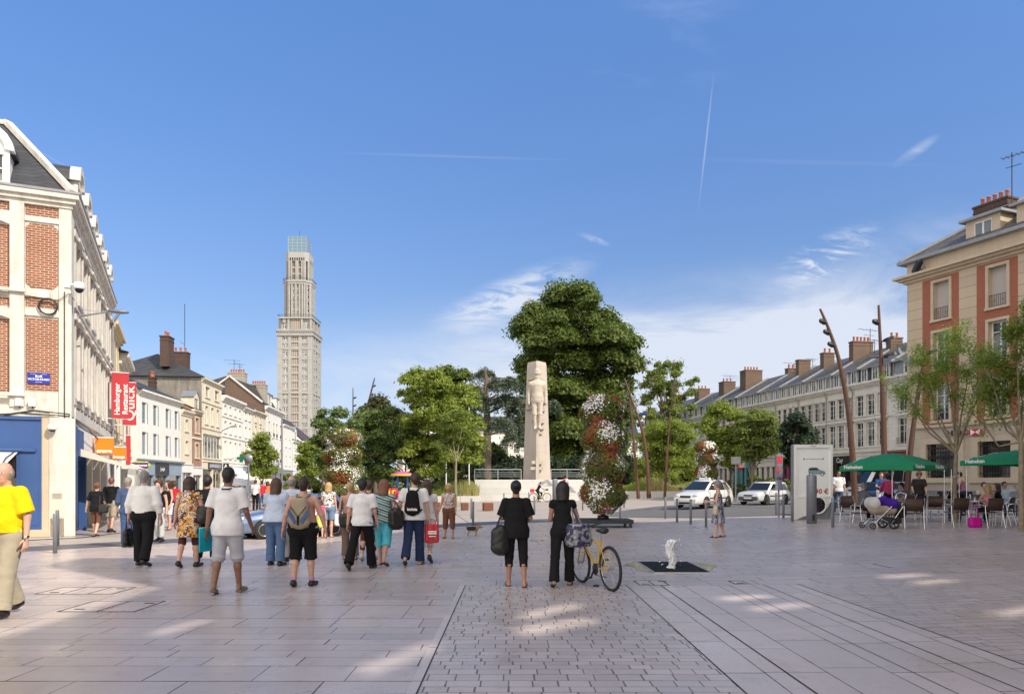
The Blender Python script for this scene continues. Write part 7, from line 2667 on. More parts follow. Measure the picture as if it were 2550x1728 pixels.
 if top:
  lo_=top.get('loose',0.016)
  T=Field()
  hem=top.get('hem',0.90)
  sl=top.get('sleeve',0.5)
  r1=0.108*b+lo_*0.9
  T.cap(U(0,0,1.30),U(0,0.0,1.14),r1*(0.96 if fem else 1.03),r1*(0.93 if fem else 0.98),0.06,(1,0,0),1.33)
  r2=0.104*b+lo_
  lh=max(lo_*1.1,(bottom.get('loose',0.014)+0.014)if bottom and hem<0.97 else 0)
  T.cap(U(0,0.0,1.12),U(0,-0.008,0.93),r2,0.118*b+lh,0.06,(1,0,0),1.34*hipw)
  if belly:
   T.ball(U(0,0.06,1.08),0.13+belly,0.06)
  if fem:
   for sg in(-1,1):
    T.ball(U(0.075*sg,0.075,1.25),0.066+lo_*0.3,0.04)
  if hem<0.90:
   T.cap(U(0,-0.01,0.93),U(0,-0.012,max(hem,0.84)),0.119*b+lh,0.122*b+lh,0.05,(1,0,0),1.34*hipw)
  if top.get('tank'):
   for sg in(-1,1):
    T.cap(U(0.10*sg,0,1.40),U(0.11*sg,0.0,1.30),0.05,0.05,0.03)
  else:
   for sg in(-1,1):
    T.cap(U(0.03*sg,-0.01,1.425),U(sw*0.94*sg,0,1.395),0.060+lo_*0.4,0.054*lb+lo_*0.5,0.045)
   T.cap(U(0,-0.01,1.43),U(0,-0.005,1.475),0.075,0.060,0.03)
  for i in(0,1):
   s0,el,w_,d2,hd=A[i]
   if sl>0:
    ra=0.051*lb+lo_*0.8
    if sl<=1:
     T.cap(s0,s0.lerp(el,sl),ra,ra*(0.98-0.1*sl)+top.get('sfl',0.006),0.035,cut1=True)
    else:
     T.cap(s0,el,ra,0.046*lb+lo_,0.035)
     T.cap(el,el.lerp(w_,sl-1),0.046*lb+lo_,0.034+lo_*0.6,0.02,cut1=True)
  if top.get('skirt'):
   hz,fl=top['skirt']
   c0=U(0,0,0.93)
   T.cap(c0,V3((c0.x,(J[0][1].y+J[1][1].y)*0.25,hz)),0.125*b+lo_,fl,0.04,(1,0,0),1.22,cut1=True)
   clips=[]
  else:
   clips=[(U(0,0,hem),-(U(0,0,hem+1)-U(0,0,hem)))]
  nk=top.get('neck',1.50)
  clips.append((U(0,0,nk),U(0,0.25,nk+1)-U(0,0,nk)))
  T.build(top.get('name','shirt'),top['m'],t,h=h,clips=clips,wrinkle=top.get('wr',wr),wseed=px*0.21)
  if top.get('belt'):
   B=Field().cap(U(0,0,1.075),U(0,0,1.035),r2+0.010,r2+0.010,0.01,(1,0,0),1.37,True,True)
   B.build('belt',top['belt'],t,h=h)
 if shoe:
  for i,sg in enumerate((-1,1)):
   hpj,kn,an,toe,heel=J[i]
   F=Field()
   if shoe.get('open'):
    z=V3((0,0,-0.020))
    F.cap(heel+z,toe+z+V3((0,0.01,0.004)),0.020,0.018,0.02,(1,0,0),2.1)
    F.cap(heel.lerp(toe,0.62)+V3((0,0,0.004)),heel.lerp(toe,0.80)+V3((0,0,-0.001)),0.034,0.031,0.01,(1,0,0),1.35,True,True)
   else:
    F.cap(heel+V3((0,-0.004,0.004)),toe+V3((0,0.014,0.0)),0.042,0.033,0.03,(1,0,0),1.15)
    F.cap(an+V3((0,0.0,0.0)),an+V3((0,0.02,-0.05)),0.044,0.046,0.03)
    if shoe.get('high'):
     F.cap(an+V3((0,0,0.06)),an,0.044,0.045,0.02,cut0=True)
   F.build('shoe',shoe['m'],t,h=min(h,0.012),clips=[(toe+V3((0,0,-0.034)),(0,0,-1))]if not legs[i][0]-legs[i][1]<-12 else())
 if socks:
  for i in(0,1):
   hpj,kn,an,toe,heel=J[i]
   F=Field().cap(an.lerp(kn,0.16),an+V3((0,0,-0.03)),0.044*lb,0.042,0.01,None,1,True)
   F.build('sock',socks,t,h=h)
 if eyes:
  mb=MB()
  for sg in(-1,1):
   mb.ball(hp_(0.031*sg,0.082,0.012),0.013,8,0)
   mb.ball(hp_(0.031*sg,0.092,0.012),0.007,6,1)
  if eyes=='glasses':
   for sg in(-1,1):
    c=hp_(0.034*sg,0.101,0.010)
    mb.ball(c,0.024,10,1,(1,0.35,0.75))
   mb.tube([hp_(-0.08,-0.005,0.022),hp_(-0.058,0.095,0.018),hp_(0.058,0.095,0.018),hp_(0.08,-0.005,0.022)],0.004,5,1)
  mb.build('sunglasses' if eyes=='glasses' else 'eyes',[M['white_p'],M['black_p']],t)
 Mx=Matrix.Translation(pos)@Matrix.Rotation(R(face),4,'Z')@Matrix.Scale(H/1.75,4)
 out={'t':t,'M':Mx,'hl':Mx@A[0][4],'hr':Mx@A[1][4],'sl':Mx@A[0][0],'sr':Mx@A[1][0],'el':Mx@A[0][1],'er':Mx@A[1][1],'U':lambda x,y,z:Mx@U(x,y,z),'s':H/1.75,'face':face,'hc':Mx@hc}
 return out
def tr_(m,L=1.95,**k):
 return dict(kind='trousers',m=m,len=L,**k)
def sk_(m,hem=0.5,**k):
 return dict(kind='skirt',m=m,hem=hem,**k)
def bag(label,at,w,d,h,m,rz=0,strap=0.25,cat='bag',name='handbag',sag=0.1,sm=None,top=None,to=None,square=False,group=None,extra=None):
 """soft bag whose mouth is at `at`; straps rise to the hand or shoulder"""
 at=V3(at)
 t=thing(name,label,cat,at,R(rz),group)
 F=Field()
 if square:
  for x in(-1,1):
   F.cap((x*(w/2-d/2),0,-0.02),(x*(w/2-d/2)*0.96,0,-h+d/2),d/2*0.8,d/2,0.03)
  F.cap((0,0,-0.03),(0,0,-h+d/2),w*0.3,w*0.36,0.04,(0,1,0),d/w*1.3)
 else:
  F.cap((-w*0.26,0,-h*0.28),(-w*0.22,0,-h*0.72),d*0.45,d*0.52,0.05)
  F.cap((w*0.26,0,-h*0.28),(w*0.22,0,-h*0.72),d*0.45,d*0.52,0.05)
  F.cap((0,0,-h*0.12),(0,0,-h*(0.80+sag*0.3)),w*0.24,w*0.34,0.06,(0,1,0),d/w*1.4)
 clips=[((0,0,0),(0,0,1)),((0,0,-h),(0,0,-1))]
 F.build('bag_body',m,t,h=max(0.010,min(0.02,at.y*0.0009)),clips=clips,wrinkle=0.006,wseed=w*50)
 mb=MB()
 s=strap
 mb.tube([(-w*0.28,0,-0.04),(-w*0.2,0,s*0.7),(0,0,s),(w*0.2,0,s*0.7),(w*0.28,0,-0.04)],0.010,6)
 if to is not None:
  q=Matrix.Rotation(-R(rz),4,'Z')@(V3(to)-at)
  mb=MB()
  mb.tube([(-w*0.3,0,-0.04),(q.x*0.7-0.03,q.y*0.7,q.z*0.7),(q.x,q.y,q.z+0.02)],0.014,6)
  mb.tube([(w*0.3,0,-0.04),(q.x*0.7+0.03,q.y*0.7+0.02,q.z*0.7),(q.x,q.y,q.z+0.02)],0.014,6)
 mb.build('strap',sm or m,t)
 return t
def backpack(P,label,m,w=0.32,h=0.44,d=0.16,z=1.22,sm=None,gy=False):
 """rucksack on the back of figure P"""
 t=thing('backpack',label,'backpack',P['U'](0,0,0.0+z),R(P['face']),None,P['s'])
 F=Field()
 y=-0.13-d/2
 F.cap((0,y,h/2-0.10),(0,y,-h/2+0.13),w*0.36,w*0.46,0.04,(0,1,0),d/w*1.1)
 F.cap((-w*0.24,y,-h/2+0.09),(w*0.24,y,-h/2+0.09),d*0.46,d*0.46,0.05)
 F.build('pack',m,t,h=0.011,wrinkle=0.004,wseed=3)
 mb=MB()
 for sg in(-1,1):
  mb.tube([(0.05*sg,y-0.0,h/2-0.05),(0.09*sg,y+0.09,h/2+0.02),(0.10*sg,0.0,h/2+0.045),(0.12*sg,0.12,h/2-0.08),(0.15*sg,0.10,0.0),(0.17*sg,0.0,-h/2+0.1),(w*0.42*sg,y,-h/2+0.08)],0.018,7)
 mb.build('shoulder_straps',sm or m,t)
 return t,y,F
wht=cloth('white',(0.72,0.72,0.74))
blk=cloth('black',(0.012,0.012,0.014))
jean=cloth('blue_denim',(0.055,0.10,0.22))
jeand=cloth('dark_denim',(0.022,0.035,0.085))
leather=mat('black_leather',(0.012,0.012,0.013),0.4,0.15,8)
bsh=dict(m=mat('black_shoe_leather',(0.014,0.013,0.013),0.4,0.15,8))
sandal=dict(m=mat('brown_sandal',(0.07,0.04,0.025),0.6,0.15,8),open=True)
bsandal=dict(m=mat('black_sandal',(0.016,0.014,0.014),0.5,0.15,8),open=True)
khaki=cloth('beige_khaki',(0.36,0.32,0.24))
ltblue=cloth('light_blue',(0.48,0.56,0.70))
P1=person('bald man in a bright yellow shirt walking towards the viewer at the left edge',15,1533,1.86,168,((14,4,3),(-14,10,3)),((-6,14,16,2),(4,12,22,4)),'fair',('ring','grey'),dict(m=cloth('yellow',(0.85,0.60,0.008)),sleeve=0.85,hem=0.96,loose=0.040,wr=0.005,sfl=0.02),tr_(khaki,1.97,loose=0.03,flare=0.085,waist=1.04),bsh,bulk=1.16,belly=0.02,lean=1,yaw=18,eyes=True)
o=P1['M'].inverted()@P1['hl']
wt_=thing('wristwatch','dark wristwatch on the arm of the man in the yellow shirt','watch',P1['hl']+V3((0,0,0.115)),0)
MB().tube([(0.034*math.cos(a),0.034*math.sin(a),0.01*math.cos(a))for a in[k*math.pi/6 for k in range(12)]],0.008,6,closed=True).build('strap',leather,wt_)
MB().lathe([(0.018,0),(0.02,0.008),(0.016,0.01)],12,0,(0,0,0)).move(Matrix.Translation((0.02,-0.035,0))@Matrix.Rotation(R(90),4,'X')).build('dial',M['steel'],wt_)
P2=person('grey haired man in a white jacket and black trousers walking away with a black bag',358,1408,1.83,0,((6,2,3),(-10,16,3)),((-4,13,14,0),(-4,13,12,0)),'fair',('short','grey'),dict(m=cloth('white_jacket',(0.74,0.74,0.73)),sleeve=1.92,hem=0.97,loose=0.032,wr=0.004,name='jacket'),tr_(blk,1.97,loose=0.03,flare=0.085),bsh,bulk=1.18)
bag('black leather bag in the left hand of the grey haired man in the white jacket',P2['hl']+V3((0.0,0.0,-0.12)),0.34,0.14,0.36,leather,80,0.14)
floral=patch_mat('orange_brown_floral_print',[(0.015,0.010,0.008),(0.50,0.17,0.03),(0.75,0.62,0.45),(0.20,0.07,0.02),(0.85,0.42,0.05),(0.02,0.012,0.01),(0.70,0.66,0.60)],16,0.55,(1,1,0.6),1.2)
P3=person('woman with a dark red bob in an orange and brown floral tunic walking away',471,1412,1.70,0,((-8,14,1),(6,2,1)),((-3,15,8,0),(6,12,30,0)),'fair',('bob','dkbrown'),dict(m=floral,sleeve=0.25,skirt=(0.60,0.20),loose=0.022,belt=blk,name='tunic'),tr_(cloth('maroon_brown',(0.075,0.03,0.03)),1.15,loose=0.01,flare=0.066),dict(m=bsh['m']),bulk=1.18,fem=True,hipw=1.12)
bag('black leather shoulder bag under the right arm of the woman in the floral tunic',P3['U'](0.27,0.02,1.20),0.16,0.26,0.34,leather,0,0.25,to=P3['sr']+V3((0,0,0.04)))
P5=person('dark haired man in a black suit half hidden behind the man in the white shirt',516,1398,1.75,8,((-12,16,2),(10,2,2)),((0,9,12,0),(0,9,12,0)),'tan',('short','black'),dict(m=blk,sleeve=1.95,hem=0.86,loose=0.03,name='jacket'),tr_(blk,1.97,loose=0.025,flare=0.085),bsh,bulk=1.05)
P4=person('man in white shirt and pale grey shorts walking away with a turquoise folder',567,1477,1.83,0,((-6,14,3),(8,2,3)),((-8,12,6,0),(4,12,26,0)),'brown',('crop','black'),dict(m=wht,sleeve=0.80,hem=0.80,loose=0.024,wr=0.005,sfl=0.018),tr_(cloth('pale_grey',(0.42,0.43,0.48)),1.02,loose=0.030,flare=0.095),dict(m=mat('grey_mule',(0.20,0.20,0.19),0.7),open=True),bulk=1.02)
f=MB().box(-0.008,0.008,-0.16,0.16,-0.23,0.12)
tf=thing('folder','turquoise folder in the left hand of the man in the white shirt','folder',P4['hl']+V3((0.0,0.0,0.0)),R(-12))
f.build('cover',cloth('turquoise',(0.01,0.40,0.50),0.5),tf)
MB().box(-0.004,0.004,-0.155,0.155,0.121,0.128).build('paper',M['white_p'],tf)
ls=MB().tube([P4['U'](-0.08,0.02,1.48),P4['U'](-0.05,-0.10,1.455),P4['U'](0.05,-0.10,1.455),P4['U'](0.08,0.02,1.48)],0.010,6)
tag(ls.build('neck_cord',blk),'black neck cord round the collar of the man in the white shirt','cord')
P6=person('woman with shoulder length brown hair in a light blue shirt and turned up jeans',687,1407,1.68,-6,((2,2,2),(-3,5,2)),((14,10,60,35),(14,10,60,35)),'fair',('long','brown'),dict(m=ltblue,sleeve=0.55,hem=0.88,loose=0.03,wr=0.006),tr_(cloth('faded_denim',(0.085,0.15,0.28)),1.95,loose=0.028,flare=0.085),bsh,bulk=1.22,fem=True,hipw=1.1)
P7=person('balding man in a pale blue shirt and light trousers behind the woman with the backpack',726,1398,1.74,5,((8,4,2),(-8,10,2)),((0,10,14,0),(0,12,10,0)),'fair',('ring','grey'),dict(m=cloth('pale_blue',(0.55,0.62,0.74)),sleeve=0.7,hem=0.90,loose=0.035),tr_(cloth('offwhite',(0.5,0.5,0.48)),1.95,loose=0.025,flare=0.08),bsh,bulk=1.12)
bag('translucent grey shopping bag carried low beside the balding man',P7['hl']+V3((0.0,-0.15,-0.05)),0.36,0.14,0.42,cloth('grey_plastic',(0.16,0.16,0.22),0.4),0,0.12,square=True,name='shopping_bag')
tan_=cloth('tan_canvas',(0.34,0.29,0.21))
P8=person('woman with short black hair in pink strap top and black shorts carrying a backpack',755,1459,1.69,0,((-3,10,2),(4,2,2)),((-4,20,10,0),(-2,22,12,0)),'fair',('short','dark'),dict(m=cloth('dusty_pink',(0.42,0.24,0.22)),sleeve=0,hem=0.94,loose=0.008,tank=True,neck=1.40),tr_(blk,1.12,loose=0.030,flare=0.10,waist=1.03),bsh,bulk=1.24,fem=True,hipw=1.12,socks=cloth('lilac',(0.48,0.26,0.46)))
t,y,_=backpack(P8,'beige backpack with blue side panels on the woman in black shorts',tan_,0.36,0.48,0.17,1.20)
for sg in(-1,1):
 MB().extrude([(0.03*sg,-0.13),(0.15*sg,0.06),(0.165*sg,-0.02),(0.06*sg,-0.18)],y-0.105,y-0.085).build('side_panel',cloth('slate_blue',(0.07,0.13,0.28)),t)
MB().tube([(-0.04,y-0.02,0.19),(-0.035,y-0.03,0.245),(0.035,y-0.03,0.245),(0.04,y-0.02,0.19)],0.012,6).box(-0.014,0.014,y-0.115,y-0.09,-0.20,-0.05).tube([(-0.13,y-0.08,0.10),(0,y-0.115,-0.06),(0.13,y-0.08,0.10)],0.007,5).build('buckles',blk,t)
P9=person('blonde woman in a spotted white top and short denim shorts behind the blue car',818,1337,1.60,0,((1,2,0),(-1,3,0)),((-2,10,10,0),(0,10,8,0)),'fair',('long','blond'),dict(m=patch_mat('spotted_print',[(0.66,0.64,0.62),(0.66,0.62,0.6),(0.06,0.03,0.05),(0.6,0.6,0.6)],26,0.8),sleeve=0.3,hem=0.96,loose=0.015),tr_(cloth('pale_denim',(0.16,0.24,0.36)),0.85,loose=0.025,flare=0.10),sandal,fem=True,bulk=1.02,hipw=1.08)
bag('white shopping bag with pink and black prints beside the blonde woman in denim shorts',P9['hr']+V3((0.08,0.0,-0.05)),0.34,0.14,0.36,cloth('white_plastic',(0.66,0.66,0.68),0.4),20,0.1,square=True,name='shopping_bag')
PC=person('small child in a lime green dress and pink top beside the backpack woman',797,1339,1.12,10,((4,4,2),(-6,8,2)),((0,12,10,0),(0,12,10,0)),'fair',('bob','brown'),dict(m=cloth('bright_pink',(0.72,0.12,0.26)),sleeve=0.3,hem=1.0,loose=0.014),sk_(cloth('lime',(0.50,0.62,0.12)),0.50,flare=0.17),sandal,fem=True)
P11=person('woman with short blond hair and taupe trousers left of the boy in white',872,1392,1.62,10,((3,3,2),(-4,8,2)),((0,10,30,0),(10,10,70,20)),'fair',('short','blond'),dict(m=cloth('terracotta_top',(0.42,0.24,0.18)),sleeve=0,hem=0.92,loose=0.014,tank=True),tr_(cloth('taupe',(0.20,0.14,0.11)),1.95,loose=0.025,flare=0.08),bsandal,fem=True,bulk=1.05)
bag('black handbag on the arm of the woman with short blond hair',P11['U'](-0.10,-0.16,1.05),0.30,0.12,0.30,leather,10,0.15,to=P11['sl'])
P13=person('woman in maroon trousers mostly hidden behind the boy in the white shirt',918,1394,1.66,0,((-10,14,1),(8,3,1)),((0,8,10,0),(0,8,10,0)),'fair',('short','brown'),dict(m=cloth('dark_purple',(0.10,0.03,0.05)),sleeve=0.5,hem=0.92),tr_(cloth('maroon',(0.10,0.025,0.02)),1.75,loose=0.01,flare=0.05),dict(m=mat('white_shoe',(0.5,0.48,0.46),0.5)),fem=True)
P12=person('boy with black hair in a white t-shirt and wide black trousers striding away',902,1417,1.70,-4,((-22,12,6),(16,3,4)),((-4,14,14,0),(4,10,16,0)),'fair',('short','black'),dict(m=wht,sleeve=0.72,hem=0.86,loose=0.030,sfl=0.015),tr_(blk,1.98,loose=0.022,flare=0.092,waist=0.98),bsh,bulk=1.02)
P14=person('woman with auburn blond hair in a striped top and turquoise cropped trousers',955,1407,1.66,-8,((8,3,1),(-12,18,1)),((0,10,10,0),(0,12,14,0)),'fair',('long','auburn'),dict(m=stripe_mat('green_stripes',[(0.28,0.42,0.42),(0.02,0.03,0.04),(0.45,0.52,0.50),(0.10,0.25,0.26)],9.0,(0.35,0.1,1)),sleeve=0.3,hem=0.88,loose=0.02),tr_(cloth('turquoise_cotton',(0.10,0.50,0.62)),1.28,loose=0.028,flare=0.085),sandal,fem=True,bulk=1.08)
bag('large black shoulder bag with white prints between the boy and the striped top woman',P14['U'](-0.26,-0.14,1.24),0.34,0.18,0.44,patch_mat('black_bag_print',[(0.012,0.012,0.014),(0.012,0.012,0.014),(0.012,0.012,0.016),(0.30,0.28,0.30),(0.012,0.012,0.014)],9,0.5,(1,1,1),1.0),-10,0.2,to=P14['sl'])
bag('plain black shoulder bag on the right of the woman in turquoise trousers',P14['U'](0.30,-0.10,1.20),0.30,0.18,0.44,leather,25,0.2,to=P14['sr']+V3((-0.04,0,0.03)))
P16=person('woman in white cropped trousers walking in front of the man with the black drawstring bag',1062,1400,1.66,0,((8,3,1),(-14,22,1)),((0,9,10,0),(0,9,10,0)),'fair',('long','brown'),dict(m=cloth('white_top',(0.66,0.66,0.68)),sleeve=0.4,hem=0.90),tr_(cloth('white_cotton',(0.68,0.68,0.70)),1.45,loose=0.02,flare=0.066),bsh,fem=True,socks=cloth('white_sock',(0.66,0.66,0.66)))
P15=person('man with brown hair in a white t-shirt and dark jeans carrying a black drawstring bag',1031,1406,1.79,-3,((-14,22,1),(6,2,1)),((-10,18,12,0),(0,12,10,0)),'fair',('short','dkbrown'),dict(m=wht,sleeve=0.72,hem=0.86,loose=0.026,sfl=0.012),tr_(jeand,1.97,loose=0.024,flare=0.085),sandal,bulk=1.06,yaw=32)
t,y,_=backpack(P15,'black drawstring bag on the back of the man in dark jeans',blk,0.34,0.46,0.12,1.20)
mb=MB().text('invicta',0.075,(0.01,y-0.072,-0.12),depth=0.004,bold=0.003)
mb.build('lettering',M['white_p'],t)
tb=bag('red plastic shopping bag with white print in the hand of the man in dark jeans',P15['hr']+V3((0.04,0.02,-0.02)),0.30,0.09,0.38,mat('red_plastic',(0.50,0.02,0.03),0.35,0.1,4),12,0.10,square=True,name='shopping_bag')
mb=MB()
for k,(z,w_)in enumerate(((-0.16,0.17),(-0.20,0.17),(-0.25,0.13))):
 mb.box(-w_/2,w_/2,-0.075,-0.068,z,z+0.028 if k<2 else z+0.02)
mb.build('print',M['white_p'],tb)
P17=person('older woman in a patterned blouse and brown cropped trousers holding a dog lead',1118,1340,1.55,172,((2,2,4),(-1,3,4)),((0,8,12,0),(2,12,24,-6)),'tan',('curly','blond'),dict(m=patch_mat('flowered_blouse',[(0.50,0.46,0.44),(0.22,0.16,0.15),(0.55,0.50,0.46),(0.34,0.24,0.22)],30,0.8),sleeve=0.15,hem=0.98,loose=0.02),tr_(cloth('brown_cotton',(0.13,0.06,0.04)),1.45,loose=0.028,flare=0.072),sandal,fem=True,bulk=1.12,eyes=True,yaw=-8)
P18=person('woman in black t-shirt and cropped trousers with pinned up hair seen from behind',1285,1460,1.64,2,((6,3,2),(-5,6,3)),((6,14,78,38),(2,14,62,34)),'tan',('bun','black'),dict(m=blk,sleeve=0.85,hem=0.80,loose=0.026,sfl=0.03),tr_(blk,1.40,loose=0.014,flare=0.064),dict(m=sandal['m'],open=True),fem=True,bulk=1.06,hipw=1.08)
bag('big black leather bag hanging at the left hip of the woman in black cropped trousers',P18['U'](-0.26,-0.05,1.04),0.22,0.22,0.50,leather,20,0.3,to=P18['sl']+V3((0.03,0,0.03)))
P19=person('woman with long black hair dressed in black walking beside the yellow bicycle',1401,1459,1.62,-4,((-14,8,4),(10,2,2)),((10,8,72,40),(30,16,36,6)),'tan',('long','black'),dict(m=blk,sleeve=0.3,hem=0.96,loose=0.012),tr_(blk,1.98,loose=0.020,flare=0.085),dict(m=bsandal['m'],open=True),fem=True,bulk=0.98,hipw=1.06)
bag('grey and blue woven handbag on the right shoulder of the woman pushing the bicycle',P19['U'](0.27,-0.02,1.06),0.24,0.34,0.36,patch_mat('grey_blue_weave',[(0.20,0.20,0.22),(0.05,0.05,0.10),(0.30,0.30,0.32),(0.02,0.02,0.10)],22,0.6),30,0.3,to=P19['sr']+V3((-0.03,0,0.03)),sm=cloth('grey_strap',(0.25,0.26,0.28)))
P22=person('grey haired woman in a navy and white patterned dress walking left by the bollards',1789,1338,1.57,78,((8,4,1),(-8,8,1)),((16,8,70,20),(0,8,10,0)),'fair',('curly','grey'),dict(m=patch_mat('navy_white_print',[(0.50,0.48,0.50),(0.03,0.035,0.11),(0.03,0.035,0.11),(0.42,0.42,0.46),(0.05,0.05,0.15)],20,0.8,(1,1,0.5),0.8),sleeve=0,skirt=(0.46,0.22),loose=0.018,name='dress',tank=True),None,bsandal,fem=True,bulk=1.14)
bag('cream handbag on the arm of the woman in the patterned dress',P22['U'](-0.22,0.10,1.02),0.32,0.14,0.28,cloth('cream_leather',(0.55,0.48,0.36),0.5),80,0.2,to=P22['sl'])
bag('white plastic carrier bag behind the woman in the patterned dress',P22['hr']+V3((0.16,0.02,-0.02)),0.26,0.16,0.28,cloth('white_plastic',(0.66,0.66,0.68),0.4),80,0.08,name='shopping_bag')
person('woman in a black top and brown cropped trousers walking past the blue shop',241,1334,1.60,4,((6,3,1),(-12,16,1)),((0,26,10,0),(0,12,20,0)),'fair',('bun','auburn'),dict(m=blk,sleeve=0.9,hem=0.80,loose=0.03),tr_(cloth('brown_cotton',(0.13,0.06,0.04)),1.35,flare=0.06),bsandal,fem=True,bulk=1.08)
bag('black handbag on the arm of the woman passing the blue shop',G(262,1334)+V3((0,-0.1,0.98)),0.34,0.14,0.28,leather,10,0.3,to=G(249,1334)+V3((0,0,1.36)))
person('man in a black t-shirt and khaki cargo shorts walking past the open shops',277,1325,1.76,0,((5,3,1),(-8,12,1)),((0,10,14,0),(0,12,10,0)),'fair',('short','auburn'),dict(m=blk,sleeve=0.7,hem=0.92,loose=0.02),tr_(khaki,1.0,loose=0.03,flare=0.09),bsh,bulk=1.05)
person('man in a blue shirt and jeans left of the man in white jacket',318,1362,1.74,6,((4,3,1),(-6,8,1)),((0,12,10,0),(0,12,10,0)),'tan',('crop','grey'),dict(m=cloth('navy_blue_shirt',(0.06,0.09,0.18)),sleeve=1.4,hem=0.92,loose=0.024),tr_(jean,1.97,flare=0.075),bsh)
person('woman in beige trousers and black top right of the white jacket man',397,1348,1.66,175,((4,3,1),(-6,8,1)),((0,12,10,0),(0,12,10,0)),'fair',('curly','brown'),dict(m=blk,sleeve=0.2,hem=0.9,tank=True),tr_(cloth('offwhite',(0.5,0.5,0.48)),1.9,flare=0.075),bsh,fem=True)
person('dark haired woman in black vest and white shorts beyond the floral tunic',420,1318,1.66,150,((4,3,1),(-6,8,1)),((0,12,20,0),(40,12,95,20)),'fair',('long','dkbrown'),dict(m=blk,sleeve=0,hem=0.84,tank=True,loose=0.02),tr_(wht,0.9,flare=0.085),sandal,fem=True)
person('distant person in a red top on the left street',434,1300,1.62,0,sk='fair',hair=('short','brown'),top=dict(m=cloth('red_cotton',(0.5,0.03,0.05)),sleeve=0.6),bottom=tr_(jean,1.95),shoe=bsh)
person('distant man with grey brown hair just right of the white jacket shoulder',388,1312,1.74,0,sk='fair',hair=('short','grey'),top=dict(m=cloth('grey_tee',(0.3,0.3,0.32)),sleeve=0.6),bottom=tr_(jean,1.95),shoe=bsh)
person('woman with sunglasses in a green cardigan seated beyond the blue car',592,1306,1.66,160,((80,84,6),(80,84,4)),((20,10,60,20),(20,10,60,20)),'tan',('bob','dkbrown'),dict(m=cloth('green_cardigan',(0.25,0.28,0.2)),sleeve=1.8),tr_(cloth('offwhite',(0.5,0.5,0.48)),1.9),bsh,fem=True,seat=0.62,eyes='glasses')
person('woman in a pink shirt and jeans seated beyond the blue car',608,1306,1.66,165,((80,84,6),(80,84,4)),((20,10,60,20),(20,16,50,10)),'tan',('short','black'),dict(m=cloth('pink_check',(0.62,0.20,0.38)),sleeve=1.6),tr_(jean,1.9),bsh,fem=True,seat=0.62,eyes=True)
person('distant shopper in a white shirt in front of the market awnings',636,1272,1.75,0,hair=('short','brown'),top=dict(m=wht,sleeve=0.6),bottom=tr_(blk,1.95),shoe=bsh)
person('distant shopper in a red shirt in front of the market awnings',652,1270,1.70,20,hair=('short','dark'),top=dict(m=cloth('red_cotton',(0.5,0.03,0.05)),sleeve=0.6),bottom=tr_(jean,1.95),shoe=bsh)
person('distant shopper in orange beside the shopper in red',666,1269,1.66,0,hair=('bob','brown'),top=dict(m=cloth('orange_cotton',(0.6,0.2,0.08)),sleeve=0.6),bottom=tr_(blk,1.95),shoe=bsh,fem=True)
person('distant person in white near the left flower tower',1003-160,1262,1.70,0,hair=('short','grey'),top=dict(m=wht,sleeve=0.6),bottom=tr_(khaki,1.95),shoe=bsh)
PB=person('man in white with a red backpack on the platform steps behind the women in black',1408,1247,1.75,-30,((5,3,1),(-6,8,1)),((0,10,14,0),(0,12,10,0)),'brown',('short','black'),dict(m=wht,sleeve=0.8,hem=0.9,loose=0.02),tr_(jeand,1.95),bsh,pos=GX(1408,65.0)+V3((0,0,0.42)))
backpack(PB,'red backpack on the man by the platform steps',cloth('red_cotton',(0.5,0.03,0.05)),0.34,0.44,0.2)
def paint(name,col):
 return mat('car_paint_'+name,col,0.35,0.03,1.5,coat=0.8,metal=0.15)
def wheel(t,x,y,r,sg,w=0.18,spokes=9):
 T=Matrix.Translation((x,y,r))@Matrix.Rotation(R(-90*sg),4,'X')
 o=MB().lathe([(r*0.6,-w/2),(r*0.95,-w/2),(r,-w*0.3),(r,w*0.3),(r*0.95,w/2),(r*0.64,w/2)],26).move(T).build('wheel',M['rubber'],t)
 mb=MB().lathe([(r*0.60,w*0.30),(r*0.66,w*0.5),(r*0.62,w*0.505),(r*0.55,w*0.33)],24)
 mb.lathe([(r*0.02,w*0.46),(r*0.16,w*0.45),(r*0.16,w*0.3)],12)
 for k in range(spokes):
  a=2*math.pi*k/spokes
  c,s=math.cos(a),math.sin(a)
  mb.beam((r*0.12*c,r*0.12*s,w*0.42),(r*0.6*c,r*0.6*s,w*0.42),r*0.13,0.02)
 mb.move(T).build('rim',M['steel'],o)
 MB().lathe([(0.01,w*0.2),(r*0.6,w*0.2),(r*0.6,w*0.22)],20).move(T).build('brake_disc',M['dark'],o)
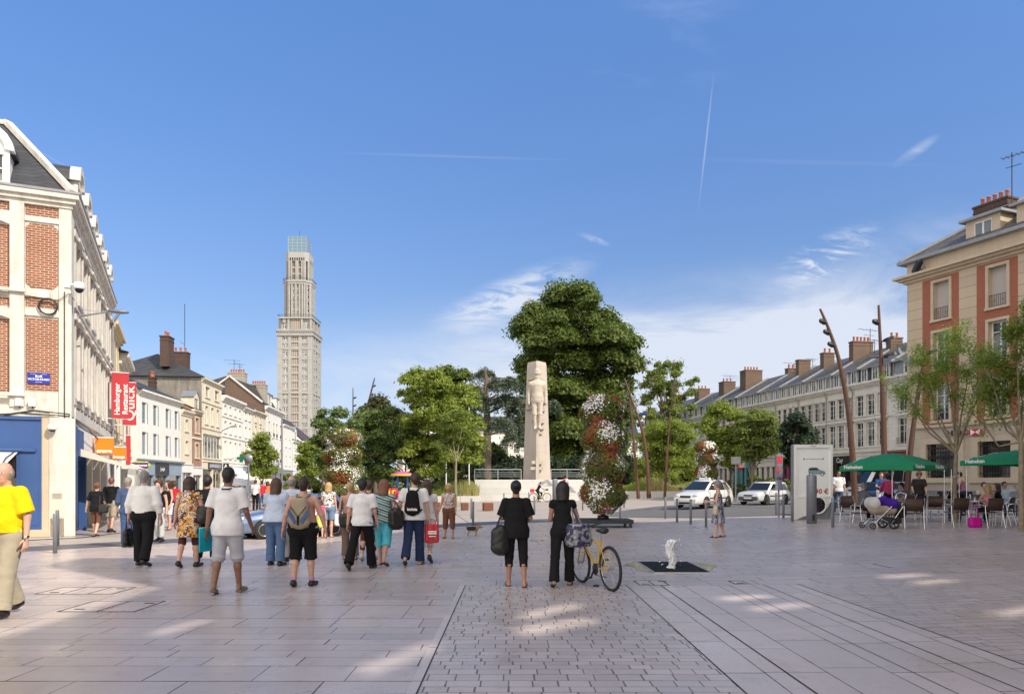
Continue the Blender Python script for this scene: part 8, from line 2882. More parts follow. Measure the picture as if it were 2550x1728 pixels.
def car(label,pos,head,L,Wd,H,m,hood=0.88,belt=0.93,st=None,cab=None,boxy=False,taxi=False,plate=True,r=0.29,wb=0.62,s=1.0,trim=None):
 """car pointing along its own +x"""
 t=thing('car',label,'car',pos,R(head),None,s)
 h=Wd/2
 st=st or[(-0.5,0.55,0.86),(-0.485,0.80,0.93),(-0.44,0.99,0.98),(-0.2,1.0,1.0),(0.10,1.0,1.0),(0.24,0.97,0.995),(0.38,0.86,0.975),(0.455,0.74,0.93),(0.49,0.60,0.84),(0.50,0.45,0.78)]
 rings=[]
 zb=0.20
 for(u,zf,wf)in st:
  w,z=h*wf,belt*zf
  half=[(w*0.93,zb),(w,zb+0.14),(w*1.0,zb+(z-zb)*0.62),(w*0.965,zb+(z-zb)*0.90),(w*0.86,z),(w*0.4,z+0.018)]
  rings.append([(u*L,y,zz)for y,zz in half]+[(u*L,-y,zz)for y,zz in half[::-1]])
 b=MB().loft(rings)
 b.build('body',m,t)
 x0,x1,x2,x3=[v*L for v in(cab or(-0.47,0.235,-0.36,0.06))]
 zs=belt-0.03
 def cr(z,f):
  xa,xb=x0+(x2-x0)*f,x1+(x3-x1)*f
  w=h*(0.93-(0.05 if boxy else 0.19)*f-0.04*f*f)
  return[(xa,-w*0.93,z),(xa-0.0,0,z),(xa,w*0.93,z),(xa+(xb-xa)*0.3,w,z),(xa+(xb-xa)*0.7,w,z),(xb,w*0.90,z),(xb+0.06,0,z),(xb,-w*0.90,z),(xa+(xb-xa)*0.7,-w,z),(xa+(xb-xa)*0.3,-w,z)]
 c=MB()
 rg=[cr(zs,0),cr(zs+(H-zs)*0.55,0.55),cr(H-0.06,0.93)]
 top=[(x*0.94+(x2+x3)/2*0.06,y*0.88,H)for x,y,z in cr(H,1.0)]
 c.loft(rg+[top])
 c.build('cabin',m,t)
 A,Bq=cr(zs,0),cr(H-0.06,0.93)
 LP=lambda p,q,f:Vector(p).lerp(Vector(q),f)
 def pane(i,j,f0,f1,g0,g1,nm):
  P=[LP(LP(A[i],A[j],g),LP(Bq[i],Bq[j],g),f)for g,f in((g0,f0),(g1,f0),(g1,f1),(g0,f1))]
  n=(P[1]-P[0]).cross(P[3]-P[0]).normalized()
  ctr=Vector(((x0+x1)/2,0,(zs+H)/2))
  if n.dot(P[0]-ctr)<0:n=-n
  Q=[p+n*0.012 for p in P]
  MB().add(Q+[p-n*0.03 for p in P],[(0,1,2,3),(0,4,5,1),(1,5,6,2),(2,6,7,3),(3,7,4,0)]).build(nm,M['carglass'],t)
 for sgn,(a,bb,cc,d)in((1,(2,3,4,5)),(-1,(0,9,8,7))):
  pane(a,bb,0.10,0.86,0.25,1.0,'side_window')
  pane(bb,cc,0.08,0.90,0.04,0.56,'side_window')
  pane(bb,cc,0.08,0.90,0.62,1.0,'side_window')
  pane(cc,d,0.08,0.84,0.0,0.74,'side_window')
 for(i,j)in((5,6),(6,7)):
  pane(i,j,0.06,0.93,0.06 if i==5 else 0,1 if i==5 else 0.94,'windscreen')
 for(i,j)in((0,1),(1,2)):
  pane(i,j,0.10,0.90,0.1 if i==0 else 0,1 if i==0 else 0.9,'rear_window')
 for sx in(-1,1):
  for sy in(-1,1):
   xw=sx*L*wb/2+(-0.02 if sx>0 else 0.0)*L
   MB().lathe([(r*1.16,0),(r*1.16,0.02),(r*1.1,0.03)],24).move(Matrix.Translation((xw,sy*(h-0.018),r+0.01))@Matrix.Rotation(R(-90*sy),4,'X')).build('wheel_arch',M['dark'],t)
   wheel(t,xw,sy*(h-0.065),r,sy)
 xf=L/2
 for sy in(-1,1):
  MB().ball((xf-0.18,sy*h*0.66,belt*0.70),0.16,12,0,(0.8,1.05,0.52)).build('headlight',mat('headlamp_glass',(0.55,0.58,0.62),0.1,0.1,4,spec=0.9),t)
  MB().box(-xf+0.01,-xf+0.13,sy*h*0.72-0.1,sy*h*0.72+0.1,belt*0.62,belt*0.95).build('tail_light',M['red'],t)
  m_=MB().beam((x1-0.28,sy*h*0.92,zs+0.07),(x1-0.26,sy*(h+0.1),zs+0.10),0.06,0.04).ball((x1-0.27,sy*(h+0.13),zs+0.12),0.10,10,0,(0.5,1,0.75))
  m_.build('mirror',trim or M['black_p'],t)
  d=MB()
  d.box(-L*0.24,L*0.20,sy*(h+0.002)-0.012,sy*(h+0.002)+0.012,0.50,0.56)
  for x in(-L*0.21,-L*0.01,L*0.20):
   d.box(x,x+0.012,sy*(h-0.004)-0.006,sy*(h-0.004)+0.006,0.30,belt*0.9)
  d.build('door_seams',M['black_p'],t)
 MB().bbox(xf-0.10,xf+0.035,-h*0.80,h*0.80,0.27,0.50,0.03).build('front_bumper',trim or m,t)
 MB().bbox(-xf-0.035,-xf+0.1,-h*0.84,h*0.84,0.30,0.52,0.03).build('rear_bumper',trim or m,t)
 g=MB().box(xf-0.03,xf+0.042,-h*0.42,h*0.42,0.23,0.33)
 g.box(xf-0.10,xf-0.005,-h*0.36,h*0.36,belt*0.60,belt*0.70)
 g.build('grille',M['black_p'],t)
 if plate:
  MB().box(xf+0.036,xf+0.046,-0.25,0.25,0.36,0.46).build('number_plate',M['white_p'],t)
 if taxi:
  MB().bbox(-0.25,-0.02,-0.3,0.3,H,H+0.12,0.02).build('roof_sign',M['white_p'],t)
 return t
def ground_at(px,Y):
 return GX(px,Y)
car('white rounded taxi hatchback with a roof sign driving towards the viewer',GX(1752,40.5),226,3.85,1.67,1.50,paint('white',(0.72,0.72,0.70)),taxi=True,belt=0.95,cab=(-0.48,0.27,-0.34,0.02),s=1.0)
car('small boxy white hatchback with dark bumpers behind the bollards',GX(1903,44.5),222,3.75,1.58,1.38,paint('grey_white',(0.62,0.64,0.66)),boxy=True,belt=0.86,cab=(-0.475,0.20,-0.37,0.04),trim=mat('grey_bumper',(0.10,0.10,0.11),0.6,0.1,4),st=[(-0.5,0.75,0.9),(-0.49,0.95,0.96),(-0.44,1.0,1.0),(-0.2,1.0,1.0),(0.10,1.0,1.0),(0.2,0.99,1.0),(0.36,0.93,0.985),(0.46,0.86,0.96),(0.49,0.80,0.93),(0.50,0.55,0.92)],s=0.98)
car('metallic blue hatchback half hidden behind the walking crowd',GX(726,22.6),213,3.75,1.66,1.40,mat('car_paint_blue',(0.20,0.27,0.44),0.25,0.05,1.5,metal=0.6,coat=0.8),belt=0.90,trim=mat('grey_bumper',(0.10,0.10,0.11),0.6,0.1,4),s=0.92)
car('dark blue car parked behind the rust brown poles of the terrace',GX(2180,43),240,3.9,1.66,1.42,paint('dark_blue',(0.02,0.035,0.08)),s=0.95)
car('pale grey car partly seen between the rust brown poles',GX(2236,46),236,3.9,1.66,1.42,paint('grey',(0.30,0.33,0.37)),s=0.95)
t=car('large white delivery van parked behind the terrace before the red shop',GX(2190,54),192,5.0,1.95,2.30,paint('van_white',(0.66,0.67,0.68)),boxy=True,belt=1.15,cab=(-0.495,0.36,-0.485,0.20),wb=0.6,r=0.33)
def bicycle(label,pos,head,m,s=1.0,lean=0,basket=False,crate=None):
 t=thing('bicycle',label,'bicycle',pos,R(head),None,s)
 t.rotation_euler=(R(lean),0,R(head))
 r=0.325
 xr,xf=-0.52,0.53
 for x in(xr,xf):
  ring=[(x+r*math.cos(a),0,r+0.012+r*math.sin(a))for a in[2*math.pi*k/36 for k in range(36)]]
  o=MB().tube(ring,0.024,8,closed=True).build('wheel',M['rubber'],t)
  mb=MB().tube([(x+(p[0]-x)*0.92,0,r+0.012+(p[2]-r-0.012)*0.92)for p in ring],0.010,6,closed=True)
  mb.build('rim',M['steel'],o)
  sp=MB()
  for k in range(20):
   a=2*math.pi*k/20
   y=0.03*(1 if k%2 else-1)
   sp.tube([(x+0.02*math.cos(a+1),y,r+0.012+0.02*math.sin(a+1)),(x+r*0.92*math.cos(a),0,r+0.012+r*0.92*math.sin(a))],0.0022,4,0,False)
  sp.tube([(x,-0.05,r+0.012),(x,0.05,r+0.012)],0.02,8)
  sp.build('spokes',M['steel'],o)
 z=r+0.012
 bb,st,hd0,hd1=(-0.08,0,0.29),(-0.24,0,0.76),(0.36,0,0.62),(0.32,0,0.80)
 f=MB()
 f.tube([bb,st],0.017,8)
 f.tube([bb,hd0],0.021,8)
 f.tube([(-0.215,0,0.68),hd1],0.018,8)
 f.tube([hd0,hd1],0.022,8)
 for y in(-0.055,0.055):
  f.tube([(xr,y,z),(-0.12,y*0.4,0.30)],0.010,6)
  f.tube([(xr,y,z),(-0.225,y*0.35,0.70)],0.009,6)
 f.build('frame',m,t)
 k=MB()
 for y in(-0.05,0.05):
  k.tube([(xf,y,z),(xf-0.12,y,0.60),(0.355,y*0.3,0.63)],0.012,7)
 k.build('fork',m,t)
 MB().tube([hd1,(0.29,0,0.92)],0.014,7).tube([(0.20,-0.29,0.98),(0.30,-0.12,0.94),(0.30,0.12,0.94),(0.20,0.29,0.98)],0.013,7).build('handlebar',M['black_p'],t)
 MB().tube([st,(-0.27,0,0.88)],0.013,7).build('seat_post',M['steel'],t)
 F=Field().cap((-0.37,0,0.905),(-0.20,0,0.90),0.05,0.028,0.03,(0,1,0),1.6).cap((-0.20,0,0.90),(-0.11,0,0.893),0.026,0.018,0.02)
 F.build('saddle',M['black_p'],t,h=0.012)
 c=MB().lathe([(0.09,0),(0.095,0.006),(0.09,0.012)],20).move(Matrix.Translation((bb[0],0.045,bb[2]))@Matrix.Rotation(R(90),4,'X'))
 for sg in(-1,1):
  e=(bb[0]+0.09*sg,0.075*sg,bb[2]-0.14*sg)
  c.beam((bb[0],0.06*sg,bb[2]),e,0.018,0.025)
  c.box(e[0]-0.045,e[0]+0.045,e[1],e[1]+0.09*sg,e[2]-0.01,e[2]+0.012)
 c.tube([(bb[0],0.05,bb[2]+0.09),(xr,0.05,z+0.04)],0.006,4).tube([(bb[0],0.05,bb[2]-0.09),(xr+0.03,0.05,z-0.13)],0.006,4)
 c.lathe([(0.05,0),(0.052,0.02),(0.03,0.03)],14,0,(0,0,0))
 c.build('drivetrain',M['iron'],t)
 if basket:
  MB().box(0.36,0.62,-0.16,0.16,0.86,1.0).build('basket',M['black_p'],t)
 if crate:
  MB().bbox(-0.78,-0.45,-0.17,0.17,0.72,1.0,0.02).build('crate',crate,t)
 return t
yel=mat('yellow_frame_paint',(0.62,0.40,0.06),0.4,0.06,5)
bicycle('yellow mountain bicycle wheeled along by the woman with long black hair',V3((1.33,11.75,gz(1.4))),110,yel,1.0,-3)
cp=GX(1345,62.5)
bicycle('distant bicycle with a red crate ridden past the monument platform',cp,0,yel,1.08,0,True,M['red'])
person('man in black riding the bicycle with a red crate past the monument',1343,1247,1.72,-90,((66,78,2),(22,34,2)),((44,8,20,0),(44,8,20,0)),'fair',('crop','brown'),dict(m=blk,sleeve=0.6,hem=0.95),tr_(blk,1.9),bsh,seat=0.92,lean=24,pos=cp+V3((-0.24,0,0)))
def dog():
 p=G(1177,1334)
 t=thing('dog','small black and tan terrier on a lead standing sideways','dog',p,0,None,0.95)
 F=Field()
 F.cap((-0.13,0,0.235),(0.10,0,0.225),0.070,0.082,0.03)
 F.cap((0.10,0,0.23),(0.19,0,0.29),0.06,0.048,0.03)
 F.cap((0.205,0,0.305),(0.225,0,0.30),0.052,0.048,0.02)
 F.cap((0.25,0,0.285),(0.295,0,0.275),0.033,0.026,0.02)
 for y in(-0.045,0.045):
  F.cap((0.195,y*0.9,0.345),(0.205,y*1.3,0.32),0.018,0.014,0.01)
  F.cap((0.10,y,0.19),(0.105,y,0.11),0.032,0.022,0.02)
  F.cap((0.105,y,0.11),(0.11,y,0.02),0.022,0.020,0.01)
  F.cap((-0.13,y,0.21),(-0.10,y,0.13),0.042,0.026,0.02)
  F.cap((-0.10,y,0.13),(-0.155,y,0.09),0.024,0.02,0.01)
  F.cap((-0.155,y,0.09),(-0.145,y,0.02),0.019,0.020,0.01)
 F.cap((-0.18,0,0.27),(-0.215,0,0.335),0.016,0.010,0.01)
 n=NT('terrier_coat')
 sp=n.n('ShaderNodeSeparateXYZ')
 n.l(n.tc.outputs['Object'],sp.inputs[0])
 f=n.math('MULTIPLY',n.ramp(n.math('ADD',sp.outputs[2],n.math('MULTIPLY',n.noise(30),0.03)),0.195,0.215),n.ramp(sp.outputs[0],0.13,0.10),True)
 n.set(n.b,'Base Color',n.mix(f,(0.34,0.21,0.11),(0.02,0.018,0.02)))
 n.set(n.b,'Roughness',0.9)
 n.bump(n.noise(90),0.5,0.01)
 F.build('body',n.m,t,h=0.011,wrinkle=0.003,wf=3)
 MB().ball((0.323,0,0.285),0.011,8).ball((0.262,0.028,0.318),0.007,6).ball((0.262,-0.028,0.318),0.007,6).build('nose_and_eyes',M['black_p'],t)
 h=P17['hl']if P17['hl'].x>P17['hr'].x else P17['hr']
 tag(MB().tube([h,h.lerp(p+V3((0.16,0,0.3)),0.5)+V3((0,0,-0.05)),p+V3((0.16,0,0.31))],0.006,5).build('dog_lead',M['black_p']),'thin dark lead running from the older woman to the terrier','dog lead')
dog()
pa=G(2023,1293)
t=thing('advertising_panel','tall white advertising panel with a small grey car on its poster','advertising panel',pa,0)
k=pa.y/FPX
w2,hh=48*k,186*k
mb=MB()
for(x0,x1,z0,z1)in((-w2,-w2+0.11,0,hh),(w2-0.09,w2,0.62,hh),(-w2+0.11,w2-0.09,hh-0.12,hh),(-w2+0.11,w2-0.09,0.80,0.86)):
 mb.box(x0,x1,-0.10,0.12,z0,z1)
mb.build('frame',M['white_p'],t)
MB().box(-w2-0.05,-w2-0.003,-0.06,0.1,0,hh-0.02).build('side_post',M['grey_paint'],t)
n_=28
ring=[(0.16+0.30*math.cos(a),0.52+0.30*math.sin(a))for a in[2*math.pi*q/n_ for q in range(n_)]]
lowp=MB().extrude([(-w2+0.11,0.0),(-0.35,0.12),(0.05,0.20),(0.52,0.42),(w2,0.78),(w2,0.80),(-w2+0.11,0.80)],-0.08,0.10)
lowp.build('base_panel',M['white_p'],t)
MB().extrude([(-w2+0.11,0),(w2,0),(w2,0.76),(0.5,0.38),(0.05,0.17),(-0.35,0.09)],-0.05,0.07).build('base_wedge',M['grey_paint'],t)
MB().extrude(ring,-0.092,-0.081).build('porthole',M['carglass'],t)
MB().tube([(a,-0.095,b)for a,b in ring],0.03,8,closed=True).build('porthole_rim',M['white_p'],t)
MB().quad((-w2+0.11,-0.06,0.86),(w2-0.09,-0.06,0.86),(w2-0.09,-0.06,hh-0.12),(-w2+0.11,-0.06,hh-0.12)).build('poster',mat('poster_paper',(0.80,0.83,0.84),0.4,0.03,2),t)
pr=MB()
y=-0.066
cz=hh-0.98
def flat(pts,mi,yy=y):
 pr.extrude(pts,yy,yy+0.003,mi)
flat([(-0.16,cz-0.10),(-0.18,cz+0.06),(-0.14,cz+0.13),(-0.02,cz+0.16),(0.14,cz+0.15),(0.25,cz+0.06),(0.40,cz+0.02),(0.45,cz-0.03),(0.45,cz-0.10)],0)
flat([(-0.15,cz+0.05),(-0.12,cz+0.115),(0.12,cz+0.125),(0.20,cz+0.055)],1,y-0.004)
for x in(-0.08,0.33):
 flat([(x+0.065*math.cos(a),cz-0.10+0.065*math.sin(a))for a in[2*math.pi*q/12 for q in range(12)]],1,y-0.005)
 flat([(x+0.04*math.cos(a),cz-0.10+0.04*math.sin(a))for a in[2*math.pi*q/12 for q in range(12)]],3,y-0.008)
pr.text('90 €',0.26,(0.32,y,cz-0.73),depth=0.003,mi=2,bold=0.004)
pr.text('Panda',0.07,(-0.06,y,cz-0.52),depth=0.002,mi=1)
pr.text('bonus ecologique  la voiture',0.048,(0.02,y,cz+0.46),depth=0.002,mi=4)
pr.text('JCDecaux',0.05,(0,-0.104,hh-0.06),depth=0.002,mi=1)
for(x,z,r_,mi)in((-0.33,cz+0.46,0.03,2),(0.36,cz+0.46,0.03,5),(-0.44,cz-1.15,0.075,2),(0.49,cz-1.15,0.075,2)):
 flat([(x+r_*math.cos(a),z+r_*math.sin(a))for a in[2*math.pi*q/14 for q in range(14)]],mi)
 if r_>0.05:flat([(x-0.05,z-0.015),(x+0.05,z-0.015),(x+0.05,z+0.015),(x-0.05,z+0.015)],3,y-0.004)
pr.build('print',[mat('poster_blue_grey',(0.22,0.32,0.35),0.5,0.05),M['black_p'],M['red'],M['white_p'],M['grey_paint'],mat('poster_green',(0.02,0.25,0.10),0.5)],t)
M['green']=mat('green_parasol_cloth',(0.004,0.20,0.085),0.75,0.08,2)
M['weave']=patch_mat('brown_wicker',[(0.045,0.022,0.015),(0.07,0.035,0.025),(0.03,0.016,0.012)],60,0.6)
M['alu']=mat('aluminium_tube',(0.72,0.72,0.73),0.25,0.05,8,metal=0.85)
def parasol(label,pos,rz,w,zt,drop,m,text=None,val=0.17,pm=None,name='parasol'):
 t=thing(name,label,'parasol',pos,R(rz))
 n=10
 vs,fs=[],[]
 for i in range(n+1):
  for j in range(n+1):
   u,v=i/n*2-1,j/n*2-1
   q=max(abs(u),abs(v))
   sag=0.04*(1-abs(u*v))*q
   vs.append((u*w/2,v*w/2,zt-drop*(0.72*q**1.8+0.28*(u*u+v*v)/2)-sag))
 for i in range(n):
  for j in range(n):
   a=i*(n+1)+j
   fs.append((a,a+n+1,a+n+2,a+1))
 MB().add(vs,fs,0,True).build('canopy',m,t,recalc=False)
 idx=lambda i,j:vs[i*(n+1)+j]
 edges=[[idx(i,0)for i in range(n+1)],[idx(n,j)for j in range(n+1)],[idx(n-i,n)for i in range(n+1)],[idx(0,n-j)for j in range(n+1)]]
 mb=MB()
 for e in edges:
  for a,b in zip(e,e[1:]):
   mb.quad(a,b,(b[0],b[1],b[2]-val),(a[0],a[1],a[2]-val))
 mb.build('valance',m,t,recalc=False)
 if text:
  tx=MB()
  for(ax,at)in(((1,0,0),(w*0.30,-w/2-0.006,0)),((0,-1,0),(-w/2-0.006,w*0.30,0)),((1,0,0),(-w*0.30,-w/2-0.006,0))):
   e=edges[0][1]
   tx.text(text,0.17,(at[0],at[1],e[2]-val*0.50+0.045),ax,(0,0,1),0.003,0,'CENTER',1.0,0.004)
  tx.build('lettering',M['white_p'],t)
 MB().tube([(0,0,0.03),(0,0,zt)],0.024,8).lathe([(0.28,0),(0.28,0.06),(0.05,0.1)],16).build('pole',pm or M['steel'],t)
 rb=MB()
 for(u,v)in((1,1),(1,-1),(-1,1),(-1,-1)):
  rb.tube([(0,0,zt-0.06),(u*w/4,v*w/4,zt-drop*0.32),(u*w/2,v*w/2,zt-drop-0.02)],0.01,5)
 rb.build('ribs',pm or M['steel'],t)
 return t
def chair_master():
 t=thing('terrace_chair','brown wicker chair','chair',(0,0,0),0,'brown wicker chairs with metal frames on the terrace')
 MB().bbox(-0.23,0.23,-0.22,0.24,0.435,0.455,0.006).build('seat',M['weave'],t)
 rings=[]
 for u in range(7):
  x=-0.22+0.44*u/6
  y=-0.25-0.03*math.cos((u/6-0.5)*3)
  rings.append([(x,y+0.02,0.50),(x,y-0.0,0.50),(x,y-0.07,0.86),(x,y-0.05,0.86)])
 MB().loft(rings).build('backrest',M['weave'],t)
 for sg in(-1,1):
  f=MB().tube([(0.25*sg,0.25,0),(0.25*sg,0.22,0.45),(0.26*sg,0.20,0.64),(0.27*sg,0.10,0.67),(0.27*sg,-0.22,0.66),(0.25*sg,-0.34,0.88)],0.013,7)
  f.tube([(0.25*sg,-0.20,0.66),(0.25*sg,-0.22,0.42),(0.25*sg,-0.33,0)],0.013,7)
  f.build('side_frame',M['alu'],t)
 MB().tube([(-0.25,0.22,0.42),(0.25,0.22,0.42)],0.011,6).build('crossbar',M['alu'],t)
 return t
cm=chair_master()
first=True
for(px,py,rz,lab)in((2096,1294,10,'wicker chair nearest the advertising panel'),(2122,1299,-60,'wicker chair beside the seated grey haired man'),(2148,1313,15,'wicker chair in front of the seated grey haired man'),(2273,1315,-20,'wicker chair right of the pushchair'),(2284,1291,190,'wicker chair behind the standing red haired woman'),(2309,1292,-70,'wicker chair left of the empty glass laden table'),(2345,1285,80,'empty wicker chair right of the glass laden table'),(2380,1311,0,'wicker chair under the brown haired woman in black by the tree'),(2464,1313,0,'wicker chair behind the magenta bag'),(2494,1306,40,'wicker chair under the woman in black with long hair'),(2524,1309,70,'wicker chair at the right edge of the terrace'),(2504,1288,180,'wicker chair under the man with hands behind his head'),(2446,1290,180,'wicker chair on the far side of the right table'),(2246,1300,100,'wicker chair under the man in the grey t-shirt'),(2330,1300,150,'wicker chair turned away just left of the young tree')):
 c=cm if first else copy_tree(cm)
 first=False
 c.location=G(px,py)
 c.rotation_euler=(0,0,R(rz))
 c['label']=lab
def table_master():
 t=thing('bistro_table','round steel table','table',(0,0,0),0,'round steel tables on the terrace')
 MB().lathe([(0.34,0.70),(0.35,0.705),(0.35,0.725),(0.01,0.728)],24).build('table_top',M['steel'],t)
 MB().lathe([(0.22,0),(0.20,0.02),(0.03,0.05),(0.025,0.70)],16).build('pedestal',M['alu'],t)
 return t
tm=table_master()
tabs=[(2180,1299,'round table in front of the seated grey haired man'),(2318,1290,'round table crowded with empty glasses'),(2338,1286,'smaller looking empty table just left of the tree'),(2432,1303,'round table between the seated women at right'),(2528,1291,'round table at the right edge behind the chairs'),(2226,1300,'round table behind the pushchair')]
for i,(px,py,lab)in enumerate(tabs):
 c=tm if i==0 else copy_tree(tm)
 c.location=G(px,py)
 c['label']=lab
gl=NT('drinking_glass')
gl.set(gl.b,'Base Color',(0.9,0.95,0.96))
gl.set(gl.b,'Roughness',0.05)
gl.set(gl.b,'Transmission Weight',0.8)
g0=None
rng=random.Random(8)
for k in range(12):
 base=G(*(tabs[1][:2]if k<7 else tabs[3][:2]))
 a=rng.uniform(0,6.28)
 p=base+V3((0.24*math.cos(a),0.2*math.sin(a),0.729))
 if g0 is None:
  g0=o=MB().lathe([(0.028,0),(0.03,0.005),(0.038,0.14),(0.035,0.14),(0.026,0.012)],12).build('drinking_glass',gl.m)
 else:
  o=g0.copy()
  link(o)
 o.location=p
 tag(o,['clear glass at the left of the crowded table','clear glass at the back of the crowded table','clear glass at the front of the crowded table','clear glass at the right of the crowded table','clear glass at the edge of the crowded table','clear glass in the middle of the crowded table','clear glass at the back right of the crowded table','clear glass beside the woman in black under the tree','clear glass at the back of the seated women table','clear glass before the blonde woman with pink straps','clear glass at the left of the seated women table','clear glass at the right of the seated women table'][k],'glass','glasses on the crowded table' if k<7 else 'glasses on the women\'s table')
parasol('green parasol with white lettering over the seated group and pushchair',GX(2222,25.5),38,2.45,2.32,0.46,M['green'],'Heineken')
parasol('green parasol with white lettering cut by the right edge of the picture',GX(2562,23.0),20,2.6,2.35,0.34,M['green'],'Heineken')
sit=((84,86,6),(84,90,6))
reach=((40,10,40,10),(34,10,46,10))
grey_t=cloth('grey_tshirt',(0.16,0.16,0.17))
def seated(label,px,Y,face,hair,topm,botm,H=1.68,fem=False,sl=0.6,arms=reach,sk='fair',eyes=None,lean=6,bulk=1.05,yaw=0,tank=False):
 return person(label,px,1300,H,face,sit,arms,sk,hair,dict(m=topm,sleeve=sl,hem=0.92,tank=tank),tr_(botm,1.9),bsh,bulk=bulk,fem=fem,seat=0.50,pos=GX(px,Y),eyes=eyes,lean=lean,yaw=yaw)
seated('grey haired man in a grey t-shirt seated at the left of the terrace',2146,26.0,-75,('crop','grey'),cloth('slate_tee',(0.13,0.14,0.16)),blk,1.74,eyes=True)
seated('man with black hair and grey t-shirt seated behind the pushchair',2249,26.0,100,('short','black'),grey_t,jeand,1.72,eyes='glasses')
seated('brown haired woman in a black top seated under the young tree with her back turned',2381,25.0,-25,('curly','brown'),blk,jean,1.62,fem=True)
seated('blonde woman with pink straps seated with her back to the viewer',2463,24.3,2,('long','blond'),cloth('pink_strap_top',(0.62,0.25,0.28)),blk,1.62,fem=True,sl=0,tank=True)
seated('woman with long dark hair in a black top turning to her left',2489,25.0,55,('long','dkbrown'),blk,jean,1.68,fem=True,yaw=20)
seated('young man in a cream shirt seated on the far side of the right table',2447,28.0,175,('short','dkbrown'),cloth('cream_shirt',(0.5,0.45,0.36)),khaki,1.74,eyes=True)
seated('man in a pale checked shirt leaning back with hands behind his head',2504,28.0,170,('short','black'),cloth('pale_teal_check',(0.30,0.42,0.48)),jeand,1.76,sk='tan',arms=((100,74,140,40),(100,74,140,40)),lean=-8,eyes='glasses')
person('woman in a bright pink top bending over the pushchair',2212,1300,1.62,-10,((4,3,1),(-4,6,1)),((30,8,30,10),(30,8,30,10)),'tan',('curly','black'),dict(m=cloth('raspberry',(0.50,0.06,0.16)),sleeve=1.9,hem=0.9),tr_(blk,1.9),bsh,fem=True,bulk=1.12,pos=GX(2214,27.4),lean=12)
person('red haired woman in a black top standing and looking down at the table',2285,1292,1.70,155,((4,3,1),(-4,6,1)),((10,12,24,5),(14,12,40,10)),'fair',('curly','auburn'),dict(m=cloth('faded_black',(0.035,0.033,0.03)),sleeve=0.85,hem=0.86,loose=0.03),tr_(blk,1.9),bsh,fem=True,bulk=1.16,pos=GX(2288,29.5),nod=25,eyes='glasses',lean=8)
person('woman in a mauve sleeveless top standing by the young tree trunk',2398,1292,1.72,60,((4,3,1),(-4,6,1)),((16,12,50,5),(-6,16,30,0)),'fair',('crop','black'),dict(m=cloth('mauve',(0.30,0.14,0.20)),sleeve=0,hem=0.9,tank=True),tr_(jeand,1.9),bsh,fem=True,bulk=1.05,pos=GX(2398,29.5),lean=10)
person('man in a blue and white top standing beyond the rust brown poles',2194,1285,1.72,170,sk='fair',hair=('short','auburn'),top=dict(m=cloth('royal_blue',(0.03,0.08,0.25)),sleeve=0.7),bottom=tr_(wht,1.0),shoe=bsh,arms=((20,8,60,20),(20,8,60,20)),pos=GX(2194,33))
PM=person('man in a white shirt with a black shoulder strap walking past the advertising panel',2088,1270,1.80,178,((6,3,1),(-8,10,1)),((0,10,20,0),(0,10,14,0)),'tan',('short','dkbrown'),dict(m=wht,sleeve=0.85,hem=0.86,loose=0.03),tr_(jean,1.95),bsh,eyes='glasses',pos=GX(2088,33))
bag('black messenger bag at the hip of the man in the white shirt by the panel',PM['U'](0.22,0.10,0.92),0.30,0.10,0.26,leather,0,0.2,to=PM['sl']+V3((0,-0.06,0.04)))
bag('bright magenta handbag standing on the ground by the wicker chairs',G(2428,1313)+V3((0,0,0.30)),0.40,0.22,0.30,cloth('magenta_leather',(0.50,0.01,0.28),0.5),5,0.36)
def pushchair():
 p=G(2198,1316)
 t=thing('pushchair','beige pushchair with a white hood and a purple blanket over it','pushchair',p,R(4),None,1.1)
 F=Field().cap((-0.22,0,0.55),(0.22,0,0.50),0.17,0.15,0.05,(0,1,0),1.2)
 F.build('seat_tub',cloth('beige_canvas',(0.40,0.33,0.25)),t,h=0.018,clips=[((0,0,0.62),(0,0,1))])
 F=Field().cap((-0.26,-0.12,0.68),(-0.26,0.12,0.68),0.17,0.17,0.04)
 F.build('hood',cloth('pale_hood',(0.52,0.50,0.47)),t,h=0.018,clips=[((-0.20,0,0.6),(1,0,0.2))])
 F=Field().cap((-0.10,0,0.74),(0.24,0,0.66),0.10,0.16,0.05,(0,1,0),1.5).cap((-0.02,-0.1,0.80),(0.15,-0.1,0.60),0.09,0.10,0.05)
 F.build('blanket',cloth('purple_blanket',(0.06,0.02,0.28)),t,h=0.018,wrinkle=0.012,wseed=4)
 F=Field().cap((0.36,0,0.50),(0.52,0,0.42),0.13,0.14,0.04)
 F.build('black_bag',leather,t,h=0.02,wrinkle=0.01)
 f=MB()
 for y in(-0.22,0.22):
  f.tube([(-0.40,y,0.10),(0.0,y,0.48),(0.12,y,0.60)],0.014,6)
  f.tube([(0.10,y,0.14),(-0.20,y,0.30)],0.012,6)
  f.tube([(0.12,y,0.16),(0.45,y,0.62),(0.52,y,0.92)],0.014,6)
 f.tube([(0.52,-0.22,0.92),(0.50,0,0.97),(0.52,0.22,0.92)],0.018,6)
 f.build('chassis',M['alu'],t)
 MB().box(0.10,0.42,-0.18,0.18,0.14,0.30).build('basket',M['black_p'],t)
 for y in(-0.26,0.26):
  for(x,r)in((0.16,0.15),(-0.42,0.085)):
   o=MB().tube([(x+r*0.85*math.cos(a),y,r+r*0.85*math.sin(a))for a in[2*math.pi*q/20 for q in range(20)]],r*0.16,7,closed=True).build('wheel',M['rubber'],t)
   s=MB()
   for q in range(5):
    a=q*1.2566
    s.beam((x,y,r),(x+r*0.8*math.cos(a),y,r+r*0.8*math.sin(a)),r*0.14,0.015)
   s.build('spokes',M['black_p'],o)
pushchair()
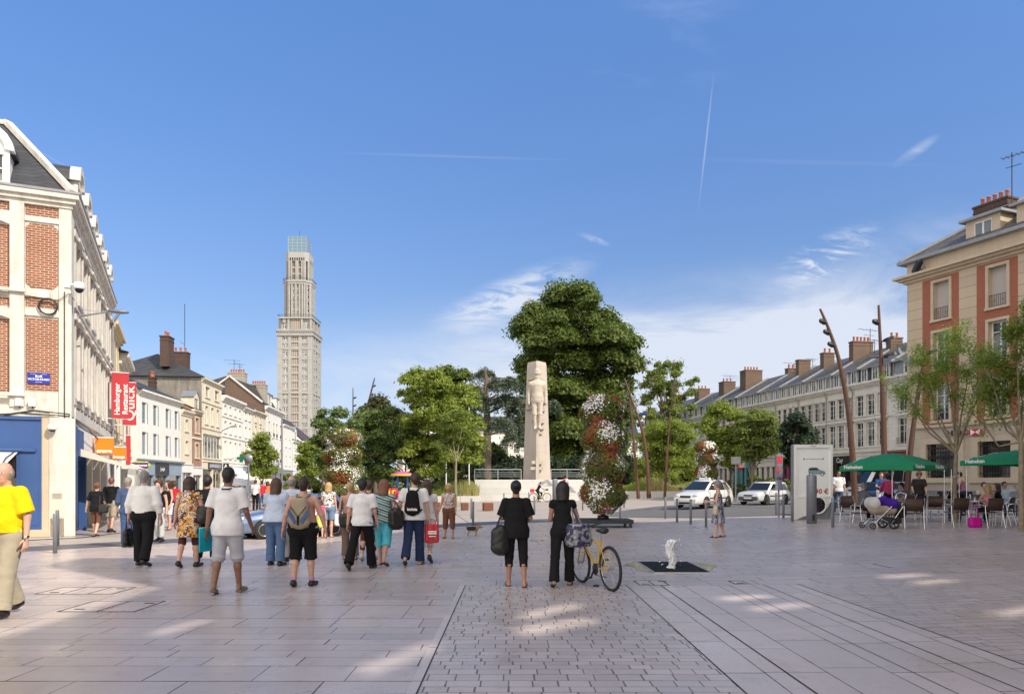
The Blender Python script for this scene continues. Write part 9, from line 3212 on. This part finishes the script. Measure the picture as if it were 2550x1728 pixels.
t=thing('tree_guard','slender steel guard round the trunk of the young tree on the terrace','tree guard',G(2379,1300))
for x,y in((-0.25,-0.2),(0.25,-0.2),(-0.25,0.2),(0.25,0.2)):
 MB().tube([(x,y,0),(x,y,1.75)],0.014,6).build('post',M['alu'],t)
MB().tube([(-0.25,-0.2,1.5),(0.25,-0.2,1.5),(0.25,0.2,1.5),(-0.25,0.2,1.5)],0.01,5,closed=True).build('ring',M['alu'],t)
def pole_sign(label,px,py,top,Y=None,name='sign_post',r=0.035,head=None,cat='sign'):
 p=G(px,py)if Y is None else GX(px,Y)
 z=W(px,top,p.y).z-p.z
 t=thing(name,label,cat,p)
 MB().tube([(0,0,0),(0,0,z)],r,8).build('pole',M['grey_paint'],t)
 if head:head(t,z)
 return t
def tl(t,z):
 MB().bbox(-0.13,0.13,-0.12,0.1,z-0.95,z-0.05,0.02).build('signal_head',M['grey_paint'],t)
 MB().box(-0.10,0.10,-0.125,-0.121,z-0.40,z-0.12).box(-0.12,-0.03,-0.125,-0.121,z-0.8,z-0.5).build('red_plate',M['red'],t)
 MB().bbox(-0.1,0.1,-0.1,0.1,z-1.45,z-1.05,0.02).build('control_box',M['steel'],t)
def disc(m,w=0.3,sq=False):
 def f(t,z):
  mb=MB()
  if sq:mb.box(-w,w,-0.06,-0.04,z-w*1.6,z)
  else:mb.lathe([(w,0),(w,0.03)],18).move(Matrix.Translation((0,-0.05,z-w))@Matrix.Rotation(R(90),4,'X'))
  mb.build('plate',m,t)
 return f
pole_sign('traffic signal post with a red plate in front of the small white hatchback',1939,1288,1128,head=tl,name='traffic_light',cat='traffic light')
pole_sign('grey sign post with a square plate between the two white cars',1832,1252,1137,head=disc(M['steel'],0.3,True))
pole_sign('short post with a round red sign in front of the teal shop',1842,1240,1158,Y=66,head=disc(M['red'],0.22))
pole_sign('tall grey street pole with a rounded head before the slender street tree',619,1238,1130,Y=48,r=0.06,head=disc(M['grey_paint'],0.3))
pole_sign('tallest thin grey street pole in front of the shuttered white house',702,1228,1040,Y=58,r=0.07)
pole_sign('short grey street pole beside the tallest pole',694,1228,1145,Y=58,r=0.06)
pole_sign('slim ladder like steel frame by the ringed tree trunk',1146,1262,1205,r=0.02,name='tree_support',cat='tree support')
t=thing('pharmacy_cross','green pharmacy cross sign hanging over the left street','sign',W(601,1141,78))
MB().box(-0.42,0.42,-0.1,0.1,-0.15,0.15).box(-0.15,0.15,-0.101,0.101,0.15,0.42).box(-0.15,0.15,-0.101,0.101,-0.42,-0.15).build('cross',mat('pharmacy_green',(0.0,0.16,0.11),0.4),t)
MB().beam((0,0.0,0.0),(-2.2,1.4,0.0),0.06,0.06).build('bracket',M['iron'],t)
t=thing('letter_sign','small black square sign with a white letter A on the left street','sign',W(563,1161,76))
MB().box(-0.28,0.28,-0.06,0.06,-0.28,0.28).build('panel',M['black_p'],t)
MB().text('A',0.5,(0,-0.064,0),depth=0.003,bold=0.02).build('lettering',M['white_p'],t)
t=thing('wall_lamp','small grey street lamp reaching from the white stuccoed house','street lamp',W(553,1073,76),0,'wall mounted street lamps')
MB().tube([(0,0,0),(0.8,-0.4,0.3),(1.2,-0.5,0.42)],0.05,6).build('arm',M['grey_paint'],t)
MB().ball((1.4,-0.55,0.42),0.35,10,0,(1,0.5,0.25)).build('lamp_head',M['grey_paint'],t)
cr_=M['awning']
parasol('white cafe parasol behind the shoulder of the man in the white shirt',GX(593,62),20,2.6,2.0,0.5,M['white_p'])
parasol('beige cafe parasol beside the slender street tree',GX(645,64),10,2.6,2.2,0.55,cr_)
parasol('white market parasol far down the left street',GX(618,76),30,3.0,2.6,0.7,M['white_p'])
def carousel():
 p=GX(1002,60)
 t=thing('merry_go_round','small merry go round with a pink and yellow canopy among the left park trees','merry go round',p,0)
 MB().lathe([(0.85,2.25),(0.9,2.3),(0.5,2.45),(0.05,2.55)],20).build('canopy',cloth('fair_pink',(0.50,0.10,0.28)),t)
 MB().lathe([(0.91,2.14),(0.92,2.15),(0.92,2.29),(0.88,2.29)],20).build('canopy_rim',cloth('fair_yellow',(0.60,0.42,0.06)),t)
 MB().lathe([(0.9,0),(0.9,0.25),(0.1,0.27)],20).build('platform',M['white_p'],t)
 for k in range(6):
  a=k*math.pi/3+0.2
  MB().tube([(0.78*math.cos(a),0.78*math.sin(a),0.25),(0.78*math.cos(a),0.78*math.sin(a),2.2)],0.035,6).build('post',mat('fair_blue',(0.02,0.10,0.45),0.4),t)
 for k,m in enumerate((M['red'],M['orange'],cloth('fair_yellow',(0.60,0.42,0.06)))):
  a=3.6+k*1.0
  MB().bbox(-0.25,0.25,-0.17,0.17,0.3,0.7,0.05).bbox(-0.12,0.14,-0.15,0.15,0.7,0.95,0.04).move(Matrix.Translation((0.55*math.cos(a),0.55*math.sin(a),0))@Matrix.Rotation(a,4,'Z')).build('ride_car',m,t)
carousel()
t=thing('fairground_booth','red and yellow fairground booth left of the merry go round','booth',GX(973,60),R(6))
MB().bbox(-0.55,0.55,-0.3,0.5,0.2,1.15,0.05).build('cabin',M['red'],t)
MB().box(-0.4,-0.05,-0.31,-0.30,0.6,1.0).box(0.08,0.42,-0.31,-0.30,0.6,1.0).build('panel',cloth('fair_yellow',(0.85,0.6,0.05)),t)
MB().box(-0.6,0.6,-0.35,0.55,0,0.2).build('base',M['black_p'],t)
